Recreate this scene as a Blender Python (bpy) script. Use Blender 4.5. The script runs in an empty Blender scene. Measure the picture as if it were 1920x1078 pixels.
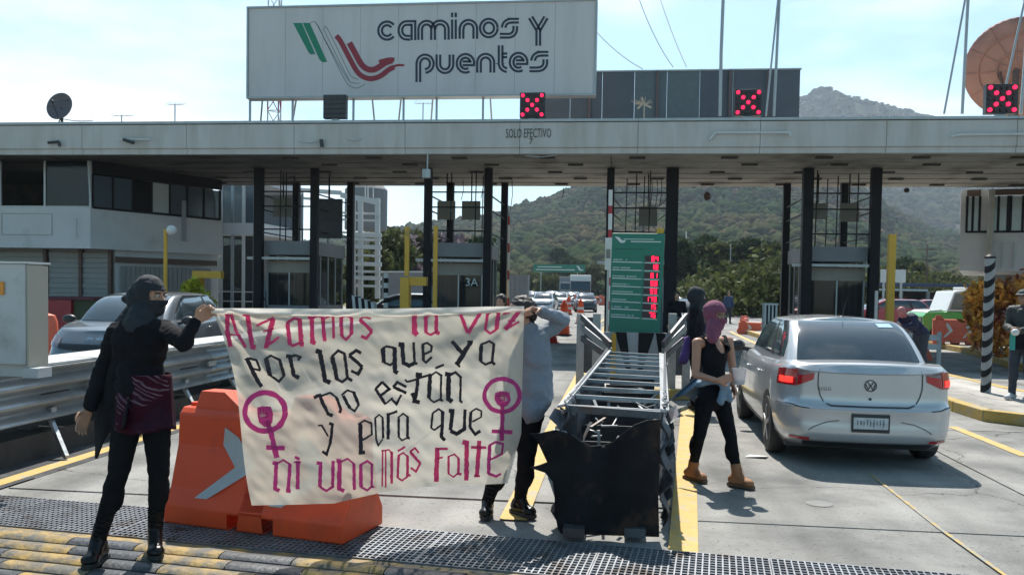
import bpy, bmesh, math, random
import numpy as np
from mathutils import Vector, Matrix, noise as mnoise
R = math.radians
random.seed(7); RNG = np.random.default_rng(11)
S = bpy.context.scene; C = S.collection
# ------------------------------------------------------------ camera
F = 1650.0; YAW = R(6.9); PITCH = R(2.0); ROLL = R(0.95); CH = 1.66; SH = F*math.tan(PITCH)+1.5
_f = Vector((-math.sin(YAW)*math.cos(PITCH), math.cos(YAW)*math.cos(PITCH), -math.sin(PITCH)))
_r0 = Vector((math.cos(YAW), math.sin(YAW), 0)); _u0 = _r0.cross(_f)
_r = _r0*math.cos(ROLL)+_u0*math.sin(ROLL); _u = _u0*math.cos(ROLL)-_r0*math.sin(ROLL)
CP = Vector((0, 0, CH))
cam = bpy.data.cameras.new('camera'); co = bpy.data.objects.new('camera', cam); C.objects.link(co)
m3 = Matrix((_r, _u, -_f)).transposed()
co.matrix_world = Matrix.Translation(CP) @ m3.to_4x4()
cam.sensor_width = 36; cam.lens = F/1920*36; cam.shift_y = SH/1920; cam.clip_start = .05; cam.clip_end = 9000
S.camera = co
# ------------------------------------------------------------ world, sun, exposure
SUN_EL = R(55); SUN_AZ = -YAW      # the sun stands straight ahead of the camera, high
w = bpy.data.worlds.new('World'); S.world = w; w.use_nodes = True
nt = w.node_tree; nt.nodes.clear()
def N(t, typ, **k):
    n = t.nodes.new(typ)
    for a, b in k.items(): setattr(n, a, b)
    return n
sky = N(nt, 'ShaderNodeTexSky', sky_type='NISHITA', sun_disc=False, sun_elevation=SUN_EL, sun_rotation=SUN_AZ,
        altitude=1300, air_density=1.0, dust_density=2.0, ozone_density=1.4)
tc = N(nt, 'ShaderNodeTexCoord'); mp = N(nt, 'ShaderNodeMapping'); mp.inputs['Scale'].default_value = (1, 1, 3.2)
nz = N(nt, 'ShaderNodeTexNoise'); nz.inputs['Scale'].default_value = 1.9; nz.inputs['Detail'].default_value = 7; nz.inputs['Roughness'].default_value = .55
mp.inputs['Location'].default_value = (3.1, 1.4, .35)
rp = N(nt, 'ShaderNodeValToRGB'); rp.color_ramp.elements[0].position = .50; rp.color_ramp.elements[1].position = .70
mx = N(nt, 'ShaderNodeMix', data_type='RGBA'); mx.inputs[7].default_value = (9.6, 10.2, 10.6, 1)
hsv = N(nt, 'ShaderNodeHueSaturation'); hsv.inputs['Hue'].default_value = .468; hsv.inputs['Saturation'].default_value = 1.15; hsv.inputs['Value'].default_value = 1.12
bg = N(nt, 'ShaderNodeBackground'); bg.inputs['Strength'].default_value = .084
wo_ = N(nt, 'ShaderNodeOutputWorld'); L = nt.links.new
L(tc.outputs['Generated'], mp.inputs[0]); L(mp.outputs[0], nz.inputs['Vector'])
# a bank of cloud low in the sky to the left of the toll plaza
nm = N(nt, 'ShaderNodeVectorMath', operation='NORMALIZE'); L(tc.outputs['Generated'], nm.inputs[0]); dt = N(nt, 'ShaderNodeVectorMath', operation='DOT_PRODUCT'); cdv = Vector((-.62, .76, .17)).normalized(); dt.inputs[1].default_value = cdv; L(nm.outputs[0], dt.inputs[0])
mr_ = N(nt, 'ShaderNodeMapRange'); mr_.inputs[1].default_value = .90; mr_.inputs[2].default_value = .995; mr_.inputs[3].default_value = -.05; mr_.inputs[4].default_value = .13; L(dt.outputs['Value'], mr_.inputs[0]); ad_ = N(nt, 'ShaderNodeMath', operation='ADD'); L(nz.outputs[0], ad_.inputs[0]); L(mr_.outputs[0], ad_.inputs[1]); L(ad_.outputs[0], rp.inputs[0])
L(sky.outputs[0], hsv.inputs['Color']); L(rp.outputs[0], mx.inputs[0]); L(hsv.outputs[0], mx.inputs[6]); L(mx.outputs[2], bg.inputs[0]); L(bg.outputs[0], wo_.inputs[0])
sl = bpy.data.lights.new('sun', 'SUN'); sl.energy = 5.0; sl.angle = R(.55); sl.color = (1, .95, .87)
so = bpy.data.objects.new('sun', sl); C.objects.link(so)
sd = Vector((-math.sin(YAW)*math.cos(SUN_EL), math.cos(YAW)*math.cos(SUN_EL), math.sin(SUN_EL)))
so.rotation_euler = sd.to_track_quat('Z', 'Y').to_euler(); so.location = (0, 0, 30)
S.view_settings.view_transform = 'Standard'; S.view_settings.look = 'None'
S.view_settings.exposure = 0.86; S.view_settings.gamma = 1; S.view_settings.use_curve_mapping = False
# ------------------------------------------------------------ measuring helpers: photograph pixel -> place in the world
def ray(px, py):
    return (_f + _r*((px-960)/F) + _u*((539+SH-py)/F))
def gp(px, py, z=0.0):
    d = ray(px, py); t = (z-CH)/d.z; return CP+d*t
def at(px, py, Y):
    d = ray(px, py); return CP+d*(Y/d.y)
def atd(px, py, dep):
    return CP+ray(px, py)*dep
def hor(px, py): return 540.5+.0166*(px-960)
def onplane(px, py, p, n):
    d = ray(px, py); return CP+d*((p-CP).dot(n)/d.dot(n))
# ------------------------------------------------------------ materials
MC = {}
def mat(name, col, rough=.6, metal=0, var=.1, sc=5, bump=0, bs=60, col2=None, sc2=1.5, thr=.55, soft=.08,
        island=False, trans=0, emit=0, spec=.5, coat=0, stretch=None, ivar=.4):
    if name in MC: return MC[name]
    m = bpy.data.materials.new(name); m.use_nodes = True; t = m.node_tree; b = t.nodes['Principled BSDF']; L = t.links.new
    out = t.nodes['Material Output']
    b.inputs['Roughness'].default_value = rough; b.inputs['Metallic'].default_value = metal
    b.inputs['Specular IOR Level'].default_value = spec; b.inputs['Coat Weight'].default_value = coat; b.inputs['Coat Roughness'].default_value = .08
    tc = N(t, 'ShaderNodeTexCoord'); src = tc.outputs['Object']
    if stretch:
        mp = N(t, 'ShaderNodeMapping'); mp.inputs['Scale'].default_value = stretch; L(src, mp.inputs[0]); src = mp.outputs[0]
    n1 = N(t, 'ShaderNodeTexNoise'); n1.inputs['Scale'].default_value = sc; n1.inputs['Detail'].default_value = 6; n1.inputs['Roughness'].default_value = .65; L(src, n1.inputs['Vector'])
    rr = N(t, 'ShaderNodeMapRange'); rr.inputs[1].default_value = .3; rr.inputs[2].default_value = .7; L(n1.outputs[0], rr.inputs[0])
    a = N(t, 'ShaderNodeMix', data_type='RGBA'); L(rr.outputs[0], a.inputs[0])
    a.inputs[6].default_value = [c*(1-var) for c in col]+[1]; a.inputs[7].default_value = [min(1, c*(1+var)) for c in col]+[1]
    o = a.outputs[2]
    if col2:
        n2 = N(t, 'ShaderNodeTexNoise'); n2.inputs['Scale'].default_value = sc2; n2.inputs['Detail'].default_value = 9; n2.inputs['Roughness'].default_value = .6; L(src, n2.inputs['Vector'])
        r2 = N(t, 'ShaderNodeMapRange'); r2.inputs[1].default_value = thr-soft; r2.inputs[2].default_value = thr+soft; L(n2.outputs[0], r2.inputs[0])
        c = N(t, 'ShaderNodeMix', data_type='RGBA'); L(r2.outputs[0], c.inputs[0]); L(o, c.inputs[6]); c.inputs[7].default_value = list(col2)+[1]; o = c.outputs[2]
    if island:
        g = N(t, 'ShaderNodeNewGeometry'); r3 = N(t, 'ShaderNodeMapRange'); r3.inputs[3].default_value = 1-ivar; r3.inputs[4].default_value = 1+ivar
        L(g.outputs['Random Per Island'], r3.inputs[0])
        v = N(t, 'ShaderNodeVectorMath', operation='SCALE'); L(o, v.inputs[0]); L(r3.outputs[0], v.inputs['Scale']); o = v.outputs[0]
    L(o, b.inputs['Base Color'])
    if bump:
        n4 = N(t, 'ShaderNodeTexNoise'); n4.inputs['Scale'].default_value = bs; n4.inputs['Detail'].default_value = 4; L(src, n4.inputs['Vector'])
        bp = N(t, 'ShaderNodeBump'); bp.inputs['Strength'].default_value = bump; bp.inputs['Distance'].default_value = .02; L(n4.outputs[0], bp.inputs['Height']); L(bp.outputs[0], b.inputs['Normal'])
    if emit:
        L(o, b.inputs['Emission Color']); b.inputs['Emission Strength'].default_value = emit
    if trans:
        tr = N(t, 'ShaderNodeBsdfTranslucent'); L(o, tr.inputs[0]); ms = N(t, 'ShaderNodeMixShader'); ms.inputs[0].default_value = trans
        L(b.outputs[0], ms.inputs[1]); L(tr.outputs[0], ms.inputs[2]); L(ms.outputs[0], out.inputs[0])
    MC[name] = m; return m
def glassmat(name, col, alpha=.75, rough=.04):
    if name in MC: return MC[name]
    m = bpy.data.materials.new(name); m.use_nodes = True; t = m.node_tree; b = t.nodes['Principled BSDF']; L = t.links.new
    b.inputs['Base Color'].default_value = list(col)+[1]; b.inputs['Roughness'].default_value = rough; b.inputs['Specular IOR Level'].default_value = .45
    tr = N(t, 'ShaderNodeBsdfTransparent'); tr.inputs[0].default_value = (.75, .82, .82, 1); ms = N(t, 'ShaderNodeMixShader'); ms.inputs[0].default_value = alpha
    L(tr.outputs[0], ms.inputs[1]); L(b.outputs[0], ms.inputs[2]); L(ms.outputs[0], t.nodes['Material Output'].inputs[0])
    MC[name] = m; return m
concrete = mat('concrete', (.255, .25, .235), .9, var=.16, sc=1.3, bump=.5, bs=45, col2=(.13, .13, .126), sc2=.7, thr=.55, soft=.09)
# hairline cracks, tyre-dark streaks and grit for the carriageway
def dirty_road(m):
    t = m.node_tree; L = t.links.new; b = t.nodes['Principled BSDF']; src = b.inputs['Base Color'].links[0].from_socket
    g = N(t, 'ShaderNodeNewGeometry')
    nz = N(t, 'ShaderNodeTexNoise'); nz.inputs['Scale'].default_value = 1.2; nz.inputs['Detail'].default_value = 5; L(g.outputs['Position'], nz.inputs['Vector'])
    ad = N(t, 'ShaderNodeVectorMath', operation='MULTIPLY_ADD'); L(nz.outputs['Color'], ad.inputs[0]); ad.inputs[1].default_value = (1.1, 1.1, 0); L(g.outputs['Position'], ad.inputs[2])
    vo = N(t, 'ShaderNodeTexVoronoi', feature='DISTANCE_TO_EDGE'); vo.inputs['Scale'].default_value = .21; L(ad.outputs[0], vo.inputs['Vector'])
    mr = N(t, 'ShaderNodeMapRange'); mr.inputs[1].default_value = .0006; mr.inputs[2].default_value = .0026; mr.inputs[3].default_value = .42; mr.inputs[4].default_value = 1; L(vo.outputs[0], mr.inputs[0])
    mp = N(t, 'ShaderNodeMapping'); mp.inputs['Scale'].default_value = (1.5, .10, 1); L(g.outputs['Position'], mp.inputs[0])
    n2 = N(t, 'ShaderNodeTexNoise'); n2.inputs['Scale'].default_value = 1; n2.inputs['Detail'].default_value = 6; L(mp.outputs[0], n2.inputs['Vector'])
    m2 = N(t, 'ShaderNodeMapRange'); m2.inputs[1].default_value = .35; m2.inputs[2].default_value = .65; m2.inputs[3].default_value = .64; m2.inputs[4].default_value = 1.12; L(n2.outputs[0], m2.inputs[0])
    n3 = N(t, 'ShaderNodeTexNoise'); n3.inputs['Scale'].default_value = 38; n3.inputs['Detail'].default_value = 3; L(g.outputs['Position'], n3.inputs['Vector'])
    m3 = N(t, 'ShaderNodeMapRange'); m3.inputs[1].default_value = .62; m3.inputs[2].default_value = .70; m3.inputs[3].default_value = 1; m3.inputs[4].default_value = .48; L(n3.outputs[0], m3.inputs[0])
    a = N(t, 'ShaderNodeMath', operation='MULTIPLY'); L(mr.outputs[0], a.inputs[0]); L(m2.outputs[0], a.inputs[1])
    c = N(t, 'ShaderNodeMath', operation='MULTIPLY'); L(a.outputs[0], c.inputs[0]); L(m3.outputs[0], c.inputs[1])
    v = N(t, 'ShaderNodeVectorMath', operation='SCALE'); L(src, v.inputs[0]); L(c.outputs[0], v.inputs['Scale']); L(v.outputs[0], b.inputs['Base Color'])
dirty_road(concrete)
asphalt = mat('asphalt', (.11, .11, .11), .92, var=.2, sc=3, bump=.5, bs=80)
yellow_paint = mat('yellow_paint', (.48, .32, .09), .75, var=.12, sc=6, col2=(.33, .30, .22), sc2=7, thr=.58, soft=.05, bump=.2)
black_paint = mat('black_paint', (.035, .037, .042), .5, var=.3, sc=8)
post_black = mat('post_black', (.008, .008, .011), .6, spec=.25, var=.3, sc=4)
white_paint = mat('white_paint', (.58, .58, .57), .6, var=.06, sc=2, col2=(.42, .41, .38), sc2=2.5, thr=.66)
white_wall = mat('white_wall', (.52, .53, .545), .85, var=.06, sc=1.5, bump=.1, bs=20, col2=(.40, .40, .40), sc2=.9, thr=.64)
dirty_white = mat('dirty_white', (.36, .36, .34), .7, var=.08, sc=2, col2=(.33, .31, .27), sc2=1.7, thr=.63)
galv = mat('galvanised', (.34, .36, .37), .42, .75, var=.14, sc=7, bump=.12, bs=20, col2=(.24, .21, .18), sc2=3, thr=.68)
galv_dark = mat('scorched_shaded_steel', (.09, .10, .115), .5, .6, var=.35, sc=6, col2=(.09, .06, .05), sc2=4, thr=.6)  # burnt steel; also carries the shade painted on the barrier flare
alu = mat('aluminium', (.38, .40, .41), .45, .6, var=.1)
rust_soot = mat('burnt_sheet', (.007, .007, .010), .7, 0, spec=.22, var=.4, sc=5, bump=.25, bs=9, col2=(.055, .032, .024), sc2=3.5, thr=.60, soft=.06)
orange = mat('orange_plastic', (.72, .085, .020), .42, var=.07, sc=3, bump=.06, bs=14, col2=(.50, .07, .03), sc2=2.6, thr=.66, soft=.1, trans=.12)
orange_far = mat('faded_orange', (.66, .13, .07), .5, var=.12, sc=3)
reflect_grey = mat('reflective_grey', (.40, .43, .46), .4, .2, var=.1, sc=6, col2=(.2, .2, .2), sc2=9, thr=.7)
green_sign = mat('green_sign', (.012, .17, .115), .45, var=.08, sc=3)
sign_white = mat('sign_white', (.62, .66, .66), .5, var=.05)
rubber = mat('rubber', (.02, .02, .021), .75, var=.25, sc=12, bump=.2)
dark_glass = mat('dark_glass', (.012, .015, .018), .06, var=.1, spec=.7)
red_led = mat('red_led', (1, .012, .07), .5, emit=1.3, var=0)
led_off = mat('led_off', (.03, .012, .016), .4)
yellow_steel = mat('yellow_steel', (.58, .33, .03), .5, var=.1, sc=4, col2=(.30, .20, .06), sc2=4, thr=.66)
red_paint = mat('red_paint', (.33, .02, .03), .45, var=.15)
brown_steel = mat('brown_steel', (.10, .06, .05), .6)
skin = mat('skin', (.42, .23, .15), .5, var=.06, sc=20, bump=.05, bs=200)
skin_dark = mat('skin_dark', (.28, .15, .10), .5, var=.06, sc=20)
black_cloth = mat('black_cloth', (.008, .008, .011), .92, spec=.2, var=.25, sc=12, bump=.5, bs=14)
legging_cloth = mat('legging_cloth', (.007, .007, .009), .92, spec=.2, var=.3, sc=14, bump=.45, bs=11)
leather = mat('black_leather', (.004, .004, .004), .3, spec=.32, var=.3, sc=20, bump=.25, bs=30)
tan_leather = mat('tan_leather', (.30, .13, .055), .7, var=.15, sc=15, bump=.2, bs=40)
# ------------------------------------------------------------ mesh builder
WO = {}
def V3(p): return Vector((p[0], p[1], p[2]))
class MB:
    def __init__(s): s.v = []; s.f = []; s.mi = []
    def add(s, vs, fs, m=0):
        o = len(s.v); s.v += [tuple(v) for v in vs]; s.f += [tuple(i+o for i in f) for f in fs]; s.mi += [m]*len(fs); return s
    def bx(s, x0, x1, y0, y1, z0, z1, m=0):
        return s.add([(x0, y0, z0), (x1, y0, z0), (x1, y1, z0), (x0, y1, z0), (x0, y0, z1), (x1, y0, z1), (x1, y1, z1), (x0, y1, z1)],
                     [(0, 3, 2, 1), (4, 5, 6, 7), (0, 1, 5, 4), (1, 2, 6, 5), (2, 3, 7, 6), (3, 0, 4, 7)], m)
    def bar(s, p0, p1, w, h=None, up=(0, 0, 1), m=0):
        p0 = V3(p0); p1 = V3(p1); d = (p1-p0).normalized(); u = V3(up)
        if abs(d.dot(u)) > .98: u = Vector((0, 1, 0))
        a = d.cross(u).normalized(); b = a.cross(d).normalized(); h = h or w; a *= w/2; b *= h/2
        vs = [p+i*a+j*b for p in (p0, p1) for i, j in ((-1, -1), (1, -1), (1, 1), (-1, 1))]
        return s.add(vs, [(0, 1, 2, 3), (7, 6, 5, 4), (0, 4, 5, 1), (1, 5, 6, 2), (2, 6, 7, 3), (3, 7, 4, 0)], m)
    def cyl(s, p0, p1, r0, r1=None, n=12, m=0):
        p0 = V3(p0); p1 = V3(p1); r1 = r0 if r1 is None else r1
        d = (p1-p0).normalized(); u = Vector((0, 0, 1)) if abs(d.z) < .9 else Vector((1, 0, 0)); a = d.cross(u).normalized(); b = d.cross(a)
        vs = []
        for p, r in ((p0, r0), (p1, r1)):
            for k in range(n):
                t = 2*math.pi*k/n; vs.append(p+a*r*math.cos(t)+b*r*math.sin(t))
        fs = [(k, (k+1) % n, n+(k+1) % n, n+k) for k in range(n)]+[tuple(range(n))[::-1], tuple(range(n, 2*n))]
        return s.add(vs, fs, m)
    def tube(s, pts, r, n=8, m=0):
        for a, b in zip(pts[:-1], pts[1:]): s.cyl(a, b, r, n=n, m=m)
        return s
    def lathe(s, prof, c=(0, 0, 0), n=20, m=0, axis='z', cap=True):
        vs = []; fs = []; c = V3(c)
        for r, h in prof:
            for k in range(n):
                t = 2*math.pi*k/n; x, y = r*math.cos(t), r*math.sin(t)
                vs.append(c+(Vector((x, y, h)) if axis == 'z' else Vector((h, x, y)) if axis == 'x' else Vector((x, h, y))))
        for i in range(len(prof)-1):
            for k in range(n): fs.append((i*n+k, i*n+(k+1) % n, (i+1)*n+(k+1) % n, (i+1)*n+k))
        if cap:
            fs.append(tuple(range(n))[::-1]); fs.append(tuple((len(prof)-1)*n+k for k in range(n)))
        return s.add(vs, fs, m)
    def prism(s, poly, vec, m=0):
        n = len(poly); vec = V3(vec); vs = [V3(p) for p in poly]; vs += [v+vec for v in vs]
        fs = [tuple(range(n))[::-1], tuple(range(n, 2*n))]+[(k, (k+1) % n, n+(k+1) % n, n+k) for k in range(n)]
        return s.add(vs, fs, m)
    def poly(s, pts, m=0): return s.add(pts, [tuple(range(len(pts)))], m)
    def grid(s, fn, nu, nv, m=0):
        vs = [fn(i/nu, j/nv) for i in range(nu+1) for j in range(nv+1)]
        fs = [(i*(nv+1)+j, (i+1)*(nv+1)+j, (i+1)*(nv+1)+j+1, i*(nv+1)+j+1) for i in range(nu) for j in range(nv)]
        return s.add(vs, fs, m)
    def ball(s, c, r, nu=12, nv=8, m=0, rot=None):
        if not hasattr(r, '__len__'): r = (r, r, r)
        vs = []; fs = []; c = V3(c)
        for j in range(1, nv):
            ph = math.pi*j/nv
            for i in range(nu):
                t = 2*math.pi*i/nu; p = Vector((r[0]*math.sin(ph)*math.cos(t), r[1]*math.sin(ph)*math.sin(t), r[2]*math.cos(ph)))
                vs.append(c+(rot @ p if rot else p))
        top = Vector((0, 0, r[2])); vs.append(c+(rot @ top if rot else top)); vs.append(c-(rot @ top if rot else top)); T = len(vs)-2
        for j in range(nv-2):
            for i in range(nu): fs.append((j*nu+i, (j+1)*nu+i, (j+1)*nu+(i+1) % nu, j*nu+(i+1) % nu))
        for i in range(nu):
            fs.append((T, i, (i+1) % nu)); fs.append((T+1, (nv-2)*nu+(i+1) % nu, (nv-2)*nu+i))
        return s.add(vs, fs, m)
    def build(s, name, m, parent=None, loc=None, smooth=False, bevel=0, recalc=True, solid=0, sub=0):
        off = Vector((0, 0, 0))
        if parent is not None and parent.name in WO: off = WO[parent.name]
        elif loc is not None and parent is None: off = V3(loc)
        me = bpy.data.meshes.new(name); me.from_pydata([(v[0]-off.x, v[1]-off.y, v[2]-off.z) for v in s.v], [], s.f); me.update()
        for q in (m if isinstance(m, (list, tuple)) else [m]): me.materials.append(q)
        if any(s.mi): me.polygons.foreach_set('material_index', s.mi)
        if recalc and len(s.f) < 30000:
            bm = bmesh.new(); bm.from_mesh(me); bmesh.ops.recalc_face_normals(bm, faces=bm.faces); bm.to_mesh(me); bm.free()
        if smooth:
            me.polygons.foreach_set('use_smooth', [True]*len(me.polygons))
            if smooth != 'all': me.set_sharp_from_angle(angle=R(38))
        o = bpy.data.objects.new(name, me); C.objects.link(o)
        if parent is not None:
            o.parent = parent
            if parent.name in WO: WO[o.name] = WO[parent.name]
        elif loc is not None: o.location = loc; WO[o.name] = V3(loc)
        if bevel:
            b = o.modifiers.new('bevel', 'BEVEL'); b.width = bevel; b.segments = 2; b.limit_method = 'ANGLE'; b.angle_limit = R(40)
        if solid:
            b = o.modifiers.new('solid', 'SOLIDIFY'); b.thickness = solid; b.offset = 0
        return o
def tag(o, label=None, cat=None, group=None, kind=None):
    if label: o['label'] = label
    if cat: o['category'] = cat
    if group: o['group'] = group
    if kind: o['kind'] = kind
    return o
def thing(name, label, cat, loc=(0, 0, 0), rz=0, group=None, world=False):
    o = bpy.data.objects.new(name, None); C.objects.link(o); o.location = loc; o.rotation_euler = (0, 0, rz); o.empty_display_size = .2
    if world: WO[o.name] = V3(loc)      # parts of this thing are given in world coordinates
    return tag(o, label, cat, group)
def dup(root, loc, rz=None, label=None, sc=None, slot=None, group=None):
    def cp(o, par):
        c = o.copy(); C.objects.link(c)
        if par is not None: c.parent = par
        if slot and c.type == 'MESH' and len(c.material_slots):
            for q in c.material_slots:
                if q.material and q.material.name in slot:
                    mm = slot[q.material.name]; q.link = 'OBJECT'; q.material = mm
        for ch in kids.get(o.name, []): cp(ch, c)
        return c
    kids = {}
    def gather(o):
        kids[o.name] = list(o.children)
        for ch in o.children: gather(ch)
    gather(root)
    r = cp(root, None); r.location = loc
    if rz is not None: r.rotation_euler = (0, 0, rz)
    if sc: r.scale = sc if hasattr(sc, '__len__') else (sc, sc, sc)
    if label: r['label'] = label
    if group: r['group'] = group
    return r
def npmesh(name, verts, faces, m, parent=None, nv=3, smooth=False):
    me = bpy.data.meshes.new(name); verts = np.asarray(verts, np.float32); faces = np.asarray(faces, np.int32)
    me.vertices.add(len(verts)); me.vertices.foreach_set('co', verts.ravel())
    me.loops.add(faces.size); me.loops.foreach_set('vertex_index', faces.ravel())
    me.polygons.add(len(faces)); me.polygons.foreach_set('loop_start', np.arange(0, faces.size, nv, dtype=np.int32))
    me.update(calc_edges=True); me.materials.append(m)
    if smooth: me.polygons.foreach_set('use_smooth', [True]*len(faces))
    o = bpy.data.objects.new(name, me); C.objects.link(o)
    if parent is not None: o.parent = parent
    return o
def text(body, size, m, parent, o, xd, ud, name='lettering', extr=.004, width=None, align='LEFT', squash=1):
    cu = bpy.data.curves.new('t', 'FONT'); cu.body = body; cu.size = 1; cu.extrude = 0; cu.align_x = align; cu.resolution_u = 2
    t = bpy.data.objects.new('t', cu); me = bpy.data.meshes.new_from_object(t); bpy.data.objects.remove(t)
    xs = [v.co.x for v in me.vertices]; W = max(xs)-min(xs); sx = size*squash if width is None else width/W
    xd = V3(xd).normalized(); ud = V3(ud).normalized(); nn = xd.cross(ud)
    off = WO[parent.name] if parent is not None and parent.name in WO else Vector((0, 0, 0))
    for v in me.vertices: v.co = V3(o)+xd*(v.co.x*sx)+ud*(v.co.y*size)+nn*extr-off
    me.materials.append(m); ob = bpy.data.objects.new(name, me); C.objects.link(ob)
    if parent is not None: ob.parent = parent
    return ob
def arc(cx, cy, rx, ry, a0, a1, n=14):
    return [(cx+rx*math.cos(R(a0+(a1-a0)*i/n)), cy-ry*math.sin(R(a0+(a1-a0)*i/n))) for i in range(n+1)]
WOB = 0
def ribbon(mb, pts, wd, fn, step=4, off=0, m=0):
    """a painted stroke of width wd along pts, laid on the surface fn(x, y)"""
    q = [Vector(pts[0])]; sd_ = pts[0][0]*.37
    for a, b in zip(pts[:-1], pts[1:]):
        a = Vector(a); b = Vector(b); n = max(1, int((b-a).length/step))
        for i in range(1, n+1): q.append(a+(b-a)*i/n)
    vs = []
    for i, p in enumerate(q):
        d0 = (q[i]-q[i-1]).normalized() if i else (q[1]-q[0]).normalized()
        d1 = (q[i+1]-q[i]).normalized() if i < len(q)-1 else d0
        t = (d0+d1)
        t = t.normalized() if t.length > 1e-4 else d0
        k = 1/max(.5, t.dot(d0)); nn = Vector((-t.y, t.x))
        for s_ in (-.5, .5):
            wb = 1+WOB*mnoise.noise(Vector((i*.45, s_*9, sd_)))
            e = p+nn*((s_*wd*wb)*k+off*k); vs.append(fn(e.x, e.y))
    mb.add(vs, [(2*i, 2*i+1, 2*i+3, 2*i+2) for i in range(len(q)-1)], m)
# ============================================================ GROUND
def sheet(name, poly, z, m, kind='structure'):
    o = MB().poly([(p[0], p[1], z) for p in poly]).build(name, m, recalc=False); tag(o, kind=kind); return o
dirt = mat('dry_ground', (.20, .17, .11), .95, spec=.0, var=.25, sc=.15, col2=(.10, .13, .05), sc2=.03, thr=.5, bump=.3, bs=3)
sheet('ground', [(-4000, -60), (4000, -60), (4000, 6000), (-4000, 6000)], -.06, dirt)
road = sheet('road', [(-24, -6), (26, -6), (26, 62), (14, 110), (22, 420), (8, 420), (-8, 110), (-24, 62)], -.015, concrete)
XL = [-20.7, -18.1, -15.4, -12.75, -10.1, -7.45, -4.83, -2.1, .585, 3.4, 6.2, 9.0, 11.8, 14.6]
for i in range(len(XL)-1):
    for j in range(10):
        y0 = 6.45+j*4.6+(.35 if i % 2 else 0)
        b = MB(); g = .011; h = random.uniform(-.002, .002)
        b.bx(XL[i]+g, XL[i+1]-g, y0+g, y0+4.6-g, -.05, h); b.build('road_slab', concrete, road)
yl = MB()
def band(name, pts, wd, z, m, pieces=1, lab=None):
    b = MB(); P = [Vector(p) for p in pts]
    ribbon(b, [(p.x, p.y) for p in P], wd, lambda x, y: (x, y, z), step=1.0); o = b.build(name, m, recalc=False); tag(o, kind='structure'); return o
def g2(px, py): p = gp(px, py); return (p.x, p.y)
band('yellow_line', [g2(-60, 924), g2(268, 822), g2(445, 765)], .15, .006, yellow_paint)
band('yellow_line', [g2(962, 975), g2(1050, 782), g2(1112, 655)], .20, .006, yellow_paint)
band('yellow_line', [g2(1281, 1036), g2(1287, 850), g2(1290, 765)], .19, .006, yellow_paint)
band('yellow_line', [g2(1628, 886), g2(1760, 990), g2(1900, 1090)], .028, .006, mat('worn_yellow', (.42, .29, .08), .8, var=.15, sc=8, col2=(.25, .245, .22), sc2=9, thr=.50, soft=.05))
band('yellow_line', [g2(1785, 800), g2(1925, 856)], .13, .006, yellow_paint)
band('yellow_line', [g2(1370, 622), g2(1440, 655), g2(1500, 690)], .16, .006, yellow_paint)
band('yellow_line', [g2(1085, 625), g2(1150, 590)], .15, .006, yellow_paint)
# near apron in front of the drain: concrete strip, speed ridges
apron = sheet('apron', [(-9, 2.2), (9, 2.2), (9, 6.5), (-9, 6.5)], -.008, concrete)
# --- drain grating across the lanes (line fitted on the photograph)
A = gp(0, 933); B = gp(1740, 1078); dx = (B-A); dx.z = 0; dx.normalize(); dn = Vector((-dx.y, dx.x, 0)); dn = -dn if dn.y > 0 else dn   # dn: towards the camera
gw = .68; G0 = A-dx*.6
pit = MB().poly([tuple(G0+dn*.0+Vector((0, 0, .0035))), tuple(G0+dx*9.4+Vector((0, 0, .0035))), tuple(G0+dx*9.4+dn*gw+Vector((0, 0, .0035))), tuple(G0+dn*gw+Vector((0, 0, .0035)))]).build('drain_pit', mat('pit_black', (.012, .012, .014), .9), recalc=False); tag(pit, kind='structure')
grate_m = mat('grate_steel', (.22, .23, .25), .5, .5, var=.25, sc=3, col2=(.10, .08, .07), sc2=4, thr=.6)
grate = thing('drain_grating', 'long dark steel drain grating crossing the lanes in front of the orange barrier', 'grating', tuple(G0), 0, world=True)
for k in range(9):
    a0 = G0+dx*(k*1.04+.01); b = MB(); z = Vector((0, 0, .014))
    for i in range(27):
        p = a0+dx*(i*.0395)+z; b.bar(p, p+dn*gw, .009, .02)
    b2 = MB()
    for j in range(15):
        p = a0+dn*(j*gw/14)+z; b.bar(p, p+dx*1.027, .009, .018)
    o = b.build('grate_panel', grate_m, grate, recalc=False)
tag(grate)
# --- ribbed rumble blocks, black and yellow
rib_y = mat('rib_yellow', (.33, .215, .06), .7, var=.15, sc=9, col2=(.10, .095, .08), sc2=7, thr=.47, soft=.1, bump=.4, bs=30)
rib_k = mat('rib_black', (.035, .04, .048), .55, var=.3, sc=6, col2=(.16, .17, .18), sc2=4, thr=.66, bump=.3, bs=30)
rum = thing('speed_ridges', 'black and yellow ribbed speed ridges along the bottom left of the road', 'speed bump', tuple(G0), 0, world=True)
def ridge(p, ln, wd, h, m):
    b = MB(); ns = 7
    def fn(u, v):
        t = math.pi*v; q = p+dx*(ln*u)+dn*(wd*(.5-.5*math.cos(t)))+Vector((0, 0, h*math.sin(t)**.7)); return q+dn*(.006*mnoise.noise(q*6))
    b.grid(fn, 4, ns); b.build('ridge_block', m, rum, smooth=True, recalc=False)
for r_ in range(9):
    d0 = gw+.12+r_*.165; n = 9
    off = -.25-.33*r_
    x = off
    k = r_
    while x < 4.75-.18*r_:
        ln = .58 if k % 2 == 0 else .47
        if x+ln > -.4: ridge(G0+dx*(x+.6)+dn*d0, ln-.008, .142, .044, rib_y if k % 2 == 0 else rib_k)
        x += ln; k += 1
p0 = G0+dn*(gw+.01)
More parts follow.
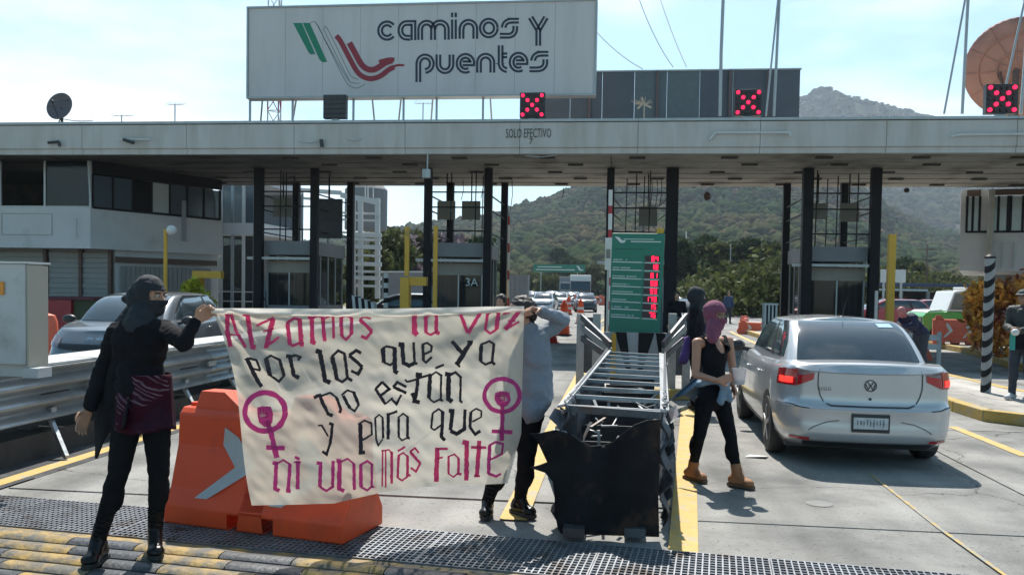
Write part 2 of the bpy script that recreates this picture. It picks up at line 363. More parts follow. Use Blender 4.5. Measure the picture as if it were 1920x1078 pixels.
MB().prism([p0+Vector((0, 0, .001)), p0+dx*5.3+Vector((0, 0, .001)), p0+dx*5.0+dn*.10+Vector((0, 0, .001)), p0+dn*.10+Vector((0, 0, .001))], (0, 0, .012)).build('ridge_edge', rib_y, rum, recalc=False)
# --- kerbed islands
kerb_y = mat('kerb_yellow', (.40, .27, .07), .8, var=.15, sc=5, col2=(.30, .27, .20), sc2=3, thr=.6, bump=.3, bs=30)
pave = mat('pavement', (.36, .34, .31), .9, var=.2, sc=2.2, col2=(.22, .21, .19), sc2=1.8, thr=.58, bump=.5, bs=25)
dirty_road(pave)
def island(pts, h=.15, name='traffic_island'):
    """raised pavement with a kerb made of separate stones"""
    P = [Vector((p[0], p[1], 0)) for p in pts]; top = MB()
    top.prism([(p.x, p.y, -.05) for p in P], (0, 0, h+.045)); o = top.build(name, pave); tag(o, kind='structure')
    n = len(P); cen = sum(P, Vector((0, 0, 0)))/n
    for a, b in zip(P, P[1:]+P[:1]):
        L_ = (b-a).length; k = max(1, int(L_/1.1)); d = (b-a)/L_; nn = Vector((-d.y, d.x, 0)); nn = nn if nn.dot(cen-a) > 0 else -nn
        for i in range(k):
            s0 = a+d*(L_*i/k+.006)-nn*.01; s1 = a+d*(L_*(i+1)/k-.006)-nn*.01
            MB().prism([s0, s1, s1+nn*.17, s0+nn*.17], (0, 0, h+.006)).build('kerb_stone', kerb_y, o, bevel=.012)
    return o
for cx in (-10.1, -4.83, 6.2):
    w0 = 1.15; y0 = 21.5 if cx < 5 else 24.3
    island([(cx-w0*.5, y0), (cx+w0*.5, y0), (cx+w0, y0+1.5), (cx+w0, 37), (cx-w0, 37), (cx-w0, y0+1.5)])
island([(-.45, 13.6), (1.25, 13.6), (1.7, 16), (1.75, 37), (-.6, 37), (-.6, 16)])
q = [g2(1640, 715), g2(1787, 772), g2(1843, 790), g2(1990, 808), g2(2050, 775), g2(1900, 745), g2(1781, 716), g2(1690, 690)]
island(q)
q = [g2(1690, 622), g2(1742, 649), g2(1822, 665), g2(1890, 690), g2(2050, 720), g2(2200, 660), g2(1900, 620), g2(1740, 610)]
island(q)
# ============================================================ HILLS
def ridge_mesh(name, prof, dep, dfront, dback, m, amp, seed, nu=150, nv=44, relief=.035):
    xs = [p[0] for p in prof]; ys = [p[1] for p in prof]; X = np.linspace(xs[0], xs[-1], nu); Yp = np.interp(X, xs, ys)
    verts = []; crest = []
    for i in range(nu):
        c = atd(X[i], Yp[i], dep); hgt = c.z; hd = Vector((c.x, c.y, 0)); d = hd.normalized(); d0 = hd.length
        for j in range(nv):
            t = j/(nv-1)
            if t < .7: k = t/.7; dist = dfront+(d0-dfront)*k; z = hgt*(k**1.25)
            else: k = (t-.7)/.3; dist = d0+(dback-d0)*k; z = hgt*(1-k*.8)
            p = d*dist; q = Vector((p.x/amp, p.y/amp, seed))
            z += (mnoise.fractal(q, 1.0, 2.0, 6)*hgt*.16+mnoise.fractal(q*4, .9, 2, 3)*hgt*relief)*min(1, z/max(1, hgt)+.05)*(.25 if t > .66 else 1)
            verts.append((p.x, p.y, z-1))
    fs = [(i*nv+j, (i+1)*nv+j, (i+1)*nv+j+1, i*nv+j+1) for i in range(nu-1) for j in range(nv-1)]
    o = npmesh(name, verts, fs, m, nv=4, smooth=True); tag(o, kind='structure'); return np.array(verts).reshape(nu, nv, 3)
hill_m = mat('hill_scrub', (.07, .06, .042), 1, spec=.0, var=.3, sc=.02, col2=(.04, .05, .025), sc2=.012, thr=.5, soft=.06)
rock_m = mat('mountain_rock', (.075, .068, .058), 1, spec=.0, var=.35, sc=.02, col2=(.05, .06, .03), sc2=.008, thr=.5, soft=.05)
HA = ridge_mesh('mountain', [(700, 500), (900, 470), (1100, 380), (1300, 285), (1440, 230), (1505, 196), (1535, 188), (1568, 175), (1590, 181), (1615, 182), (1640, 190), (1672, 197), (1700, 207), (1740, 212), (1790, 228), (1900, 262), (2100, 330), (2400, 420)], 1750, 800, 2600, rock_m, 260, 3.1, nu=260, nv=60)
HB = ridge_mesh('hillside', [(380, 470), (560, 458), (700, 440), (800, 424), (880, 412), (955, 402), (1005, 388), (1040, 372), (1075, 358), (1110, 345), (1180, 325), (1300, 300), (1430, 300), (1540, 318), (1620, 350), (1690, 402), (1760, 432), (1830, 452), (1960, 470), (2300, 480)], 760, 230, 1100, hill_m, 120, 9.7, nu=240, nv=60)
ico_v = []; 
_b = bmesh.new(); bmesh.ops.create_icosphere(_b, subdivisions=1, radius=1); IV = np.array([v.co[:] for v in _b.verts]); IF = np.array([[v.index for v in f.verts] for f in _b.faces])
_b.free(); _b = bmesh.new(); bmesh.ops.create_icosphere(_b, subdivisions=2, radius=1); IV2 = np.array([v.co[:] for v in _b.verts]); IF2 = np.array([[v.index for v in f.verts] for f in _b.faces]); _b.free()
def blobs(name, H, n, smin, smax, m, jmax=.72, flat=.8, jmin=.0):
    nu, nv, _ = H.shape; u = RNG.uniform(0, nu-1.001, n); v = RNG.uniform(jmin*(nv-1), jmax*(nv-1), n); i = u.astype(int); j = v.astype(int); fu = (u-i)[:, None]; fv = (v-j)[:, None]
    P = H[i, j]*(1-fu)*(1-fv)+H[i+1, j]*fu*(1-fv)+H[i, j+1]*(1-fu)*fv+H[i+1, j+1]*fu*fv
    s = RNG.uniform(smin, smax, n)**1.0; k = RNG.uniform(.75, 1.3, (n, len(IV), 1)); sc = np.stack([s, s, s*flat*RNG.uniform(.7, 1.3, n)], 1)[:, None, :]
    vs = (P[:, None, :]+IV[None]*k*sc+np.array([0, 0, 1])*(s*.35)[:, None, None]).reshape(-1, 3)
    fs = (IF[None]+(np.arange(n)*len(IV))[:, None, None]).reshape(-1, 3)
    o = npmesh(name, vs, fs, m); tag(o, kind='stuff'); return o
scrub_a = mat('scrub_green', (.026, .043, .016), 1, spec=.0, var=.3, sc=.012, island=True, ivar=.35, col2=(.05, .045, .022), sc2=.012, thr=.52, soft=.05)
scrub_b = mat('scrub_brown', (.070, .050, .032), 1, spec=.0, var=.3, sc=.012, island=True, ivar=.3, col2=(.035, .05, .02), sc2=.010, thr=.5, soft=.05)
tag(blobs('hillside_trees', HB, 17000, 1.5, 4.4, scrub_a), 'dark green trees covering the hillside beyond the toll plaza', 'trees')
tag(blobs('hillside_scrub', HB, 11000, 1.2, 3.2, scrub_b), 'dry brown scrub scattered over the hillside beyond the toll plaza', 'scrub')
tag(blobs('mountain_scrub', HA, 16000, 2.5, 7, scrub_a, flat=.7, jmin=.2), 'dark scrub on the slopes of the far mountain peak', 'scrub')
# ============================================================ TREES
leaf_dark = mat('leaf_dark', (.030, .048, .018), .8, spec=.15, var=.25, sc=.6, island=True, trans=.25, ivar=.5)
leaf_olive = mat('leaf_olive', (.075, .085, .028), .8, spec=.15, var=.3, sc=.6, island=True, trans=.25, ivar=.5)
leaf_lilac = mat('leaf_lilac', (.16, .13, .15), .8, spec=.15, var=.3, sc=.6, island=True, trans=.25, ivar=.5)
bark = mat('bark', (.10, .08, .06), .9, var=.3, sc=8)
def leaves(n, lobes, size, seed):
    g = np.random.default_rng(seed); k = g.integers(0, len(lobes), n); Lb = np.array(lobes)
    d = g.normal(size=(n, 3)); d /= np.linalg.norm(d, axis=1)[:, None]; rad = g.uniform(.25, 1, n)**.45
    P = Lb[k, :3]+d*rad[:, None]*Lb[k, 3:6]*(1+.18*g.normal(size=(n, 1)))
    a = g.normal(size=(n, 3)); a /= np.linalg.norm(a, axis=1)[:, None]; b = np.cross(a, g.normal(size=(n, 3))); b /= np.linalg.norm(b, axis=1)[:, None]
    s = size*g.uniform(.5, 1.35, n)[:, None]
    vs = np.stack([P-a*s, P+b*s*.55, P+a*s, P-b*s*.55], 1).reshape(-1, 3); return vs, np.arange(n*4).reshape(-1, 4)
def tree(loc, h, r, m, label, seed, n=1600, slim=False, group=None, cat='tree', size=.34, name='broadleaf_tree', base=.22):
    t = thing(name, label, cat, tuple(loc), 0, group); g = random.Random(seed)
    b = MB(); b.cyl((0, 0, -.2), (0, 0, h*.45), .022*h, .015*h, 8); lob = []
    nl = 9
    for i in range(nl):
        k = (i+.5)/nl; z = h*(base+(1-base)*k*.95); a = g.uniform(0, 6.28); rr = r*math.sin(math.pi*min(1, .22+.72*k))*(.55 if slim else .75)*g.uniform(.5, 1)
        x, y = rr*math.cos(a), rr*math.sin(a); lob.append((x, y, z, r*.5*g.uniform(.6, 1.1), r*.5*g.uniform(.6, 1.1), h*.12*g.uniform(.7, 1.3)))
        if i < 7: b.cyl((0, 0, h*(.18+.03*i)), (x*.8, y*.8, z), .009*h, .003*h, 6)
    b.build('trunk', bark, t, recalc=False)
    vs, fs = leaves(n, lob, size, seed); npmesh('crown', vs, fs, m, t, nv=4); return t
def gxy(px, dep): p = atd(px, 545, dep); return (p.x, p.y, -.1)
def htop(py, px, dep): return atd(px, py, dep).z
T = [(1262, 452, 95, 3.0, leaf_dark, 'tall dark tree just right of the green tariff sign'), (1290, 462, 100, 3.0, leaf_dark, 'dark tree behind the black hooded person, second right of the tariff sign'),
     (1322, 448, 110, 3.4, leaf_dark, 'tallest dark tree above the purple headscarf'), (1352, 456, 105, 3.0, leaf_olive, 'olive tree above and right of the purple headscarf'),
     (1384, 458, 112, 3.2, leaf_dark, 'dark tree between the grey lamp pole and the olive tree'), (1412, 452, 104, 3.4, leaf_dark, 'rounded dark tree left of the fourth toll booth'),
     (1438, 462, 100, 3.0, leaf_olive, 'olive green tree touching the fourth toll booth posts'), (1395, 500, 70, 2.4, leaf_olive, 'low yellowish tree in front of the dark trees'),
     (1430, 505, 66, 2.6, leaf_olive, 'low leafy yellowish tree beside the booth at the road edge'),
     (1048, 470, 240, 4.2, leaf_dark, 'dark pointed tree standing above the left part of the distant green road sign'), (1072, 488, 220, 5, leaf_dark, 'dark tree behind the right end of the distant green road sign'),
     (1105, 500, 190, 5, leaf_olive, 'greyish tree just left of the third booth post'), (1000, 518, 190, 6, leaf_olive, 'light green tree below left end of the distant road sign'), (1040, 520, 170, 5, leaf_olive, 'bushy tree under the distant road sign'),
     (1690, 488, 120, 3.2, leaf_dark, 'dark tree behind the white sign board on the right'), (1720, 500, 118, 3.2, leaf_olive, 'olive tree right of the white sign board'), (1765, 515, 120, 3.4, leaf_olive, 'low pale tree behind the green truck'),
     (1650, 505, 110, 3, leaf_olive, 'low olive tree between the yellow pole and the booth'),
     (728, 436, 60, 2.4, leaf_olive, 'olive tree right beside the white steel frame'), (752, 444, 64, 2.4, leaf_lilac, 'lilac tinged tree behind the yellow barrier post'),
     (778, 434, 70, 2.6, leaf_olive, 'greenish tree left of the second toll booth'), (812, 440, 70, 2.6, leaf_lilac, 'purplish bare tree seen through the second toll frame'), (850, 446, 76, 2.8, leaf_lilac, 'brownish lilac tree behind the grey square plates'),
     (890, 450, 80, 2.8, leaf_dark, 'dark tree seen through the second booth on its right'), (690, 470, 52, 2.2, leaf_olive, 'short olive tree behind the white steel frame')]
for i, (px, py, dep, r_, m_, lb) in enumerate(T):
    tree(gxy(px, dep), htop(py, px, dep)+.1, r_*(1.0), m_, lb, i+3, n=2600 if r_ < 4 else 3200, slim=dep < 130, size=.0042*dep, group='trees behind the toll plaza')
# low roadside scrub on the right verge
vs, fs = leaves(16000, [(*(atd(px, 545, dp)[:2]), .5+z, 5, 4, 1.5+z) for px, dp, z in ((1360, 75, .6), (1400, 66, .8), (1440, 62, 1.0), (1475, 60, 1.1), (1500, 62, 1), (1330, 90, .4), (1560, 70, .8), (1640, 90, .8), (1700, 90, 1), (1780, 95, 1))], .26, 77)
tag(npmesh('roadside_shrubs', vs, fs, leaf_olive, nv=4), 'dry olive shrubs along the right verge below the trees', 'shrubs', kind='stuff')
# ============================================================ CANOPY
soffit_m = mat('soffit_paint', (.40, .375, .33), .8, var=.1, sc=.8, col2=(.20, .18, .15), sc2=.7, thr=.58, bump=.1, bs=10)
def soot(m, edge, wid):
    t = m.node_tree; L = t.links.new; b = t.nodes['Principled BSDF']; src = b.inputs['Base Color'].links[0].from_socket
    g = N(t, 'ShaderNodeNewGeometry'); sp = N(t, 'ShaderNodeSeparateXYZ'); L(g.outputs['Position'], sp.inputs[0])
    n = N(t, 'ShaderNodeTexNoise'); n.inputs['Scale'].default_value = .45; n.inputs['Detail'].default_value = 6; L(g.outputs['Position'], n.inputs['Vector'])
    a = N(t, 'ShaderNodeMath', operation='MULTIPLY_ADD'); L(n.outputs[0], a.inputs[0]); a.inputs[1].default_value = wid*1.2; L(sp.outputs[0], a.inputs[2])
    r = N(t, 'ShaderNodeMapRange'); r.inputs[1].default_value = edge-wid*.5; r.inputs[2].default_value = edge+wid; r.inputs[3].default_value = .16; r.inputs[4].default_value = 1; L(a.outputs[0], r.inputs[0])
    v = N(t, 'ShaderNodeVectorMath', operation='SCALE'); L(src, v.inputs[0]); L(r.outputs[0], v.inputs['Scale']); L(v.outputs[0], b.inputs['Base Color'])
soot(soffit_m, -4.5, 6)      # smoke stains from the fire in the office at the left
fascia_m = mat('fascia_paint', (.50, .485, .475), .6, var=.06, sc=1.5, col2=(.40, .375, .34), sc2=1.6, thr=.58, soft=.14, stretch=(1.6, 1, .25))
CX0, CX1, CY0, CY1, CZ0, CZ1 = -24, 17.5, 22.9, 30.7, 5.2, 6.08
can = thing('toll_canopy', 'long flat white canopy spanning all the toll lanes on black posts', 'canopy', (0, 26, 0), world=True)
x = CX0
while x < CX1-.01:
    x1 = min(CX1, x+3.05)
    prof = [(CY0, CZ0+.13), (CY0+.05, CZ0+.10), (CY0+.05, CZ0-.03), (CY0+.22, CZ0-.03), (CY0+.22, CZ1-.1), (CY0+.06, CZ1-.1), (CY0+.0, CZ1-.12)]
    MB().prism([(x+.006, a, b) for a, b in prof], (x1-x-.012, 0, 0)).build('fascia_panel', fascia_m, can)
    MB().bx(x+.004, x1-.004, CY0-.035, CY0+.3, CZ1-.098, CZ1-.03).build('edge_cap', alu, can)
    x = x1
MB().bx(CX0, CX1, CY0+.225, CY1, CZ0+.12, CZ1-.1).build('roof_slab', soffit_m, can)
ny = 13; dy = (CY1-CY0-.25)/ny
for j in range(ny):
    for i in range(7):
        xa = CX0+(CX1-CX0)*i/7; xb = CX0+(CX1-CX0)*(i+1)/7; y0 = CY0+.24+dy*j
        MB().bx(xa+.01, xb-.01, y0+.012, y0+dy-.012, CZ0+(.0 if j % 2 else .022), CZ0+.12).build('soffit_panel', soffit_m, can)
lamp_m = mat('vent_dark', (.05, .045, .04), .7)
for j, yy in enumerate((23.7, 25.0, 26.6, 28.1, 29.6)):
    for i in range(17):
        xx = CX0+2.4*i+(.9 if j % 2 else .2)
        if abs(random.random()) < .12: continue
        MB().bx(xx, xx+.42, yy, yy+.16, CZ0-.05, CZ0-.003).build('ceiling_fitting', lamp_m, can)
NP = [(-.4243, 484, 16), (-.3562, 588, 14), (-.2206, 800, 14), (-.1506, 912, 15), (-.0117, 1140, 14), (.0566, 1255, 22), (.203, 1508, 18), (.2745, 1635, 17)]
FPX = [-11.2, -9.25, -5.75, -3.9, 0.0, 1.25, 5.35, 7.15]
NX = [r_[0]*26 for r_ in NP]
for (r_, px, wpx), xx in zip(NP, NX):
    wd = wpx*25.9/1650; MB().bx(xx-wd/2, xx+wd/2, 26-wd/2, 26+wd/2, .12, CZ0-.002).build('canopy_post', post_black, can, bevel=.01)
for k, xx in enumerate(FPX):
    if k in (4, 5): continue
    MB().bx(xx-.11, xx+.11, 29.6-.11, 29.6+.11, .12, CZ0-.002).build('canopy_post', post_black, can, bevel=.01)
# service pipes bracketed on the fascia, with loose cables
def pipe(pts, r=.02, m=white_paint, name='conduit', par=can): return MB().tube([at(*p) for p in pts], r, 6).build(name, m, par)
pipe([(1330, 262, 22.8), (1342, 249, 22.8), (1480, 249, 22.8), (1482, 256, 22.8)], .028); pipe([(1782, 257, 22.8), (1800, 253, 22.8), (1990, 251, 22.8)], .03)
pipe([(222, 262, 22.8), (282, 262, 22.8)], .025); pipe([(250, 268, 22.7), (232, 262, 22.8)], .05, black_paint, 'floodlight')
pipe([(802, 290, 22.8), (801, 335, 22.8)], .02, alu); pipe([(1342, 249, 22.8), (1336, 262, 22.8)], .02, alu)
pipe([(800, 318, 22.8), (800, 334, 22.8)], .12, alu, 'junction_box'); pipe([(602, 262, 22.8), (604, 276, 22.8)], .05, black_paint, 'floodlight')
pipe([(90, 268, 22.8), (110, 266, 22.8), (112, 275, 22.8)], .04, black_paint, 'floodlight')
for (px, py, ln) in ((650, 262, 14), (985, 292, 30), (560, 266, 20)): pipe([(px, py, 22.78), (px+ln, py+3, 22.78), (px+ln*2, py-1, 22.78)], .012, alu, 'loose_cable')
faded = mat('faded_print', (.07, .07, .07), .8, var=.3, sc=9)
a = at(948, 259, 22.88); b = at(1033, 258, 22.88); text('SOLO EFECTIVO', .34, faded, can, a, b-a, (0, 0, 1), width=(b-a).length)
a = at(991, 271, 22.88); text('7', .22, faded, can, a, (1, 0, 0), (0, 0, 1))
# cables dangling under the canopy
for (px, py0, py1) in ((960, 335, 395), (1056, 352, 372), (1232, 330, 388), (1222, 330, 388), (1240, 330, 385), (868, 338, 375), (905, 330, 372)):
    MB().tube([at(px, py0, 28.5), at(px+1, (py0+py1)/2, 28.5), at(px-3, py1, 28.5)], .012, 5).build('hanging_cable', post_black, can)
MB().ball(at(1326, 368, 28), (.11, .1, .14)).build('junction_box', brown_steel, can); MB().ball(at(1700, 357, 29), (.09, .09, .08)).build('camera_housing', black_paint, can)
# ============================================================ TOLL BOOTHS with their steel frames
panel_grey = mat('plate_back', (.19, .185, .16), .7, var=.08); booth_grey = mat('booth_grey', (.21, .22, .24), .6, var=.1, sc=2)
hdr = mat('booth_header', (.30, .27, .23), .7, var=.1); win_m = glassmat('booth_glass', (.03, .035, .04), .62)
pale_blue = mat('pale_blue', (.24, .31, .40), .6)
def booth(i, label):
    x0, x1 = NX[2*i], NX[2*i+1]; t = thing('toll_booth', label, 'toll booth', ((x0+x1)/2, 27.6, .15), group='toll booths under the canopy', world=True)
    ya, yb = 26.25, 29.3; a = x0+.16; b = x1-.16
    if i == 2: a += .1
    MB().bx(a-.05, b+.05, ya-.05, yb+.05, 2.58, 3.0).build('roof', booth_grey, t)
    MB().bx(x0-.35, x1+.08, ya-.32, ya-.06, 2.42, 2.5).build('awning_rail', alu, t)
    MB().bx(a, b, ya, ya+.06, 2.03, 2.40).build('header_panel', hdr, t)
    MB().bx(a, b, ya, ya+.05, .15, 1.02).build('front_panel', booth_grey, t)
    for s_, xx in enumerate((a, b-.05)):
        MB().bx(xx, xx+.05, ya+.06, yb, .15, 1.0).build('side_panel', booth_grey, t)
        f = MB()
        for yy in np.linspace(ya+.06, yb-.05, 5): f.bx(xx, xx+.05, yy, yy+.045, 1.0, 2.58)
        f.build('window_frame', alu, t)
        for yy in np.linspace(ya+.06, yb-.05, 5)[:-1]: MB().bx(xx+.02, xx+.028, yy+.05, yy+.70, 1.0, 2.57).build('side_pane', win_m, t)
    f = MB(); f.bx(a, a+.05, ya-.01, ya+.05, 1.02, 2.03); f.bx(b-.05, b, ya-.01, ya+.05, 1.02, 2.03); f.bx((a+b)/2-.02, (a+b)/2+.02, ya-.01, ya+.05, 1.02, 2.03); f.build('window_frame', alu, t)
    MB().bx(a+.05, b-.05, ya+.02, ya+.028, 1.02, 2.03).build('front_pane', win_m, t)
    MB().bx(a, b, yb, yb+.05, .15, 1.1).build('back_panel', booth_grey, t); MB().bx(a+.08, b-.08, yb-.5, yb-.46, .15, 2.5).build('dark_backing', post_black, t)  # black backing added so the lit road behind doesn't brighten the panes
    MB().bx(a+.15, b-.15, ya+.3, ya+.8, .15, 1.05).build('counter', black_paint, t)
    MB().bx(a+.3, a+.65, ya+.42, ya+.5, 1.08, 1.38).build('monitor', black_paint, t)
    for q in range(3): MB().bx(x0+.06, x0+.14, ya-.12, ya-.05, .15+.55*q, .6+.55*q).build('blue_trim', pale_blue, t)
    # ladder frame and pipes above the booth
    fr = MB(); 
    for k, z in enumerate((3.35, 4.05, 4.5)):
        fr.bar((x0, 26.02, z), (x1, 26.02, z), .04); fr.bar((x1, 26, z-.05), (FPX[2*i+1], 29.6, z-.05), .035); fr.bar((x0, 26, z-.08), (FPX[2*i], 29.6, z-.08), .035)
    fr.build('cross_rail', post_black, t)
    for k in range(4): xx = x0+.3+random.random()*(x1-x0-.5); MB().cyl((xx, 26.4+k*.6, 3.02), (xx+.02, 26.4+k*.6, 5.19), .018, n=6).build('riser_pipe', post_black, t)
    return t
booth(0, 'leftmost dark toll booth, in front of the white steel frame'); b2 = booth(1, 'toll booth numbered 3A with two grey plates above it')
booth(2, 'toll booth hidden behind the green tariff sign'); booth(3, 'toll booth behind the silver sedan with two plates above')
p = at(872, 536, 26.2); text('3A', .34, sign_white, b2, p, (1, 0, 0), (0, 0, 1))
def plate(px0, py0, px1, py1, Y, lab, m=panel_grey):
    a = at(px0, py0, Y); b = at(px1, py1, Y); t = thing('lane_sign_back', lab, 'sign', (a.x, Y, b.z), group='plates hung over the toll booths', world=True)
    MB().bx(a.x, b.x, Y, Y+.06, b.z, a.z).build('plate', m, t, bevel=.01); xm = (a.x+b.x)/2
    f = MB(); f.bx(a.x+.03, b.x-.03, Y-.03, Y-.002, (a.z+b.z)/2-.02, (a.z+b.z)/2+.02); f.build('stiffener', m, t)
    f = MB(); f.bar((xm, Y+.1, b.z+.0), (xm, Y+.1, CZ0-.01), .035); f.build('hanger', post_black, t)
for q in ((820, 377, 853, 412, 27, 'left of the two grey plates above the 3A booth'), (866, 377, 900, 412, 27, 'right of the two grey plates above the 3A booth'), (512, 372, 546, 407, 27, 'grey plate above the leftmost booth'),
          (1198, 387, 1232, 424, 27, 'grey plate just above the green tariff sign'), (1517, 381, 1552, 411, 27, 'left plate above the booth behind the silver sedan'), (1576, 381, 1611, 416, 27, 'right plate above the booth behind the silver sedan')): plate(*q)
plate(590, 373, 641, 447, 27.2, 'large black plate above the leftmost booth', black_paint)
plate(1624, 436, 1640, 458, 26.4, 'small pale box on the right post of the fourth booth', dirty_white)
# ============================================================ BILLBOARD on the canopy
ROOF = CZ1-.03
c = [at(465, 19, 24.6), at(1117, 0, 24.6), at(1114, 176, 24.6), at(467, 182, 24.6)]
xa = (c[0].x+c[3].x)/2; xb = (c[1].x+c[2].x)/2; zb = (c[2].z+c[3].z)/2; zt = (c[0].z+c[1].z)/2; SY = 24.6
bb = thing('road_operator_billboard', 'big white billboard reading caminos y puentes on top of the canopy', 'billboard', ((xa+xb)/2, SY, ROOF), world=True)
bb_m = mat('billboard_white', (.58, .56, .575), .55, var=.03, sc=.9, col2=(.51, .49, .50), sc2=1.3, thr=.60, soft=.15, stretch=(1.5, 1, .3))
n = 9
for i in range(n):
    MB().bx(xa+(xb-xa)*i/n+.003, xa+(xb-xa)*(i+1)/n-.003, SY, SY+.05, zb, zt).build('face_panel', bb_m, bb)
MB().bx(xa, xb, SY+.052, SY+.35, zb, zt).build('back_box', alu, bb)
fr = MB(); e = .05
fr.bx(xa-e, xb+e, SY-.04, SY+.36, zt, zt+e); fr.bx(xa-e, xb+e, SY-.04, SY+.36, zb-e, zb); fr.bx(xa-e, xa, SY-.04, SY+.36, zb, zt); fr.bx(xb, xb+e, SY-.04, SY+.36, zb, zt)
fr.build('frame', alu, bb)
navy = mat('navy_print', (.022, .032, .06), .5, var=.05); lg = mat('logo_green', (.01, .20, .12), .5, var=.04); lr = mat('logo_red', (.27, .022, .04), .5, var=.04); lgy = mat('logo_grey', (.13, .145, .155), .5)
sp_ = Vector((0, SY-.006, 0)); sn = Vector((0, 1, 0))
def on_bb(px, py): return onplane(px, py, sp_, sn)
def cv(sc, ox, oy): return lambda x, y: on_bb(ox+x/sc, oy+y/sc)
K = 4.571; fn = cv(K, 640, 10)
glyphs = {
 'c': [arc(392, 220, 60, 62, 38, 322)],
 'a': [[(618, 302), (618, 155), (560, 155)]+arc(558, 218, 52, 62, 90, 270)+[(590, 282)]],
 'm': [[(676, 300), (676, 210)]+arc(731, 208, 55, 56, 180, 0)+[(786, 300)], arc(846, 206, 58, 56, 180, 0)+[(904, 298)]],
 'i': [[(965, 292), (965, 125)], [(965, 106), (965, 66)]],
 'n': [[(1030, 290), (1030, 205)]+arc(1090, 203, 58, 58, 180, 0)+[(1148, 290)]],
 'o': [arc(1264, 198, 60, 63, 0, 360, 28)],
 's': [[(1522, 135), (1450, 135)]+arc(1450, 195, 58, 58, 90, 180), [(1358, 264), (1428, 264)]+arc(1432, 208, 58, 56, 270, 360)+[(1492, 180)]],
 'y': [[(1622, 106), (1688, 218), (1688, 350)], [(1754, 106), (1688, 218)]]}
glyphs2 = {
 'p': [[(660, 660), (660, 505)]+arc(718, 503, 58, 62, 180, -90)],
 'u': [[(832, 425), (832, 505)]+arc(888, 507, 56, 60, 180, 360)+[(944, 425)]],
 'e': [[(1040, 500), (1122, 500)]+arc(1064, 500, 60, 64, 10, 300)],
 'n': [[(1180, 580), (1180, 495)]+arc(1237, 493, 57, 58, 180, 0)+[(1294, 580)]],
 't': [[(1365, 345), (1365, 500)]+arc(1425, 500, 60, 58, 180, 265), [(1380, 432), (1422, 432)]],
 'e2': [[(1496, 490), (1578, 490)]+arc(1519, 490, 60, 64, 10, 300)],
 's': [[(1775, 418), (1702, 418)]+arc(1702, 478, 58, 58, 90, 180), [(1612, 552), (1682, 552)]+arc(1690, 494, 58, 56, 270, 360)+[(1748, 465)]]}
for gl in (glyphs, glyphs2):
    for k, st in gl.items():
        b = MB()
        for s_ in st:
            for o_ in (-15.5, 15.5): ribbon(b, s_, 20, fn, step=14, off=o_)
        b.build('letter', navy, bb, recalc=False)
K2 = 2.743; fn2 = cv(K2, 440, 0)
for poly in ([(300, 120), (345, 120), (415, 280), (392, 282), (380, 272)], [(350, 120), (386, 120), (476, 320), (452, 322), (437, 310)]):
    MB().poly([fn2(x, y) for x, y in poly]).build('logo_stripe', lg, bb, recalc=False)
def smooth(pts, n=5):
    o = []
    P = [pts[0]]+pts+[pts[-1]]
    for i in range(1, len(P)-2):
        for k in range(n):
            t = k/n; o.append(tuple(.5*((2*P[i][a])+(-P[i-1][a]+P[i+1][a])*t+(2*P[i-1][a]-5*P[i][a]+4*P[i+1][a]-P[i+2][a])*t*t+(-P[i-1][a]+3*P[i][a]-3*P[i+1][a]+P[i+2][a])*t**3) for a in (0, 1)))
    o.append(pts[-1]); return o
for pts, wd in (([(522, 186), (545, 215), (590, 300), (630, 370), (665, 398), (705, 406), (750, 392), (790, 362), (820, 346)], 26), ([(590, 222), (622, 280), (650, 330), (680, 356), (715, 360), (745, 345), (775, 325), (812, 312)], 30), ([(812, 346), (840, 337), (872, 338)], 12), ([(742, 320), (790, 308), (822, 308)], 20)):
    b = MB(); ribbon(b, smooth(pts), wd, (lambda x, y, q=wd: fn2(x, y)-Vector((0, .0003*(q-10), 0))), step=8); b.build('logo_stripe', lr, bb, recalc=False)
for pts in ([(388, 122), (420, 122), (480, 240), (560, 400), (590, 440), (625, 455), (660, 440), (672, 430)], [(420, 122), (500, 270), (575, 400), (600, 425), (640, 430)], [(458, 155), (478, 152), (580, 360), (605, 398), (636, 410)], [(458, 155), (540, 320), (590, 415)]):
    b = MB(); ribbon(b, smooth(pts), 3, fn2, step=8); b.build('logo_outline', lgy, bb, recalc=False)
for px in (470, 553, 613, 663, 757, 822, 905, 925): pass
for px0, px1 in ((469, 469), (549, 549), (663, 663), (757, 757), (819, 819), (906, 906)):
    p = at(px0, 182, SY+.2); q_ = at(px0, 224, SY+.2); MB().bar((p.x, SY+.2, zb), (p.x, SY+.2, ROOF), .055).build('support_post', alu, bb)
for px0, px1, dyy in ((492, 486, 1.6), (557, 543, 1.6), (695, 706, 1.6), (753, 744, 1.5), (812, 806, 1.5), (917, 925, 1.5)):
    p = at(px0, 182, SY+.3); q_ = at(px1, 222, SY+dyy); MB().bar((p.x, SY+.36, zb+.3), (q_.x, SY+dyy, ROOF), .045).build('brace', alu, bb)
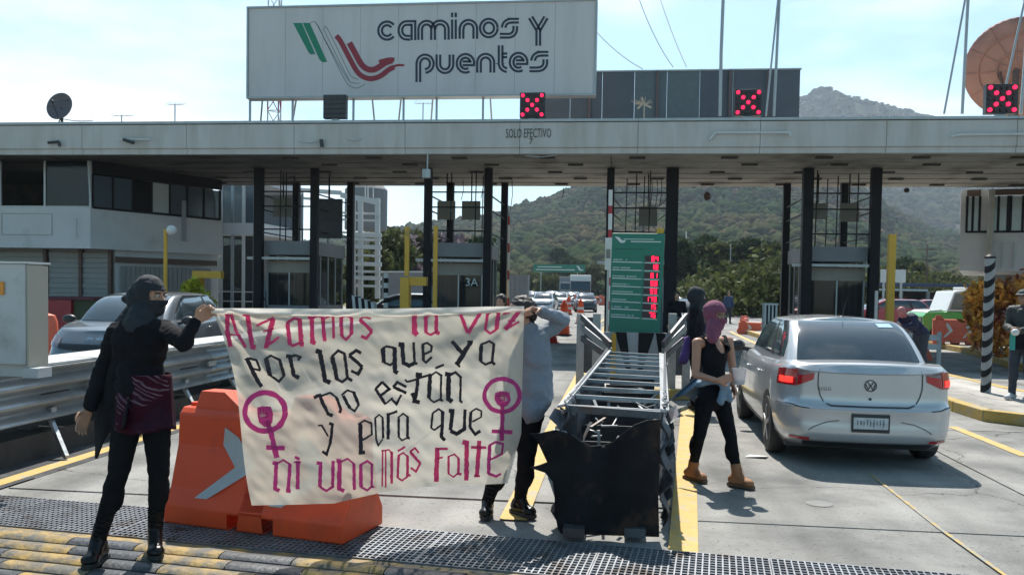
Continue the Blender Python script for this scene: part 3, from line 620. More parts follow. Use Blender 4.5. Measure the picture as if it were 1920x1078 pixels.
# red and white lattice mast behind the billboard
mt = thing('lattice_mast', 'red and white lattice mast rising behind the left end of the billboard', 'mast', tuple(at(514, 225, 27.5)[:2])+(ROOF,), world=True)
m0 = at(514, 222, 27.5); hw = .22; leg = [Vector((m0.x+a, 27.5+b, 0)) for a, b in ((-hw, 0), (hw, 0), (0, .35))]
for k in range(9):
    z0 = ROOF+k*.62; b = MB()
    for q_ in leg: b.cyl(q_+Vector((0, 0, z0)), q_+Vector((0, 0, z0+.62)), .022, n=6)
    for i in range(3): b.cyl(leg[i]+Vector((0, 0, z0)), leg[(i+1) % 3]+Vector((0, 0, z0+.6)), .014, n=5); b.cyl(leg[i]+Vector((0, 0, z0+.6)), leg[(i+1) % 3]+Vector((0, 0, z0+.6)), .014, n=5)
    b.build('mast_section', red_paint if k % 2 == 0 else white_paint, mt)
# dark billboard seen from behind
cx0 = at(1010, 172, 26.6); c = [at(1117, 139, 26.6), at(1501, 128, 26.6), at(1501, 216, 26.6)]
db = thing('dark_billboard', 'dark blue grey billboard back behind the white billboard and the middle red cross', 'billboard', (c[1].x, 26.6, ROOF), world=True)
dk = mat('screen_back', (.085, .10, .125), .6, .2, var=.12, sc=1.2); dk2 = mat('screen_back_pale', (.11, .14, .16), .6, .2, var=.1)
zt2 = (c[0].z+c[1].z)/2; zb2 = ROOF+.06; n = 8
for i in range(n):
    x0 = cx0.x+(c[1].x-cx0.x)*i/n; x1 = cx0.x+(c[1].x-cx0.x)*(i+1)/n
    for z0, z1 in ((zb2, zb2+.55), (zb2+.57, zt2)): MB().bx(x0+.004, x1-.004, 26.6, 26.65, z0, z1).build('sheet_panel', dk2 if i in (3, 4) else dk, db)
for px in (1105, 1232, 1368, 1440): p = at(px, 200, 26.5); MB().bar((p.x, 26.52, ROOF), (p.x, 26.52, zt2), .07).build('post', mat('reddish_steel', (.12, .085, .09), .6), db)
MB().bx(cx0.x, c[1].x, 26.48, 26.55, zb2+.50, zb2+.56).build('cross_rail', MC['reddish_steel'], db)
MB().bx(cx0.x, c[1].x+.03, 26.56, 26.68, zt2, zt2+.04).build('frame', alu, db)
# lane signals with red LED crosses
def signal(px, py0, py1, px1, lit, lab, dead=False):
    a = at(px, py0, 23.15); b = at(px1, py1, 23.15); t = thing('lane_signal', lab, 'lane signal', ((a.x+b.x)/2, 23.15, b.z), group='lane signals on the canopy edge', world=True)
    w_ = b.x-a.x; h = a.z-b.z
    MB().bx(a.x, b.x, 23.15, 23.35, b.z, a.z).build('housing', black_paint, t, bevel=.01)
    MB().bx(a.x+w_*.35, b.x-w_*.35, 23.2, 23.3, ROOF-.02, b.z).build('foot', alu, t)
    if dead:
        for i in range(1, 5): MB().bx(a.x, b.x, 23.14, 23.149, b.z+h*i/5-.004, b.z+h*i/5+.004).build('seam', post_black, t)
        return
    on = set([(i, i) for i in range(5)]+[(i, 4-i) for i in range(5)])
    for i in range(5):
        for j in range(5):
            x = a.x+w_*(.12+.19*i); z = b.z+h*(.12+.19*j); r_ = w_*.068
            bb_ = MB().cyl((x, 23.11, z), (x, 23.149, z), r_, n=12)
            bb_.build('led_cluster', red_led if (i, j) in on else led_off, t)
signal(975, 174, 221, 1021, 1, 'lit red cross signal right under the corner of the white billboard'); signal(1378, 168, 217, 1428, 1, 'lit red cross signal in front of the dark billboard')
signal(1850, 158, 213, 1908, 1, 'lit red cross signal in front of the big brown dish'); signal(606, 178, 222, 648, 0, 'unlit black lane signal under the left half of the billboard', True)
# antennas, guyed masts
def mast(pts, lab, r=.03, name='guyed_mast', cat='mast', m=alu):
    p = [at(*q) for q in pts]; t = MB(); t.tube(p, r, 6); o = t.build(name, m, None, loc=tuple(p[0])); tag(o, lab, cat); return o
mast([(1350, 218, 25), (1352, 100, 25), (1357, -30, 25)], 'single tall mast left of the middle red cross', .05)
def pair(p0, p1, p2, lab):
    a, b, c_ = at(*p0), at(*p1), at(*p2); t = thing('guyed_mast', lab, 'mast', tuple(b), world=True)
    MB().cyl(a, c_, .028, n=6).build('stay', alu, t); MB().cyl(b, c_, .04, n=6).build('pole', alu, t)
pair((1436, 218, 24.5), (1451, 218, 24.6), (1463, -40, 24.6), 'leaning mast pair right of the middle red cross')
pair((1770, 214, 24.5), (1804, 214, 24.6), (1817, -40, 24.6), 'tall mast with slanted stay left of the big dish')
pair((1884, 170, 24.4), (1914, 214, 24.5), (1935, -60, 24.5), 'rightmost mast and stay crossing the big dish')
def yagi(px, py0, py1, s, lab, m=alu):
    a = at(px, py0, 25.5); b = at(px, py1, 25.5); t = thing('tv_antenna', lab, 'antenna', (a.x, 25.5, ROOF), group='small antennas on the canopy', world=True)
    MB().cyl((a.x, 25.5, ROOF), (a.x, 25.5, b.z), .018, n=6).build('pole', m, t); q_ = MB()
    q_.cyl((a.x-s*.5, 25.4, b.z-.03), (a.x+s*.5, 25.7, b.z+.03), .010, n=5)
    for i in range(5): u = -.5+.25*i; q_.cyl((a.x+s*u-.02, 25.4+.3*(u+.5)-.14, b.z-.03+.05*u), (a.x+s*u+.02, 25.4+.3*(u+.5)+.14, b.z+.10), .008, n=5)
    q_.build('elements', m, t)
yagi(228, 224, 217, .5, 'small bare antenna right of the grey dish'); yagi(328, 224, 196, .32, 'thin antenna midway between grey dish and billboard'); yagi(793, 222, 194, .42, 'thin antenna seen under the billboard')
wn = MB(); p = at(1208, 196, 25.3)
for i in range(22):
    a_ = random.uniform(0, math.pi); l_ = random.uniform(.15, .42); wn.bar(p, p+Vector((math.cos(a_)*l_, random.uniform(-.15, .15), math.sin(a_)*l_*.5)), .015)
wn.bar(p+Vector((-.18, 0, -.12)), p+Vector((.0, 0, .06)), .05); wn.bar(p+Vector((.2, 0, -.1)), p, .05); wn.bar(p, (p.x, p.y, ROOF), .03)
tag(wn.build('wire_spray', mat('straw', (.42, .37, .30), .8), loc=tuple(p)), 'pale spiky tangle of wires in front of the dark billboard', 'antenna')
# sky wires
def wire(a, b, lab, sag=.4, r=.014):
    a = at(*a); b = at(*b); t = MB(); P = [a+(b-a)*k/10-Vector((0, 0, sag*4*(k/10)*(1-k/10))) for k in range(11)]; t.tube(P, r, 5); tag(t.build('guy_wire', mat('wire', (.3, .33, .36), .6), loc=tuple(a)), lab, 'wire', 'thin wires over the canopy')
wire((1118, 60, 30), (1205, 130, 27), 'short wire left above the dark billboard', .1); wire((1195, -10, 30), (1262, 126, 27), 'wire slanting down to the middle of the dark billboard', .2); wire((1235, -10, 31), (1287, 126, 27), 'wire slanting down just left of the tall mast', .1)
wire((112, 222, 26), (175, 226, 25), 'wire from the grey dish along the canopy edge', .05)
# dishes
def dish(c_, r, aim, m, lab, mb, stand):
    c_ = V3(c_); t = thing('satellite_dish', lab, 'satellite dish', (c_.x, c_.y, ROOF), world=True); z = V3(aim).normalized(); x = z.cross(Vector((0, 0, 1))).normalized(); y = x.cross(z)
    def fn_(k): return lambda u, v: c_+(x*math.cos(6.2832*v)+y*math.sin(6.2832*v))*(r*max(u, .001))+z*(r*.28*(u*u)-.28*r+k)
    b = MB(); b.grid(fn_(0), 10, 48); b.build('reflector', m, t, smooth='all', solid=.02)
    b = MB()
    for k in range(12):
        a_ = 6.2832*k/12; P = [c_+(x*math.cos(a_)+y*math.sin(a_))*(r*u)+z*(r*.28*(u*u)-.28*r-.03) for u in (.1, .4, .7, .98)]; b.tube(P, .014*r, 5)
    for u in (.35, .7): b.tube([c_+(x*math.cos(a_)+y*math.sin(a_))*(r*u)+z*(r*.28*(u*u)-.28*r-.04) for a_ in np.linspace(0, 6.2832, 25)], .014*r, 5)
    b.build('back_ribs', m, t)
    b = MB()
    for k in range(3): a_ = 2.1*k+.5; b.cyl(c_+(x*math.cos(a_)+y*math.sin(a_))*r*.9-z*.05, c_+z*r*.75, .012*r+.006, n=5)
    b.ball(c_+z*r*.75, .07*r+.02); b.build('feed_horn', mb, t)
    b = MB(); b.cyl(c_-z*(.3*r), (c_.x-z.x*.3*r, c_.y-z.y*.3*r, ROOF), .05*r+.02, n=8); b.cyl(c_-z*(.3*r)-x*.3*r, (c_.x-z.x*.3*r+x.x*.5, c_.y+.3, ROOF), .02*r+.01, n=6); b.build('mount', mb, t)
    return t
dish(atd(111, 199, 27), .43, (-.05, -1, .22), mat('dish_grey', (.15, .13, .14), .6, .3, var=.1, sc=4), 'small grey satellite dish at the left end of the canopy', black_paint, 1)
dish(atd(1908, 128, 27), 1.50, (.45, .85, .35), mat('dish_brown', (.42, .20, .15), .7, var=.1, sc=1.5, col2=(.30, .15, .12), sc2=1.2, thr=.6), 'large reddish brown satellite dish cut by the right edge', brown_steel, 1)
# ============================================================ OFFICE BUILDINGS
win_dark = glassmat('burnt_window', (.012, .013, .016), .72, .12); blind = mat('blind', (.40, .43, .43), .8, var=.08)
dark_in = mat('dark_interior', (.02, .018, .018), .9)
office = thing('left_office_building', 'two storey white office with a row of fire blackened windows at the left', 'building', (-16, 26, 0), world=True)
P0 = Vector((-24, 24.15, 0)); P1 = Vector((-15.4, 24.15, 0)); P2 = Vector((-13.45, 28.6, 0)); P3 = Vector((at(404, 450, 36).x, 36, 0)); P4 = Vector((-24, 36, 0))
Z1, Z2, Z3 = 2.62, 3.80, 5.17
def ext(b, pts, z0, z1): b.prism([(p.x, p.y, z0) for p in pts], (0, 0, z1-z0))
b = MB(); ext(b, [P0, P1, P2, P3, P4], Z1, Z2); b.build('wall_band', white_wall, office)
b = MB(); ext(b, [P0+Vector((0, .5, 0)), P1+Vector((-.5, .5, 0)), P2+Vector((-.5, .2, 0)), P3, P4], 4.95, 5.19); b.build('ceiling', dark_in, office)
b = MB(); ext(b, [P0+Vector((0, 4, 0)), P1+Vector((0, 4, 0)), Vector((at(398, 400, 32.6).x, 32.6, 0)), P3, P4], Z2, 4.95); b.build('back_room_wall', mat('burnt_wall', (.06, .05, .045), .9, var=.4, sc=2), office)
def wall_windows(a, b_, n, z0, z1, m, th=.05, post=.06, pm=post_black, skip=(), lean=0):
    d = (b_-a); L_ = d.length; d /= L_; nn = Vector((d.y, -d.x, 0))
    for i in range(n+1):
        p = a+d*(L_*i/n); MB().bar((p.x, p.y, z0), (p.x, p.y, z1), post, up=tuple(nn)).build('mullion', pm, office)
    for i in range(n):
        if i in skip: continue
        p = a+d*(L_*(i+.5)/n); w_ = L_/n-post
        MB().prism([p-d*w_/2+Vector((0, 0, z0)), p+d*w_/2+Vector((0, 0, z0)), p+d*w_/2+Vector((0, 0, z1-.02)), p-d*w_/2+Vector((0, 0, z1-.02))], -nn*.012).build('window_pane', m[i % len(m)], office)
    MB().bar(a+Vector((0, 0, z0)), b_+Vector((0, 0, z0)), .08, .07).build('sill', pm, office)
gb = glassmat('blue_window', (.09, .115, .14), .80, .12)
xw = [-24, -21.3, -18.6, -17.05, -15.5]
P0f = Vector((-24, 24.2, 0)); P1f = Vector((-15.42, 24.2, 0))
wall_windows(P0f, P1f, 6, Z2+.02, Z3, [win_dark], pm=alu, skip=(4,))
wall_windows(P1f+Vector((.02, .05, 0)), P2+Vector((-.03, -.1, 0)), 7, Z2+.02, 4.80, [gb, gb, win_dark, blind, gb, gb, gb], pm=post_black)
d_ = P2-P1f; MB().prism([P1f+Vector((0, 0, 4.82)), P2+Vector((0, 0, 4.82)), P2+Vector((0, 0, 5.16)), P1f+Vector((0, 0, 5.16))], (-.05, .03, 0)).build('transom', post_black, office)
MB().bx(-24, -15.2, 25.1, 25.25, 0, Z1).build('lower_wall', mat('lower_wall', (.25, .245, .23), .9, var=.08, sc=1.5), office)
b = MB(); ext(b, [Vector((-15.2, 25.1, 0)), Vector((-13.6, 28.7, 0)), Vector((at(400, 450, 36).x, 36, 0)), Vector((-17.4, 36, 0))], 0, Z1); b.build('lower_wall', white_wall, office)
for x in (-17.4, -16.25, -15.3): MB().bx(x-.05, x+.05, 24.95, 25.09, 0, Z1).build('door_post', brown_steel, office)
sl_m = mat('shutter', (.25, .26, .26), .6, .2, var=.06)
for x0, x1 in ((-22.5, -19.2), (-19.1, -17.5), (-17.3, -16.3), (-16.2, -15.35)):
    for k in range(16): MB().bx(x0, x1, 25.03-(k % 2)*.02, 25.09, .05+k*.155, .05+k*.155+.145).build('shutter_slat', sl_m, office)
a_ = Vector((-15.15, 25.0, 0)); e_ = Vector((-13.6, 28.5, 0)); d_ = (e_-a_).normalized(); nn_ = Vector((d_.y, -d_.x, 0))
for k in range(20):
    p = a_+d_*(.2+k*.17); MB().prism([p+nn_*.04, p+d_*.15+nn_*.04, p+d_*.15+nn_*.04+Vector((0, 0, 2.15)), p+nn_*.04+Vector((0, 0, 2.15))], -nn_*.03).build('door_slat', sl_m, office)
MB().prism([a_+nn_*.05+Vector((0, 0, 2.25)), e_+nn_*.05+Vector((0, 0, 2.25)), e_+nn_*.05+Vector((0, 0, 2.42)), a_+nn_*.05+Vector((0, 0, 2.42))], -nn_*.04).build('duct', brown_steel, office)
q_ = at(345, 430, 27); MB().bar((q_.x, 27.0, 3.0), (q_.x, 27.0, 4.3), .1).build('cable_duct', booth_grey, office)
q_ = at(165, 350, 24.1); MB().cyl((q_.x+.1, 24.08, 3.8), (q_.x+.02, 24.08, 5.16), .03, n=6).build('conduit', alu, office); 
MB().cyl((P1f.x-.35, 24.05, 2.9), (P1f.x-.35, 24.05, 3.5), .015, n=6).build('conduit', alu, office)
# outlines of removed signs on the white wall band
for x0, x1, z0, z1 in ((-18.2, -16.6, 3.0, 3.62), (-20.5, -18.5, 3.1, 3.5)): 
    b = MB()
    for a1, b1 in (((x0, z0), (x1, z0)), ((x1, z0), (x1, z1)), ((x1, z1), (x0, z1)), ((x0, z1), (x0, z0))): b.bar((a1[0], 24.145, a1[1]), (b1[0], 24.145, b1[1]), .02, .02)
    b.build('sign_outline', mat('faint_mark', (.36, .35, .34), .9), office)
# red container with white figure beside the wall, orange ball-like drum
ct = thing('red_skip', 'low dark red skip in front of the office shutters', 'skip', tuple(gp(95, 640)), world=True)
q0 = at(70, 600, 23.0); q1 = at(133, 600, 23.0)
MB().bx(q0.x, q1.x, 23, 24, 0.1, at(100, 562, 23).z).build('side', red_paint, ct); MB().bx(q1.x+.02, at(176, 600, 23).x, 23.1, 24, .1, at(150, 562, 23).z).build('tarp', mat('dull_green', (.06, .07, .035), .8), ct)
MB().bx(q0.x, at(176, 600, 23).x, 22.97, 24.03, at(100, 562, 23).z+.01, at(100, 556, 23).z).build('rim', mat('dark_red', (.10, .015, .03), .6), ct)
q_ = at(90, 612, 17.5); tg = thing('orange_drum', 'small orange drum left of the grey hatchback bonnet', 'drum', tuple(q_), world=True); MB().lathe([(.02, .28), (.14, .24), (.19, .1), (.21, -.25), (.20, -.9)], q_).build('body', orange_far, tg, smooth=True)
# rooms and stairs: white steel frame and the annex behind
ax = thing('annex_building', 'pale annex with large panes behind the left office', 'building', tuple(at(440, 545, 34)[:2])+(0,), world=True)
Ya = 36; a = at(412, 345, Ya); b_ = at(478, 345, Ya)
MB().bx(a.x-1, b_.x+.3, Ya, Ya+5, at(440, 440, Ya).z, at(440, 418, Ya).z).build('floor_band', white_wall, ax)
MB().bx(a.x-1, b_.x+.3, Ya, Ya+5, at(440, 344, Ya).z, at(440, 330, Ya).z).build('roof', white_wall, ax)
MB().bx(a.x-1, b_.x+.3, Ya+4.8, Ya+5, 0, at(440, 340, Ya).z).build('back_wall', booth_grey, ax)
for i in range(4):
    xx = at(414+21*i, 380, Ya).x; MB().bx(xx-.06, xx+.06, Ya+.02, Ya+.15, 0, at(440, 344, Ya).z).build('mullion', white_paint if i % 2 == 0 else alu, ax)
for i in range(3):
    x0 = at(414+21*i, 380, Ya).x+.08; x1 = at(414+21*(i+1), 380, Ya).x-.08; MB().bx(x0, x1, Ya+.06, Ya+.08, at(440, 418, Ya).z, at(440, 347, Ya).z).build('window_pane', gb, ax); MB().bx(x0, x1, Ya+.06, Ya+.08, .2, at(440, 440, Ya).z-.05).build('window_pane', win_dark, ax)
for z in (.5, .9, 1.3): MB().bx(a.x-1, b_.x+.3, Ya-.5, Ya-.46, z, z+.04).build('railing', white_paint, ax)
sf = thing('white_steel_frame', 'white open steel frame with horizontal rails left of the trees', 'steel frame', tuple(at(690, 545, 42)[:2])+(0,), world=True)
def fb(p, q_, wd=.2, name='beam'): MB().bar(at(*p), at(*q_), wd).build(name, white_paint, sf)
for px in (506, 556, 676, 708, 662): fb((px, 352 if px < 660 else 372, 42), (px, 560, 42), .22, 'column')
fb((500, 352, 42), (640, 362, 42)); fb((640, 366, 42), (712, 380, 42), .25); fb((500, 366, 42.2), (640, 378, 42.2), .12)
for k, py in enumerate((440, 448, 462, 478, 494, 508, 520, 535)): fb((655, py, 41.9-.02*k), (715, py+2, 41.9-.02*k), .12 if k % 2 else .2, 'rail')
for k, py in enumerate((395, 408, 432, 445, 460)): fb((500, py, 42.3), (560, py+2, 42.3), .10, 'rail'); fb((640, py+4, 42.3), (712, py+6, 42.3), .10, 'rail')
for px in (690, 700, 685): fb((px, 345, 43), (px, 372, 43), .05, 'rail')
tk = MB().lathe([(.02, .0), (1.05, 0), (1.1, .05), (1.1, 2.1), (.9, 2.35), (.3, 2.5)], atd(686, 432, 46), n=24).build('water_tank', mat('tank_grey', (.16, .17, .18), .7), loc=tuple(atd(686, 432, 46)), smooth=True); tag(tk, 'dark grey cylindrical tank standing on the white steel frame', 'tank')
# right building
rb = thing('right_office_building', 'white office storey with tall pale windows at the right edge', 'building', (13, 31, 0), world=True)
Yr = 31.0; xr = at(1801, 430, Yr).x; RW = 19
A0 = Vector((xr, Yr, 0)); A1 = Vector((RW, 29.0, 0)); d_ = (A1-A0).normalized(); nn_ = Vector((d_.y, -d_.x, 0))
z_s = at(1802, 436, Yr).z; z_b = at(1802, 508, Yr).z; z_t = at(1802, 350, Yr).z
b = MB(); ext(b, [A0, A1, Vector((RW, 38, 0)), Vector((at(1808, 450, 38).x, 38, 0))], z_b, z_s); b.build('wall_band', white_wall, rb)
b = MB(); ext(b, [A0+Vector((.5, 1.5, 0)), A1+Vector((0, 1.5, 0)), Vector((RW, 38, 0)), Vector((at(1812, 450, 38).x, 38, 0))], z_s, 5.19); b.build('inner_wall', mat('room', (.33, .34, .33), .9), rb)
def seg(x0, x1, z0, z1, m, name, off=0): 
    t0 = (x0-A0.x)/d_.x; t1 = (x1-A0.x)/d_.x; p = A0+d_*t0+nn_*off; q2 = A0+d_*t1+nn_*off
    return MB().prism([p+Vector((0, 0, z0)), q2+Vector((0, 0, z0)), q2+Vector((0, 0, z1)), p+Vector((0, 0, z1))], -nn_*.06).build(name, m, rb)
def xr_(px): 
    o = onplane(px, 400, A0, nn_); return o.x
seg(xr_(1801), xr_(1812), z_s, 5.17, white_wall, 'corner_pier')
seg(xr_(1838), xr_(1860), z_s, 5.17, white_wall, 'pier')
for a1, b1 in ((1812, 1838), (1860, 1990)): seg(xr_(a1), xr_(b1), 4.95 if a1 < 1850 else 4.98, 5.17, brown_steel, 'lintel', .02)
for e_ in (1813, 1824, 1837, 1862, 1872, 1890, 1895, 1918, 1945): seg(xr_(e_)-.035, xr_(e_)+.035, z_s, 4.95, post_black, 'mullion', .02)
for a1, b1 in ((1815, 1823), (1825, 1836), (1864, 1871), (1874, 1888), (1897, 1917), (1920, 1944)): seg(xr_(a1), xr_(b1), z_s+.03, 4.93, mat('pale_pane', (.33, .40, .42), .15, var=.1, sc=2, spec=.6), 'window_pane', -.01)
seg(xr_(1812), RW, z_s-.02, z_s+.05, post_black, 'sill', .03)
for px in (1876, 1898): q_ = onplane(px, 490, A0, nn_); MB().cyl((q_.x, q_.y-.1, z_b+.1), (q_.x, q_.y-.1, z_b+.95), .03, n=6).build('vent_pipe', alu, rb)
q_ = onplane(1850, 480, A0, nn_); MB().cyl((q_.x, q_.y-.22, .1), (q_.x, q_.y-.22, 5.15), .1, n=10).build('downpipe', dirty_white, rb)
b = MB(); ext(b, [A0+Vector((3, 5, 0)), A1+Vector((0, 5, 0)), Vector((RW, 38, 0)), Vector((xr+4.5, 38, 0))], 0, z_b-.002); b.build('lower_wall', booth_grey, rb)
# service shelter with dark blue roof beyond the lanes, right
sh = thing('blue_roof_shelter', 'long low shelter with dark blue roof beyond the red cars', 'shelter', tuple(atd(1680, 560, 62)[:2])+(0,), world=True)
def sbx(p0, p1, Y0, Y1, name, m): a = at(*p0, Y0); b = at(*p1, Y0); MB().bx(min(a.x, b.x), max(a.x, b.x), Y0, Y1, min(a.z, b.z), max(a.z, b.z)).build(name, m, sh)
blu = mat('blue_roof', (.03, .05, .12), .5, var=.15)
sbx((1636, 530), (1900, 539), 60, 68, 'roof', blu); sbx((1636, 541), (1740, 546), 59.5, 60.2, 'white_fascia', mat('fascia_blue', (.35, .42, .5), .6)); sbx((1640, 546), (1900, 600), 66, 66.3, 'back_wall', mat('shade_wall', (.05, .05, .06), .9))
for px in (1642, 1690, 1740, 1800, 1850): sbx((px-2, 546), (px+2, 600), 60.3, 60.6, 'column', booth_grey)
sbx((1664, 556), (1700, 570), 63, 65, 'counter', mat('counter_rust', (.20, .05, .03), .7))
def board(px0, py0, px1, py1, Y, lab, m, name='notice_board', post=True, textm=None):
    a = at(px0, py0, Y); b = at(px1, py1, Y); t = thing(name, lab, 'sign', ((a.x+b.x)/2, Y, 0), world=True)
    MB().bx(a.x, b.x, Y, Y+.08, b.z, a.z).build('board', m, t)
    for xx in (a.x+(b.x-a.x)*.15, b.x-(b.x-a.x)*.15): MB().bx(xx-.06, xx+.06, Y+.1, Y+.22, -.05, a.z).build('post', alu, t)
    return t, a, b
board(1652, 505, 1698, 530, 58, 'white sign board above the blue roofed shelter', white_paint)
gs, a, b = board(1000, 495, 1097, 511, 130, 'distant green overhead road sign beyond the queue of cars', green_sign, 'highway_sign')
for k, (z, x0, x1) in enumerate(((.65, .08, .55), (.3, .05, .8))): MB().bx(a.x+(b.x-a.x)*x0, a.x+(b.x-a.x)*x1, 129.93, 129.99, b.z+(a.z-b.z)*z-.07, b.z+(a.z-b.z)*z+.07).build('text_line', sign_white, gs)
MB().poly([(a.x+(b.x-a.x)*u, 129.95, b.z+(a.z-b.z)*v) for u, v in ((.83, .85), (.88, .8), (.92, .35), (.97, .4), (.95, .2), (.89, .25))]).build('logo', sign_white, gs, recalc=False)
# utility poles and lamp poles
def pole(px, py0, dep, lab, r=.09, arms=1, m=brown_steel, name='utility_pole', cat='pole'):
    p = atd(px, 545, dep); zt_ = atd(px, py0, dep).z; t = thing(name, lab, cat, (p.x, p.y, 0), world=True); MB().cyl((p.x, p.y, -.1), (p.x, p.y, zt_), r, r*.6, 8).build('shaft', m, t)
    for k in range(arms): MB().bar((p.x-.9, p.y, zt_-.5-.9*k), (p.x+.9, p.y, zt_-.5-.9*k), .1).build('crossarm', m, t)
pole(1736, 458, 80, 'wooden utility pole with crossarms right of the yellow post', arms=2); pole(1368, 458, 95, 'slim grey lamp pole in front of the dark trees', r=.07, arms=0, m=alu, name='lamp_pole')
pole(1284, 434, 200, 'pale pole standing on the hillside above the trees', r=.2, arms=0, m=white_paint, name='lamp_pole')
hs = MB(); p = atd(1168, 424, 500); hs.bx(p.x-14, p.x+14, p.y, p.y+12, p.z-3, p.z+1.5); tag(hs.build('hill_house', white_paint, loc=tuple(p)), 'white hillside house between the third booth posts', 'house'); 
hs = MB(); p = atd(1348, 418, 500); hs.bx(p.x-4, p.x+4, p.y, p.y+7, p.z-3, p.z+1); hs.prism([(p.x-4.4, p.y-.3, p.z+1), (p.x+4.4, p.y-.3, p.z+1), (p.x, p.y-.3, p.z+3)], (0, 8, 0)); tag(hs.build('hill_house', white_paint, loc=tuple(p)), 'tiny white house alone on the green slope right of the third booth', 'house')
# far roadside box walls left of the queue
gwall = thing('corrugated_wall', 'grey corrugated box wall behind the banner holders right hand', 'wall', tuple(atd(965, 560, 40)[:2])+(0,), world=True)
for k in range(9): a = at(950+k*4.5, 515, 40); b = at(954.5+k*4.5, 590, 40); MB().bx(a.x, b.x-.01, 40+(k % 2)*.03, 40.4, -.05, a.z).build('wall_panel', booth_grey, gwall)
gwall2 = thing('grey_yard_wall', 'long grey wall behind the yellow barrier machine', 'wall', tuple(atd(760, 560, 45)[:2])+(0,), world=True)
for k in range(6): a = at(716+k*15, 511, 45); b = at(731+k*15, 590, 45); MB().bx(a.x, b.x-.03, 45, 45.2, -.05, a.z).build('wall_panel', booth_grey, gwall2); MB().bx(a.x, b.x-.03, 44.95, 45.25, a.z, a.z+.08).build('coping', white_paint, gwall2)
vs, fs = leaves(2600, [(*(atd(370, 545, 24.5)[:2]), .95, .45, .45, .45), (*(atd(362, 545, 24.5)[:2]), 1.35, .25, .3, .35)], .10, 9)
sb = thing('yellow_shrub', 'bright yellow green shrub beside the yellow bracket post', 'shrub', (0, 0, 0)); npmesh('foliage', vs, fs, mat('leaf_yellow', (.42, .42, .04), .7, var=.25, sc=3, island=True, trans=.35), sb, nv=4)
# croton bush, right
cb = thing('croton_bush', 'orange and yellow leaved bush behind the striped pole', 'shrub', (0, 0, 0)); g = gp(1880, 660)
def cl(px, py, dep, r_, rz): p = atd(px, py, dep); return (p.x, p.y, p.z, r_, r_, rz)
lob = [cl(px, py, dep, r_, rz) for px, py, dep, r_, rz in ((1835, 555, 19.3, .28, .28), (1832, 590, 19.3, .3, .3), (1850, 570, 19.8, .4, .35), (1875, 550, 19.5, .4, .32), (1900, 560, 19.5, .4, .4), (1925, 550, 19.5, .5, .45), (1890, 600, 19.6, .6, .5), (1850, 620, 19.4, .4, .4), (1945, 600, 19.5, .6, .6), (1880, 640, 19.5, .5, .4))]
vs, fs = leaves(2600, lob, .095, 5)
hz = vs[:, 2]; cf = mat('leaf_croton', (.60, .27, .04), .55, var=.3, sc=2.5, col2=(.22, .04, .03), sc2=1.6, thr=.56, soft=.06, island=True, trans=.35, ivar=.55); npmesh('foliage', vs, fs, cf, cb, nv=4)
st = MB()
for L_ in lob: st.cyl((g.x+random.uniform(-.3, .3), g.y+.6+random.uniform(-.2, .2), 0), (L_[0], L_[1], L_[2]), .02, .008, 5)
st.build('stems', bark, cb)
# ============================================================ STREET FURNITURE
# striped pole on the right island
zp = gp(1848, 735, .15); zt_ = 2.25
zpole = thing('striped_pole', 'black and white diagonally striped pole on the right traffic island', 'pole', tuple(zp), world=True)
h = zt_-.15; r_ = .075
MB().cyl((zp.x, zp.y, .15), (zp.x, zp.y, zt_), r_, n=24).build('shaft', mat('pole_grey', (.27, .275, .28), .6, var=.1, sc=6), zpole, smooth=True)
nb = 9
for k in range(nb):
    z0 = .15+h*(k+.0)/nb
    def fn_(u, v, z0=z0):
        a_ = 6.2832*u; z = z0+.46*h/nb*v+.15*(.5+.5*math.cos(a_-.5)); z = min(max(z, .152), zt_+.002); return (zp.x+(r_+.002)*math.cos(a_), zp.y+(r_+.002)*math.sin(a_), z)
    MB().grid(fn_, 24, 1).build('black_stripe', post_black, zpole, recalc=False, smooth='all')
MB().lathe([(r_+.006, 0), (r_+.006, .03), (.02, .07)], (zp.x, zp.y, zt_)).build('cap', post_black, zpole)
def simple_pole(px, pyb, pyt, dep, wd, m, lab, name, sq=True):
    p = atd(px, pyb, dep); q_ = atd(px, pyt, dep); t = thing(name, lab, 'post', (p.x, p.y, 0), world=True); 
    (MB().bx(p.x-wd/2, p.x+wd/2, p.y-wd/2, p.y+wd/2, 0, q_.z) if sq else MB().cyl((p.x, p.y, 0), (p.x, p.y, q_.z), wd/2, n=10)).build('shaft', m, t)
    MB().bx(p.x-wd*.9, p.x+wd*.9, p.y-wd*.9, p.y+wd*.9, -.01, .03).build('base_plate', m, t); return t, p, q_
simple_pole(1667, 620, 440, 21, .16, yellow_steel, 'tall yellow post right of the silver sedan roof', 'yellow_post')
t, p, q_ = simple_pole(310, 600, 430, 22.5, .10, yellow_steel, 'yellow lamp post in front of the left office', 'yellow_lamp_post', False)
MB().ball((p.x+.16, p.y, q_.z-.03), .13, 14, 10).build('lamp_globe', white_paint, t, smooth='all'); MB().bar((p.x, p.y, q_.z-.04), (p.x+.16, p.y, q_.z-.1), .04).build('arm', yellow_steel, t)
simple_pole(815, 600, 424, 22.5, .10, yellow_steel, 'slim yellow post in front of the 3A toll booth', 'yellow_post')
simple_pole(1641, 625, 545, 20, .06, alu, 'short white post by the booth right of the silver car', 'short_post')
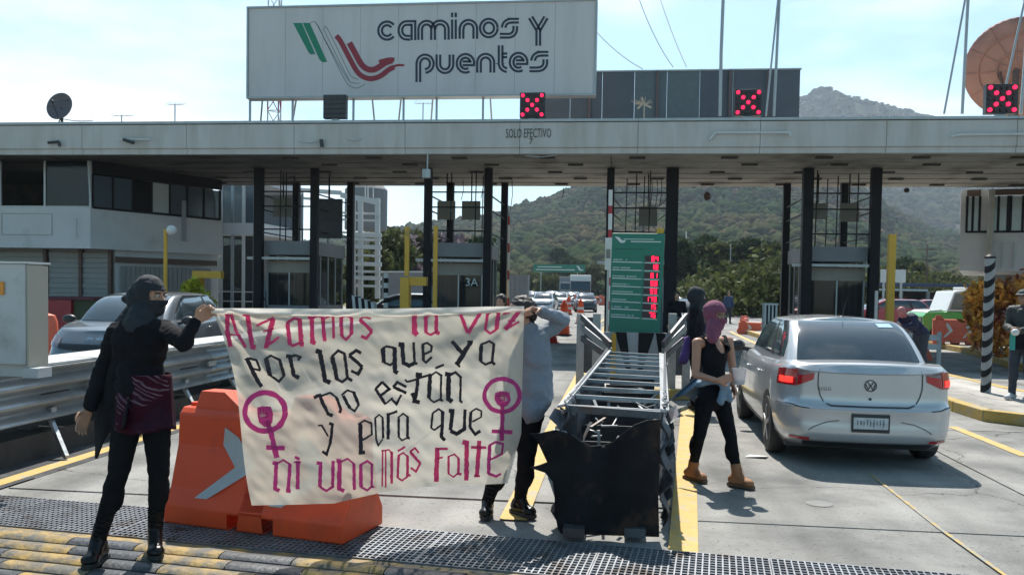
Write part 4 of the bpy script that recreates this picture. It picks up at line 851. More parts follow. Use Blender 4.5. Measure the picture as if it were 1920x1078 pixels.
# yellow barrier machine
ym = thing('barrier_machine', 'yellow barrier machine with raised arm left of booth 3A', 'barrier', tuple(atd(760, 600, 22)[:2])+(0,), world=True)
def yb(p0, p1, Y, d, name, m=yellow_steel): a = at(*p0, Y); b = at(*p1, Y); MB().bx(a.x, b.x, Y, Y+d, max(0, b.z), a.z).build(name, m, ym, bevel=.01)
yb((750, 520), (765, 640), 22, .3, 'cabinet'); yb((766, 519), (799, 536), 22.05, .2, 'arm_housing'); yb((759, 425), (766, 518), 22.1, .08, 'raised_arm')
yb2 = thing('yellow_bracket', 'yellow bracket post behind the masked womans raised arm', 'barrier', tuple(atd(390, 600, 24)[:2])+(0,), world=True)
a = at(360, 508, 23.5); b = at(414, 522, 23.5); MB().bx(a.x, b.x, 23.5, 23.7, b.z, a.z).build('arm_housing', yellow_steel, yb2); MB().bx(a.x, a.x+.25, 23.5, 23.75, 0, b.z-.002).build('post', yellow_steel, yb2)
kn = MB(); p = atd(943, 545, 30); kn.bx(p.x-.12, p.x+.12, p.y, p.y+.3, 0, atd(943, 528, 30).z); tag(kn.build('yellow_cabinet', yellow_steel, loc=(p.x, p.y, 0), bevel=.02), 'narrow yellow cabinet right of booth 3A', 'cabinet')
# red and white pole beside the booths (chevroned arms, raised)
def rw_pole(px, pyb, pyt, dep, lab, lean=0, n=9, wd=.07):
    p = atd(px, pyb, dep); q_ = atd(px+lean, pyt, dep); t = thing('raised_barrier', lab, 'barrier', tuple(p), group='raised red and white barrier arms', world=True)
    for k in range(n): a = p+(q_-p)*(k/n); b = p+(q_-p)*((k+.985)/n); MB().bar(a, b, wd, .03, up=(0, 1, 0)).build('arm_section', red_paint if k % 3 == 0 else white_paint, t)
rw_pole(1141, 625, 356, 16, 'raised red and white arm along the left edge of the green tariff sign', 4, 18); rw_pole(953, 575, 405, 32, 'raised red and white arm right of the second booth', 1, 10)
MB_ = thing('white_info_board', 'narrow white notice left of the green tariff sign', 'sign', tuple(at(1139, 500, 15.5)), world=True); a = at(1135, 446, 15.5); b = at(1147, 506, 15.5); MB().bx(a.x, b.x, 15.5, 15.53, b.z, a.z).build('board', white_paint, MB_); MB().bx(a.x+.02, b.x-.03, 15.49, 15.498, b.z+.2, a.z-.2).build('print', panel_grey, MB_); MB().bx(a.x+.04, a.x+.08, 15.54, 15.58, 0.1, b.z+.2).build('post', alu, MB_)
stw = thing('striped_drum', 'black and white striped cabinet at the fourth booth left of the silver car', 'cabinet', tuple(atd(1443, 600, 24.5)[:2])+(0,), world=True)
a = at(1434, 572, 24.5); b = at(1456, 640, 24.5); n = 7
for k in range(n): x0 = a.x+(b.x-a.x)*k/n; MB().bx(x0, x0+(b.x-a.x)/n-.004, 24.5, 24.9, .15, a.z).build('stripe_panel', white_paint if k % 2 == 0 else post_black, stw)
MB().bx(a.x-.02, b.x+.02, 24.48, 24.92, a.z+.002, a.z+.05).build('lid', white_paint, stw)
stw2 = thing('striped_cabinet', 'slanted black and white striped cabinet left of the yellow barrier machine', 'cabinet', tuple(atd(690, 600, 25)[:2])+(0,), world=True)
a = at(661, 552, 25); b = at(708, 600, 25); n = 8
for k in range(n): x0 = a.x+(b.x-a.x)*k/n; x1 = x0+(b.x-a.x)/n-.01; MB().prism([(x0, 25, .15), (x1, 25, .15), (x1-.12, 25, a.z-.03*k), (x0-.12, 25, a.z-.03*k)], (0, .3, 0)).build('stripe_panel', white_paint if k % 2 else post_black, stw2)
sp2 = thing('spiral_striped_pole', 'thin black and white striped pole left of the yellow barrier machine', 'pole', tuple(atd(722, 600, 26)[:2])+(0,), world=True); p = atd(723, 600, 26); zt__ = atd(723, 512, 26).z
for k in range(14): z0 = zt__*k/14; MB().cyl((p.x, p.y, z0), (p.x, p.y, z0+zt__/14-.002), .07, n=10).build('band', white_paint if k % 2 else post_black, sp2)
# ---------------------------------------------------------------- guardrail at the left
gr = thing('guardrail', 'thick galvanised double guardrail running along the left lane', 'guardrail', (-5.3, 10, 0), world=True)
XG = -5.27
def thrie(x, s):   # corrugated profile, z from .36 to .86
    return [(x+s*.045*(1-math.cos(6.2832*3*t)), .37+.49*t) for t in np.linspace(0, 1, 37)]
for j in range(9):
    y0 = 3.2+j*2.6
    for x0, s, nm in ((XG, -1, 'rail_beam'), (XG-.62, 1, 'rail_beam')):
        P = thrie(x0, s); b = MB(); b.grid(lambda u, v: (P[int(round(v*36))][0]+(.006 if j % 2 else 0), y0-.06+(2.72)*u, P[int(round(v*36))][1]), 2, 36); o = b.build(nm, galv, gr, smooth='all', recalc=False, solid=.006)
    MB().bx(XG-.60, XG-.03, y0+.01, y0+2.58, .865, .885).build('top_plate', mat('top_plate', (.50, .51, .50), .5, 0, var=.1, sc=3, col2=(.3, .28, .25), sc2=2, thr=.62), gr)
    for yy in (y0+.65, y0+1.95):
        b = MB(); b.bx(XG-.38, XG-.24, yy-.05, yy+.05, 0, .86); b.build('post', galv_dark, gr); b = MB(); b.bar((XG-.04, yy, .42), (XG-.3, yy, .42), .08); b.bar((XG+.22, yy-.2, .03), (XG-.1, yy, .40), .035, .05); b.build('strut', galv, gr)
    for yy in (y0+.4, y0+1.7): b = MB(); b.bx(XG-.001, XG+.010, yy, yy+.42, .605, .617); b.build('slot', post_black, gr)
    MB().bx(XG-.0, XG+.012, y0+2.42, y0+2.64, .585, .645).build('splice_plate', galv, gr)
# painted shade and rusted clutter under the rail
MB().bx(XG-.62, XG-.05, 3.2, 26, 0.0, .24).build('shade_clutter_block', mat('plinth_shade', (.05, .045, .042), .9, var=.4, sc=3), gr)  # dark plinth added to give the shade below the open rail
sheet('rail_shadow_strip', [(XG-.9, 2.5), (XG+.42, 2.5), (XG+.42, 24), (XG-.9, 24)], .004, mat('rail_shadow_dark', (.045, .046, .05), .9, var=.35, sc=3, col2=(.10, .10, .095), sc2=2.4, thr=.62, bump=.5, bs=50))  # dark strip stands in for the rail's shadow on the ground
for k in range(10):
    b = MB(); yy = 4.5+k*1.2; b.bx(XG-.55, XG-.15, yy, yy+.7, .0, .10+random.random()*.12); b.build('shade_clutter_block', brown_steel, gr)
# white cabinet on the rail
cab = thing('white_cabinet', 'tall white steel cabinet standing on the guardrail at the left edge', 'cabinet', (-5.6, 7.3, .89), world=True)
fa = at(47, 495, 6.35); fb_ = at(84, 495, 6.9); fx = fa.x; zc1 = fa.z; zc0 = .90
cm = mat('cabinet_paint', (.46, .47, .48), .45, var=.04, sc=2, col2=(.28, .27, .25), sc2=1.5, thr=.64)
MB().bx(fx-1.2, fx, 6.35, 6.40, zc0+.10, zc1).build('front_sheet', cm, cab, bevel=.006)
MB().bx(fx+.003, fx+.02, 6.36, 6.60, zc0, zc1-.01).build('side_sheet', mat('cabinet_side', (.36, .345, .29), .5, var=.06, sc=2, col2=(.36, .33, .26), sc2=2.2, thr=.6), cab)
MB().bx(fx-1.2, fx, 6.41, 6.60, zc0, zc1-.02).build('body', cm, cab); MB().bx(fx-1.2, fx+.028, 6.33, 6.62, zc1+.002, zc1+.018).build('lid', white_paint, cab)
MB().bx(fx-.01, fx+.12, 6.33, 6.5, zc0-.0, zc0+.075).build('base_lug', cm, cab)
a = at(-3, 528, 6.34); b_ = at(7, 553, 6.34); MB().bx(a.x-.1, b_.x, 6.335, 6.347, b_.z, a.z).build('orange_label', mat('orange_label', (.65, .25, .03), .5), cab)
# ---------------------------------------------------------------- water filled barriers
def barrier_mesh(t, L_=1.95, m=orange, m2=reflect_grey, n_ch=2):
    """solid of a New Jersey style plastic barrier, long side facing -Y, origin at its base centre"""
    prof = [(.27, 0), (.27, .13), (.20, .24), (.125, .52), (.115, .73), (.07, .775)]
    b = MB(); x0, x1 = -L_/2, L_/2
    full = [(-y, z) for y, z in prof]+[(y, z) for y, z in prof[::-1]]
    # cut-outs under the base: three feet
    seg_ = [(x0, x0+.52), (x0+.52, x0+.80), (x0+.80, x1-.80), (x1-.80, x1-.52), (x1-.52, x1)]
    for k, (a, c) in enumerate(seg_):
        lift = .10 if k % 2 else 0
        p = [(y, max(z, lift)) for y, z in full]
        b.prism([(a, y, z) for y, z in p], (c-a, 0, 0))
    o = b.build('shell', m, t, recalc=False)
    bm = bmesh.new(); bm.from_mesh(o.data); bmesh.ops.remove_doubles(bm, verts=bm.verts, dist=.0005); dead = [f for f in bm.faces if all(abs(v.co.x-f.verts[0].co.x) < 1e-4 for v in f.verts) and abs(abs(f.verts[0].co.x)-L_/2) > .01 and max(v.co.z for v in f.verts) > .5]
    bmesh.ops.delete(bm, geom=dead, context='FACES'); bmesh.ops.recalc_face_normals(bm, faces=bm.faces); bm.to_mesh(o.data); bm.free()
    bv = o.modifiers.new('bevel', 'BEVEL'); bv.width = .028; bv.segments = 3; bv.limit_method = 'ANGLE'; bv.angle_limit = R(25)
    # raised lugs on top
    for xx in (x0+.30, x1-.34):
        MB().prism([(xx-.20, -.075, .76), (xx-.16, -.06, .89), (xx+.04, -.06, .89), (xx+.22, -.075, .76)], (0, .15, 0)).build('top_lug', m, t, bevel=.012)
    for xx in (x0+.75, x1-.75): pass
    def face(x, z):   # point on the sloping front
        y = -(.27+(.20-.27)*(z-.13)/.11) if z < .24 else -(.20+(.125-.20)*(z-.24)/.28) if z < .52 else -(.125+(.115-.125)*(z-.55)/.25); return (x, y-.004, z)
    for i in range(n_ch):
        cx_ = x0+L_*(.36+.42*i); b = MB()
        pts = [(cx_-.08, .70), (cx_+.16, .47), (cx_-.20, .26)]
        q_ = [(cx_-.11, .66), (cx_+.00, .60), (cx_+.16, .42), (cx_+.13, .38), (cx_-.17, .185), (cx_-.27, .185), (cx_-.0, .40), (cx_-.12, .54)]
        v = [face(*p) for p in q_]; b.add(v, [(0, 1, 7), (1, 2, 6, 7), (2, 3, 6), (3, 4, 5, 6)]); b.build('reflective_chevron', m2, t, recalc=False)
    for xx in (x0+.05, x1-.05): MB().cyl((xx, 0, .05), (xx, 0, .80), .03, n=8).build('pin_hinge', m, t)
a = gp(306, 987); b_ = gp(640, 1030); d_ = (b_-a); d_.z = 0; L_ = (b_-a).length+.02; ang = math.atan2(d_.y, d_.x); d_.normalize(); nb_ = Vector((-d_.y, d_.x, 0))
cen = (a+b_)/2+nb_*.29; cen = a+d_*(L_/2-.02)+nb_*.29
br = thing('plastic_barrier', 'big bright orange plastic barrier standing behind the protest banner', 'barrier', (cen.x, cen.y, .022), ang); barrier_mesh(br, L_)
fbar = thing('plastic_barrier', 'faded orange barrier with white chevrons on the right island by the bush', 'barrier', (0, 0, 0)); barrier_mesh(fbar, 1.95, orange_far, white_paint)
p = gp(1795, 646, .15); fbar.location = (p.x, p.y+.2, .15); fbar.rotation_euler = (R(-8), 0, R(-14)); fbar.scale = (.66, .8, 1.0)
for px, py, rz, lb, s_ in ((1395, 622, 75, 'upright pinkish orange barrier beyond the purple headscarf', .75), (1414, 627, -20, 'tipped pinkish orange barrier left of the striped cabinet', .62), (1114, 572, 10, 'distant orange barrier at the end of the cone row', 1.2), (1722, 672, 80, 'orange barrier partly hidden behind the silver car boot', .8)):
    p = gp(px, py); o = dup(fbar, (p.x, p.y, 0), R(rz), lb, s_); o.rotation_euler = (0, 0, R(rz))
# cones
def cone_thing(lab, loc, s=1):
    t = thing('traffic_cone', lab, 'traffic cone', loc, group='orange channelling drums and cones in the middle lane')
    MB().lathe([(.19, .05), (.165, .33)], n=20, cap=False).build('lower_sleeve', orange, t, smooth='all'); MB().lathe([(.166, .335), (.155, .45)], n=20, cap=False).build('white_band', white_paint, t, smooth='all')
    MB().lathe([(.155, .455), (.14, .62)], n=20, cap=False).build('middle_sleeve', orange, t, smooth='all'); MB().lathe([(.141, .625), (.13, .74)], n=20, cap=False).build('white_band', white_paint, t, smooth='all')
    MB().lathe([(.13, .745), (.11, .98), (.06, 1.02), (.045, 1.10), (.0, 1.11)], n=20).build('top_sleeve', orange, t, smooth='all'); MB().bx(-.24, .24, -.24, .24, 0, .05).build('base', rubber, t, bevel=.01)
    t.scale = (s, s, s); return t
p = gp(1057, 629); c0 = cone_thing('nearest big orange drum just right of the grey sleeve', tuple(p), 1.15)
for px, py, lb, s_ in ((1088, 607, 'orange and white drum standing alone right of the nearest drum', 1.1), (1066, 590, 'third drum back in the row of cones', 1.1), (1079, 581, 'fourth drum back in the row of cones', 1.1), (1072, 575, 'drum near the far end of the row', .8), (1092, 572, 'farthest drum by the queue of cars', .8)):
    p = gp(px, py); dup(c0, tuple(p), 0, lb, s_)
p = gp(1036, 643); t = thing('small_cone', 'small plain red cone below the grey sleeve', 'traffic cone', tuple(p)); MB().lathe([(.16, .03), (.05, .48), (.0, .5)], n=16).build('cone_body', mat('red_plastic', (.45, .03, .02), .5), t, smooth='all'); MB().bx(-.2, .2, -.2, .2, 0, .03).build('base', MC['red_plastic'], t)
# ---------------------------------------------------------------- burnt crash cushion
n0 = Vector((-.02, 6.02, 0)); cc = [gp(1050, 1003, 0), gp(1236, 1006, 0)]
LN = at(1066, 752, 6.25); RN = at(1236, 772, 6.25); LF = at(1147, 655, 12.35); RF = at(1236, 660, 12.35); ZT = .86
def pl(px, py, z): return gp(px, py, z)
LN, RN, LF, RF = pl(1062, 756, ZT), pl(1238, 766, ZT), pl(1146, 656, ZT), pl(1236, 661, ZT)
RO, RFO = pl(1255, 769, ZT-.03), pl(1248, 664, ZT-.03); LO, LFO = pl(1045, 760, ZT-.03), pl(1138, 657, ZT-.03)
at_ = thing('crash_cushion', 'long burnt steel crash cushion shaped like a trough in the middle of the road', 'crash barrier', (cc[0].x, cc[0].y, 0), world=True)
def shelf(a, b, c_, d_2, name, m, th=.02): MB().prism([a, b, c_, d_2], (0, 0, -th)).build(name, m, at_)
silver_rail = mat('sun_white_rail', (.50, .51, .51), .4, 0, var=.12, sc=4, col2=(.30, .29, .28), sc2=3, thr=.6)  # pale matt colour stands in for sun glare on the steel
shelf(LN, LF, LFO, LO, 'top_rail', silver_rail); shelf(RN, RO, RFO, RF, 'top_rail', silver_rail)
nbar = 10
dx_L = (LF-LN); dx_R = (RF-RN)
for k in range(nbar):
    t_ = (k/(nbar-1)); t_ = t_*.97+.01
    a = LN+dx_L*t_; b = RN+dx_R*t_; MB().bar(a+Vector((0, 0, -.03)), b+Vector((0, 0, -.03)), .022, .03).build('cross_bar', silver_rail if k % 3 else alu, at_)
rnd = random.Random(3)
def side(a, b, x_out, name):     # bulging, crushed corrugated wall from front a to back b
    def fn_(u, v):
        p = a+(b-a)*u; cr = max(0, 1-u*4.2); bul = .035*math.sin(v*math.pi*6)+cr*(.05*mnoise.noise(Vector((u*60, v*7, x_out)))+.018*math.sin(u*85+v*4)); return (p.x+x_out*(.0+bul), p.y+cr*.05*mnoise.noise(Vector((u*30, v*9, 3))), ZT*.97*v+.03)
    b_2 = MB(); b_2.grid(fn_, 110, 22); b_2.build(name, galv_dark, at_, smooth=True, recalc=False, solid=.008)
F0 = Vector((cc[0].x, cc[0].y+.05, 0)); F1 = Vector((cc[1].x, cc[1].y+.05, 0))
side(Vector((LO.x+.05, F0.y+.1, 0)), Vector((LFO.x, LFO.y, 0)), -1, 'side_panel'); side(Vector((RO.x-.03, F1.y+.1, 0)), Vector((RFO.x, RFO.y, 0)), 1, 'side_panel')
# torn flaps on the right side, crumpled
for k in range(9):
    z = .18+.075*k+rnd.uniform(-.02, .02); y = F1.y+rnd.uniform(.02, .5); x = RO.x+.0; s_ = rnd.uniform(.05, .085)
    MB().prism([(x, y, z), (x+s_*.6, y+.02, z+s_*.5), (x+s_*.45, y+.12, z+s_*1.2), (x-.02, y+.14, z+.6*s_)], (.008, -.03, .008)).build('torn_flap', galv if k % 2 else galv_dark, at_)
for k in range(4):
    z = .28+.14*k; MB().prism([(LO.x+.05, F0.y+.05, z), (LO.x-.03, F0.y+.0, z+.08), (LO.x-.0, F0.y+.12, z+.13), (LO.x+.08, F0.y+.2, z+.1)], (-.006, .01, .006)).build('torn_flap', galv_dark if k % 2 else galv, at_)
# floor, internal cartridges and debris
MB().bx(LN.x+.02, RN.x-.02, F0.y+.3, LF.y, .04, .07).build('floor_plate', black_paint, at_)
for k in range(7):
    t_ = k/7; a = LN+dx_L*t_; b = RN+dx_R*t_; y = a.y+.45; MB().bx(a.x+.03, b.x-.02, y, y+.02, .08, .52).build('diaphragm', black_paint, at_)
debm = [galv, galv_dark, silver_rail, white_paint]
for k in range(46):
    t_ = abs(rnd.gauss(0, .28)); t_ = min(t_, .9); a = LN+dx_L*t_; b = RN+dx_R*t_; p = a+(b-a)*rnd.uniform(.08, .92); p.z = rnd.uniform(.25, .66)
    d3 = Vector((rnd.uniform(-1, 1), rnd.uniform(-.5, .5), rnd.uniform(-.7, .4))).normalized()*rnd.uniform(.06, .24); e2 = p+d3; lo = min(a.x, b.x)+.03; hi = b.x-.03; e2.x = min(max(e2.x, lo), hi)
    MB().bar(p, e2, rnd.uniform(.008, .03), .012).build('scrap_piece', debm[k % 4], at_)
# front frame & crumpled corner plates
MB().bar(LN+Vector((0, -.03, -.03)), RN+Vector((.0, -.03, -.04)), .05, .05).build('front_beam', galv_dark, at_)
for s_, q_ in ((-1, LN),): MB().bar((q_.x-s_*.04, q_.y+.12, .05), (q_.x-s_*.04, q_.y+.12, ZT-.06), .07, .05, up=(0, 1, 0)).build('front_post', galv_dark, at_)
def cor(u, v): p = LN+Vector((-.05+.08*u+.03*math.sin(v*9), .02+.06*math.cos(u*5+v*3), -.04-.30*v)); return (p.x+.03*mnoise.noise(Vector((u*3, v*5, 2))), p.y, p.z)
MB().grid(cor, 12, 14).build('crumpled_plate', galv_dark, at_, smooth='all', solid=.006)
# scorched nose sheet, bent and torn (outline measured on the photo, curved plate of real thickness)
outl = [(1236, 1006), (1234, 930), (1237, 850), (1238, 786), (1214, 787), (1190, 796), (1168, 812), (1150, 826), (1132, 834), (1108, 836), (1088, 826), (1070, 812), (1040, 806), (1012, 812), (992, 812), (1006, 824), (1016, 845), (1026, 866), (1010, 872), (993, 876), (1022, 886), (1036, 902), (1040, 930), (1040, 960), (1046, 990), (1052, 1000)]
Yn = gp(1140, 1004).y-.03
def nose(px, py):
    x_ = (px-1140)/100.; d = Yn-.06+.03*x_*x_-.05*max(0, (850-py)/60)*(1 if px < 1060 else .25)-.03*math.sin(px*.03+py*.012)-.10*max(0, (1060-px)/70)**1.5+.030*mnoise.noise(Vector((px*.014, py*.010, 7)))+.006*mnoise.noise(Vector((px*.05, py*.04, 2)))+.05*math.exp(-((px-1133)/18)**2); return at(px, py, d)
bm = bmesh.new(); vs_ = [bm.verts.new((x, y, 0)) for x, y in outl]; bm.faces.new(vs_); bmesh.ops.triangulate(bm, faces=bm.faces[:])
bmesh.ops.subdivide_edges(bm, edges=bm.edges[:], cuts=7, use_grid_fill=True); bmesh.ops.triangulate(bm, faces=bm.faces[:])
V_ = [(v.co.x, v.co.y) for v in bm.verts]; F_ = [tuple(v.index for v in f.verts) for f in bm.faces]; bm.verts.index_update(); F_ = [tuple(v.index for v in f.verts) for f in bm.faces]; bm.free()
b = MB(); b.add([nose(*p) for p in V_], F_); b.build('nose_sheet', rust_soot, at_, smooth='all', solid=.008)
for px in (1075, 1190): p = gp(px, 1016); MB().bx(p.x-.07, p.x+.07, p.y, p.y+.5, .03, .09).build('foot_block', galv_dark, at_)
q_ = gp(1025, 905, .3); MB().prism([(q_.x-.02, q_.y, .42), (q_.x+.1, q_.y, .44), (q_.x+.17, q_.y, .1), (q_.x+.12, q_.y, .02)], (0, .03, 0)).build('bent_bracket', galv, at_)
# V shaped galvanised flare behind the cushion
fl = thing('barrier_flare', 'galvanised V shaped barrier flare with black and white chevrons under the green sign', 'crash barrier', tuple(atd(1190, 660, 13)[:2])+(0,), world=True)
yv = 12.75
for (pa, pb, dd) in (((1091, 600), (1145, 660), 0), ((1287, 598), (1243, 660), 0)):
    for k in range(3):
        a = at(pa[0], pa[1]+20*k-6, yv+1.1); b = at(pb[0], pb[1]-14+13*k, yv-.25); MB().bar(a, b, .04, .085).build('flare_rail', [galv_dark, galv, galv_dark][k], fl)  # outer rails take the dark steel as painted shade, middle one stays bright
for px in (1089, 1119, 1262, 1289): a = at(px, 588, yv+1.1); MB().bx(a.x-.06, a.x+.06, yv+1.1, yv+1.25, 0, a.z).build('post', galv, fl)
for px0, px1 in ((1089, 1120), (1258, 1290)): a = at(px0, 595, yv+1.05); b = at(px1, 700, yv+1.05); MB().bx(a.x, b.x, yv+1.12, yv+1.16, .35, a.z).build('end_plate', galv_dark, fl)  # shade of the plates is put into their dark colour
a = at(1132, 622, yv+.6); b = at(1250, 668, yv+.6); W_ = b.x-a.x
MB().bx(a.x, b.x, yv+.6, yv+.66, .25, a.z).build('chevron_board', mat('board_grey', (.36, .37, .38), .6, var=.06), fl)
for x0, x1, x2 in ((.18, .36, .44), (.55, .80, .62), (.82, .97, .99)):
    MB().prism([(a.x+W_*x0, yv+.585, a.z), (a.x+W_*x1, yv+.585, a.z), (a.x+W_*x2, yv+.585, .45), (a.x+W_*(x2-.07), yv+.585, .45)], (0, .012, 0)).build('black_chevron', post_black, fl)
MB().bx(a.x+W_*.20-.07, a.x+W_*.20, yv+.55, yv+.6, .3, a.z-.02).build('yellow_post', yellow_steel, fl)
# ---------------------------------------------------------------- green tariff board
YS = 13.5; tb = thing('tariff_board', 'tall green tariff board with eight rows of red digits on the centre island', 'sign', tuple(at(1193, 627, YS)), world=True)
K0 = at(1148, 437, YS); K1 = at(1247, 438, YS); K2_ = at(1237, 628, YS); K3 = at(1141, 622, YS)
MB().prism([K0, K1, K2_, K3], (0, .16, 0)).build('cabinet', green_sign, tb, bevel=.01)
def tbp(u, v, o=.004): # u across, v down
    p = (K0*(1-u)+K1*u)*(1-v)+(K3*(1-u)+K2_*u)*v; return Vector((p.x, YS-o, p.z))
def tq(u0, v0, u1, v1, name, m, o=.004): MB().prism([tbp(u0, v0, o), tbp(u1, v0, o), tbp(u1, v1, o), tbp(u0, v1, o)], (0, .003, 0)).build(name, m, tb)
rows = [.29, .37, .455, .535, .61, .69, .765, .845]
SEG = {'0': 'abcdef', '1': 'bc', '2': 'abged', '3': 'abgcd', '4': 'fgbc', '5': 'afgcd', '6': 'afgedc', '7': 'abc', '8': 'abcdefg', '9': 'abcdfg'}
digs = [' 84', ' 18', ' 61', ' 98', ' 93', '179', ' 15', ' 76']
for k, c0_ in enumerate(rows):
    tq(.03, c0_-.005, .58, c0_+.004, 'white_rule', sign_white); tq(.64, c0_-.003, .93, c0_+.006, 'white_rule', sign_white)
    u_ = .04; e_ = .30+.22*((k*37) % 5)/5; b = MB(); mat('sign_text', (.42, .58, .54), .6)
    while u_ < e_:
        w_ = .012+.012*random.random()
        if random.random() > .14: b.prism([tbp(u_, c0_-.030+.003*random.random(), .004), tbp(u_+w_, c0_-.030, .004), tbp(u_+w_, c0_-.017, .004), tbp(u_, c0_-.017, .004)], (0, .003, 0))
        u_ += w_+.006
    b.build('text_line', MC['sign_text'], tb, recalc=False)
    tq(.64, c0_-.068, .93, c0_-.010, 'display_window', mat('display_dark', (.03, .012, .018), .35), .005)
    for j, ch in enumerate(digs[k]):
        if ch == ' ': continue
        b = MB(); u0 = .70+.072*j; w_ = .052; v0 = c0_-.063; h_ = .048; wt = .014
        def sg(x0, y0, x1, y1): b.prism([tbp(x0, y0, .010), tbp(x1, y0, .010), tbp(x1, y1, .010), tbp(x0, y1, .010)], (0, .003, 0))
        for s_ in SEG[ch]:
            if s_ == 'a': sg(u0, v0, u0+w_, v0+.008)
            if s_ == 'd': sg(u0, v0+h_-.008, u0+w_, v0+h_)
            if s_ == 'g': sg(u0, v0+h_/2-.004, u0+w_, v0+h_/2+.004)
            if s_ == 'f': sg(u0, v0, u0+wt, v0+h_/2)
            if s_ == 'b': sg(u0+w_-wt, v0, u0+w_, v0+h_/2)
            if s_ == 'e': sg(u0, v0+h_/2, u0+wt, v0+h_)
            if s_ == 'c': sg(u0+w_-wt, v0+h_/2, u0+w_, v0+h_)
        b.build('led_digit', red_led, tb, recalc=False)
    tq(.585, c0_-.005, .61, c0_+.004, 'gap_mark', MC['sign_text'])
tq(.22, .055, .80, .063, 'text_line', MC['sign_text']); tq(.36, .078, .93, .088, 'text_line', sign_white); tq(.08, .155, .62, .163, 'text_line', mat('sign_dark_text', (.008, .10, .07), .6))
MB().poly([tbp(u, v, .006) for u, v in ((.05, .035), (.13, .04), (.20, .075), (.27, .07), (.24, .095), (.17, .10))]).build('logo', sign_white, tb, recalc=False)
for u in (.25, .75): p = tbp(u, 1, 0); MB().bx(p.x-.05, p.x+.05, YS+.04, YS+.12, .1, p.z-.005).build('post', alu, tb)
p = at(1238, 433, 13.6); MB().bx(p.x-.05, p.x+.05, 13.55, 13.62, K1.z+.005, K1.z+.08).build('warning_lamp', yellow_steel, tb)
# low white rail on the right, behind the sedan
wr_ = thing('white_road_rail', 'low white steel rail behind the silver sedan roof on the right', 'guardrail', tuple(atd(1700, 620, 21.5)[:2])+(0,), world=True)
for k, (z, m_) in enumerate(((.50, white_paint), (.72, white_paint))):
    a = atd(1640, 600, 21.2); b = atd(1765, 600, 20.6); MB().bar((a.x, a.y, z), (b.x, b.y, z-.06), .06, .13).build('rail_beam', m_, wr_)
for k in range(4): p = atd(1640, 600, 21.2).lerp(atd(1765, 600, 20.6), k/3); MB().bx(p.x-.04, p.x+.04, p.y+.05, p.y+.13, 0, .80).build('post', white_paint, wr_)
# litter
p = gp(1418, 857); MB().prism([(p.x-.12, p.y-.04, .004), (p.x+.08, p.y-.06, .02), (p.x+.13, p.y+.05, .006), (p.x-.06, p.y+.06, .012)], (0, 0, .003)).build('paper', white_paint, loc=tuple(p)); o = C.objects[-1] if False else bpy.data.objects['paper']; tag(o, 'crumpled white sheet of paper lying on the road beside the walking woman', 'litter')
p = gp(1536, 944); o = MB().lathe([(.0, .004), (.10, .004), (.105, .002)], (p.x, p.y, 0), 20).build('road_cover', mat('patch', (.20, .20, .19), .9), loc=(p.x, p.y, 0)); tag(o, kind='structure')
# ============================================================ VEHICLES
paint_silver = mat('paint_silver', (.50, .51, .525), .30, .38, var=.03, sc=3, coat=1); paint_grey = mat('paint_grey', (.17, .185, .205), .3, .4, var=.03, sc=3, coat=1)
paint_white = mat('paint_white', (.70, .70, .69), .3, 0, var=.03, coat=1); paint_red = mat('paint_red', (.30, .012, .03), .3, .1, var=.05, coat=1); paint_navy = mat('paint_navy', (.02, .035, .10), .3, .1, coat=1); paint_dark = mat('paint_dark', (.03, .032, .036), .3, .2, coat=1)
lamp_red = mat('tail_lamp', (.42, .006, .012), .15, var=.15, sc=40, coat=1); lamp_lit = mat('brake_lamp_lit', (1, .03, .02), .2, emit=1.1, var=.2, sc=30); lamp_clear = mat('lamp_clear', (.20, .15, .17), .12, var=.2, sc=30, coat=1)
tint = mat('tinted_glass', (.028, .042, .052), .05, var=.1, spec=.8, coat=.6); seam_m = mat('panel_gap', (.05, .055, .065), .6); chrome = mat('chrome', (.6, .6, .6), .15, 1, var=.02); rim_m = mat('rim_alloy', (.38, .39, .40), .35, .8); plastic_k = mat('black_plastic', (.022, .022, .025), .45)
KS = [0, .12, .2, .26, .31, .38, .5, .62, .70, .76, .81, .87, .93, 1]
KX = [0, .47, .77, .91, .965, .99, 1, .995, .975, .94, .86, .68, .37, 0]
KO = [0, .012, .05, .15, .32, .60, 0, -.95, -.60, -.33, -.16, -.06, -.012, 0]
sg_ = np.linspace(0, 1, 401); _fx = np.interp(sg_, KS, KX); _of = np.interp(sg_, KS, KO)
KO2 = list(KO); KO2[6] = -.175
_of = np.interp(sg_, KS, KO2); ker = np.ones(13)/13
def _sm(a):
    p = np.concatenate([2*a[0]-a[6:0:-1], a, 2*a[-1]-a[-2:-8:-1]]); return np.convolve(p, ker, 'valid')
_fx2 = _sm(np.concatenate([_fx])); _fx2[0] = 0; _fx2[-1] = 0; _of2 = _of.copy(); _of2[20:-20] = _sm(_of)[20:-20]
_bb = np.clip((sg_-.38)/.24, 0, 1)
def OUT(s, yr, yf, w_, ro=1, fo=1):
    sg = 1 if s >= 0 else -1; s = min(abs(s), 1); x = np.interp(s, sg_, _fx2); o = np.interp(s, sg_, _of2); b = np.interp(s, sg_, _bb)
    o *= ro if s < .38 else fo if s > .62 else ro+(fo-ro)*(s-.38)/.24
    return sg*x*w_, yr*(1-b)+yf*b+o
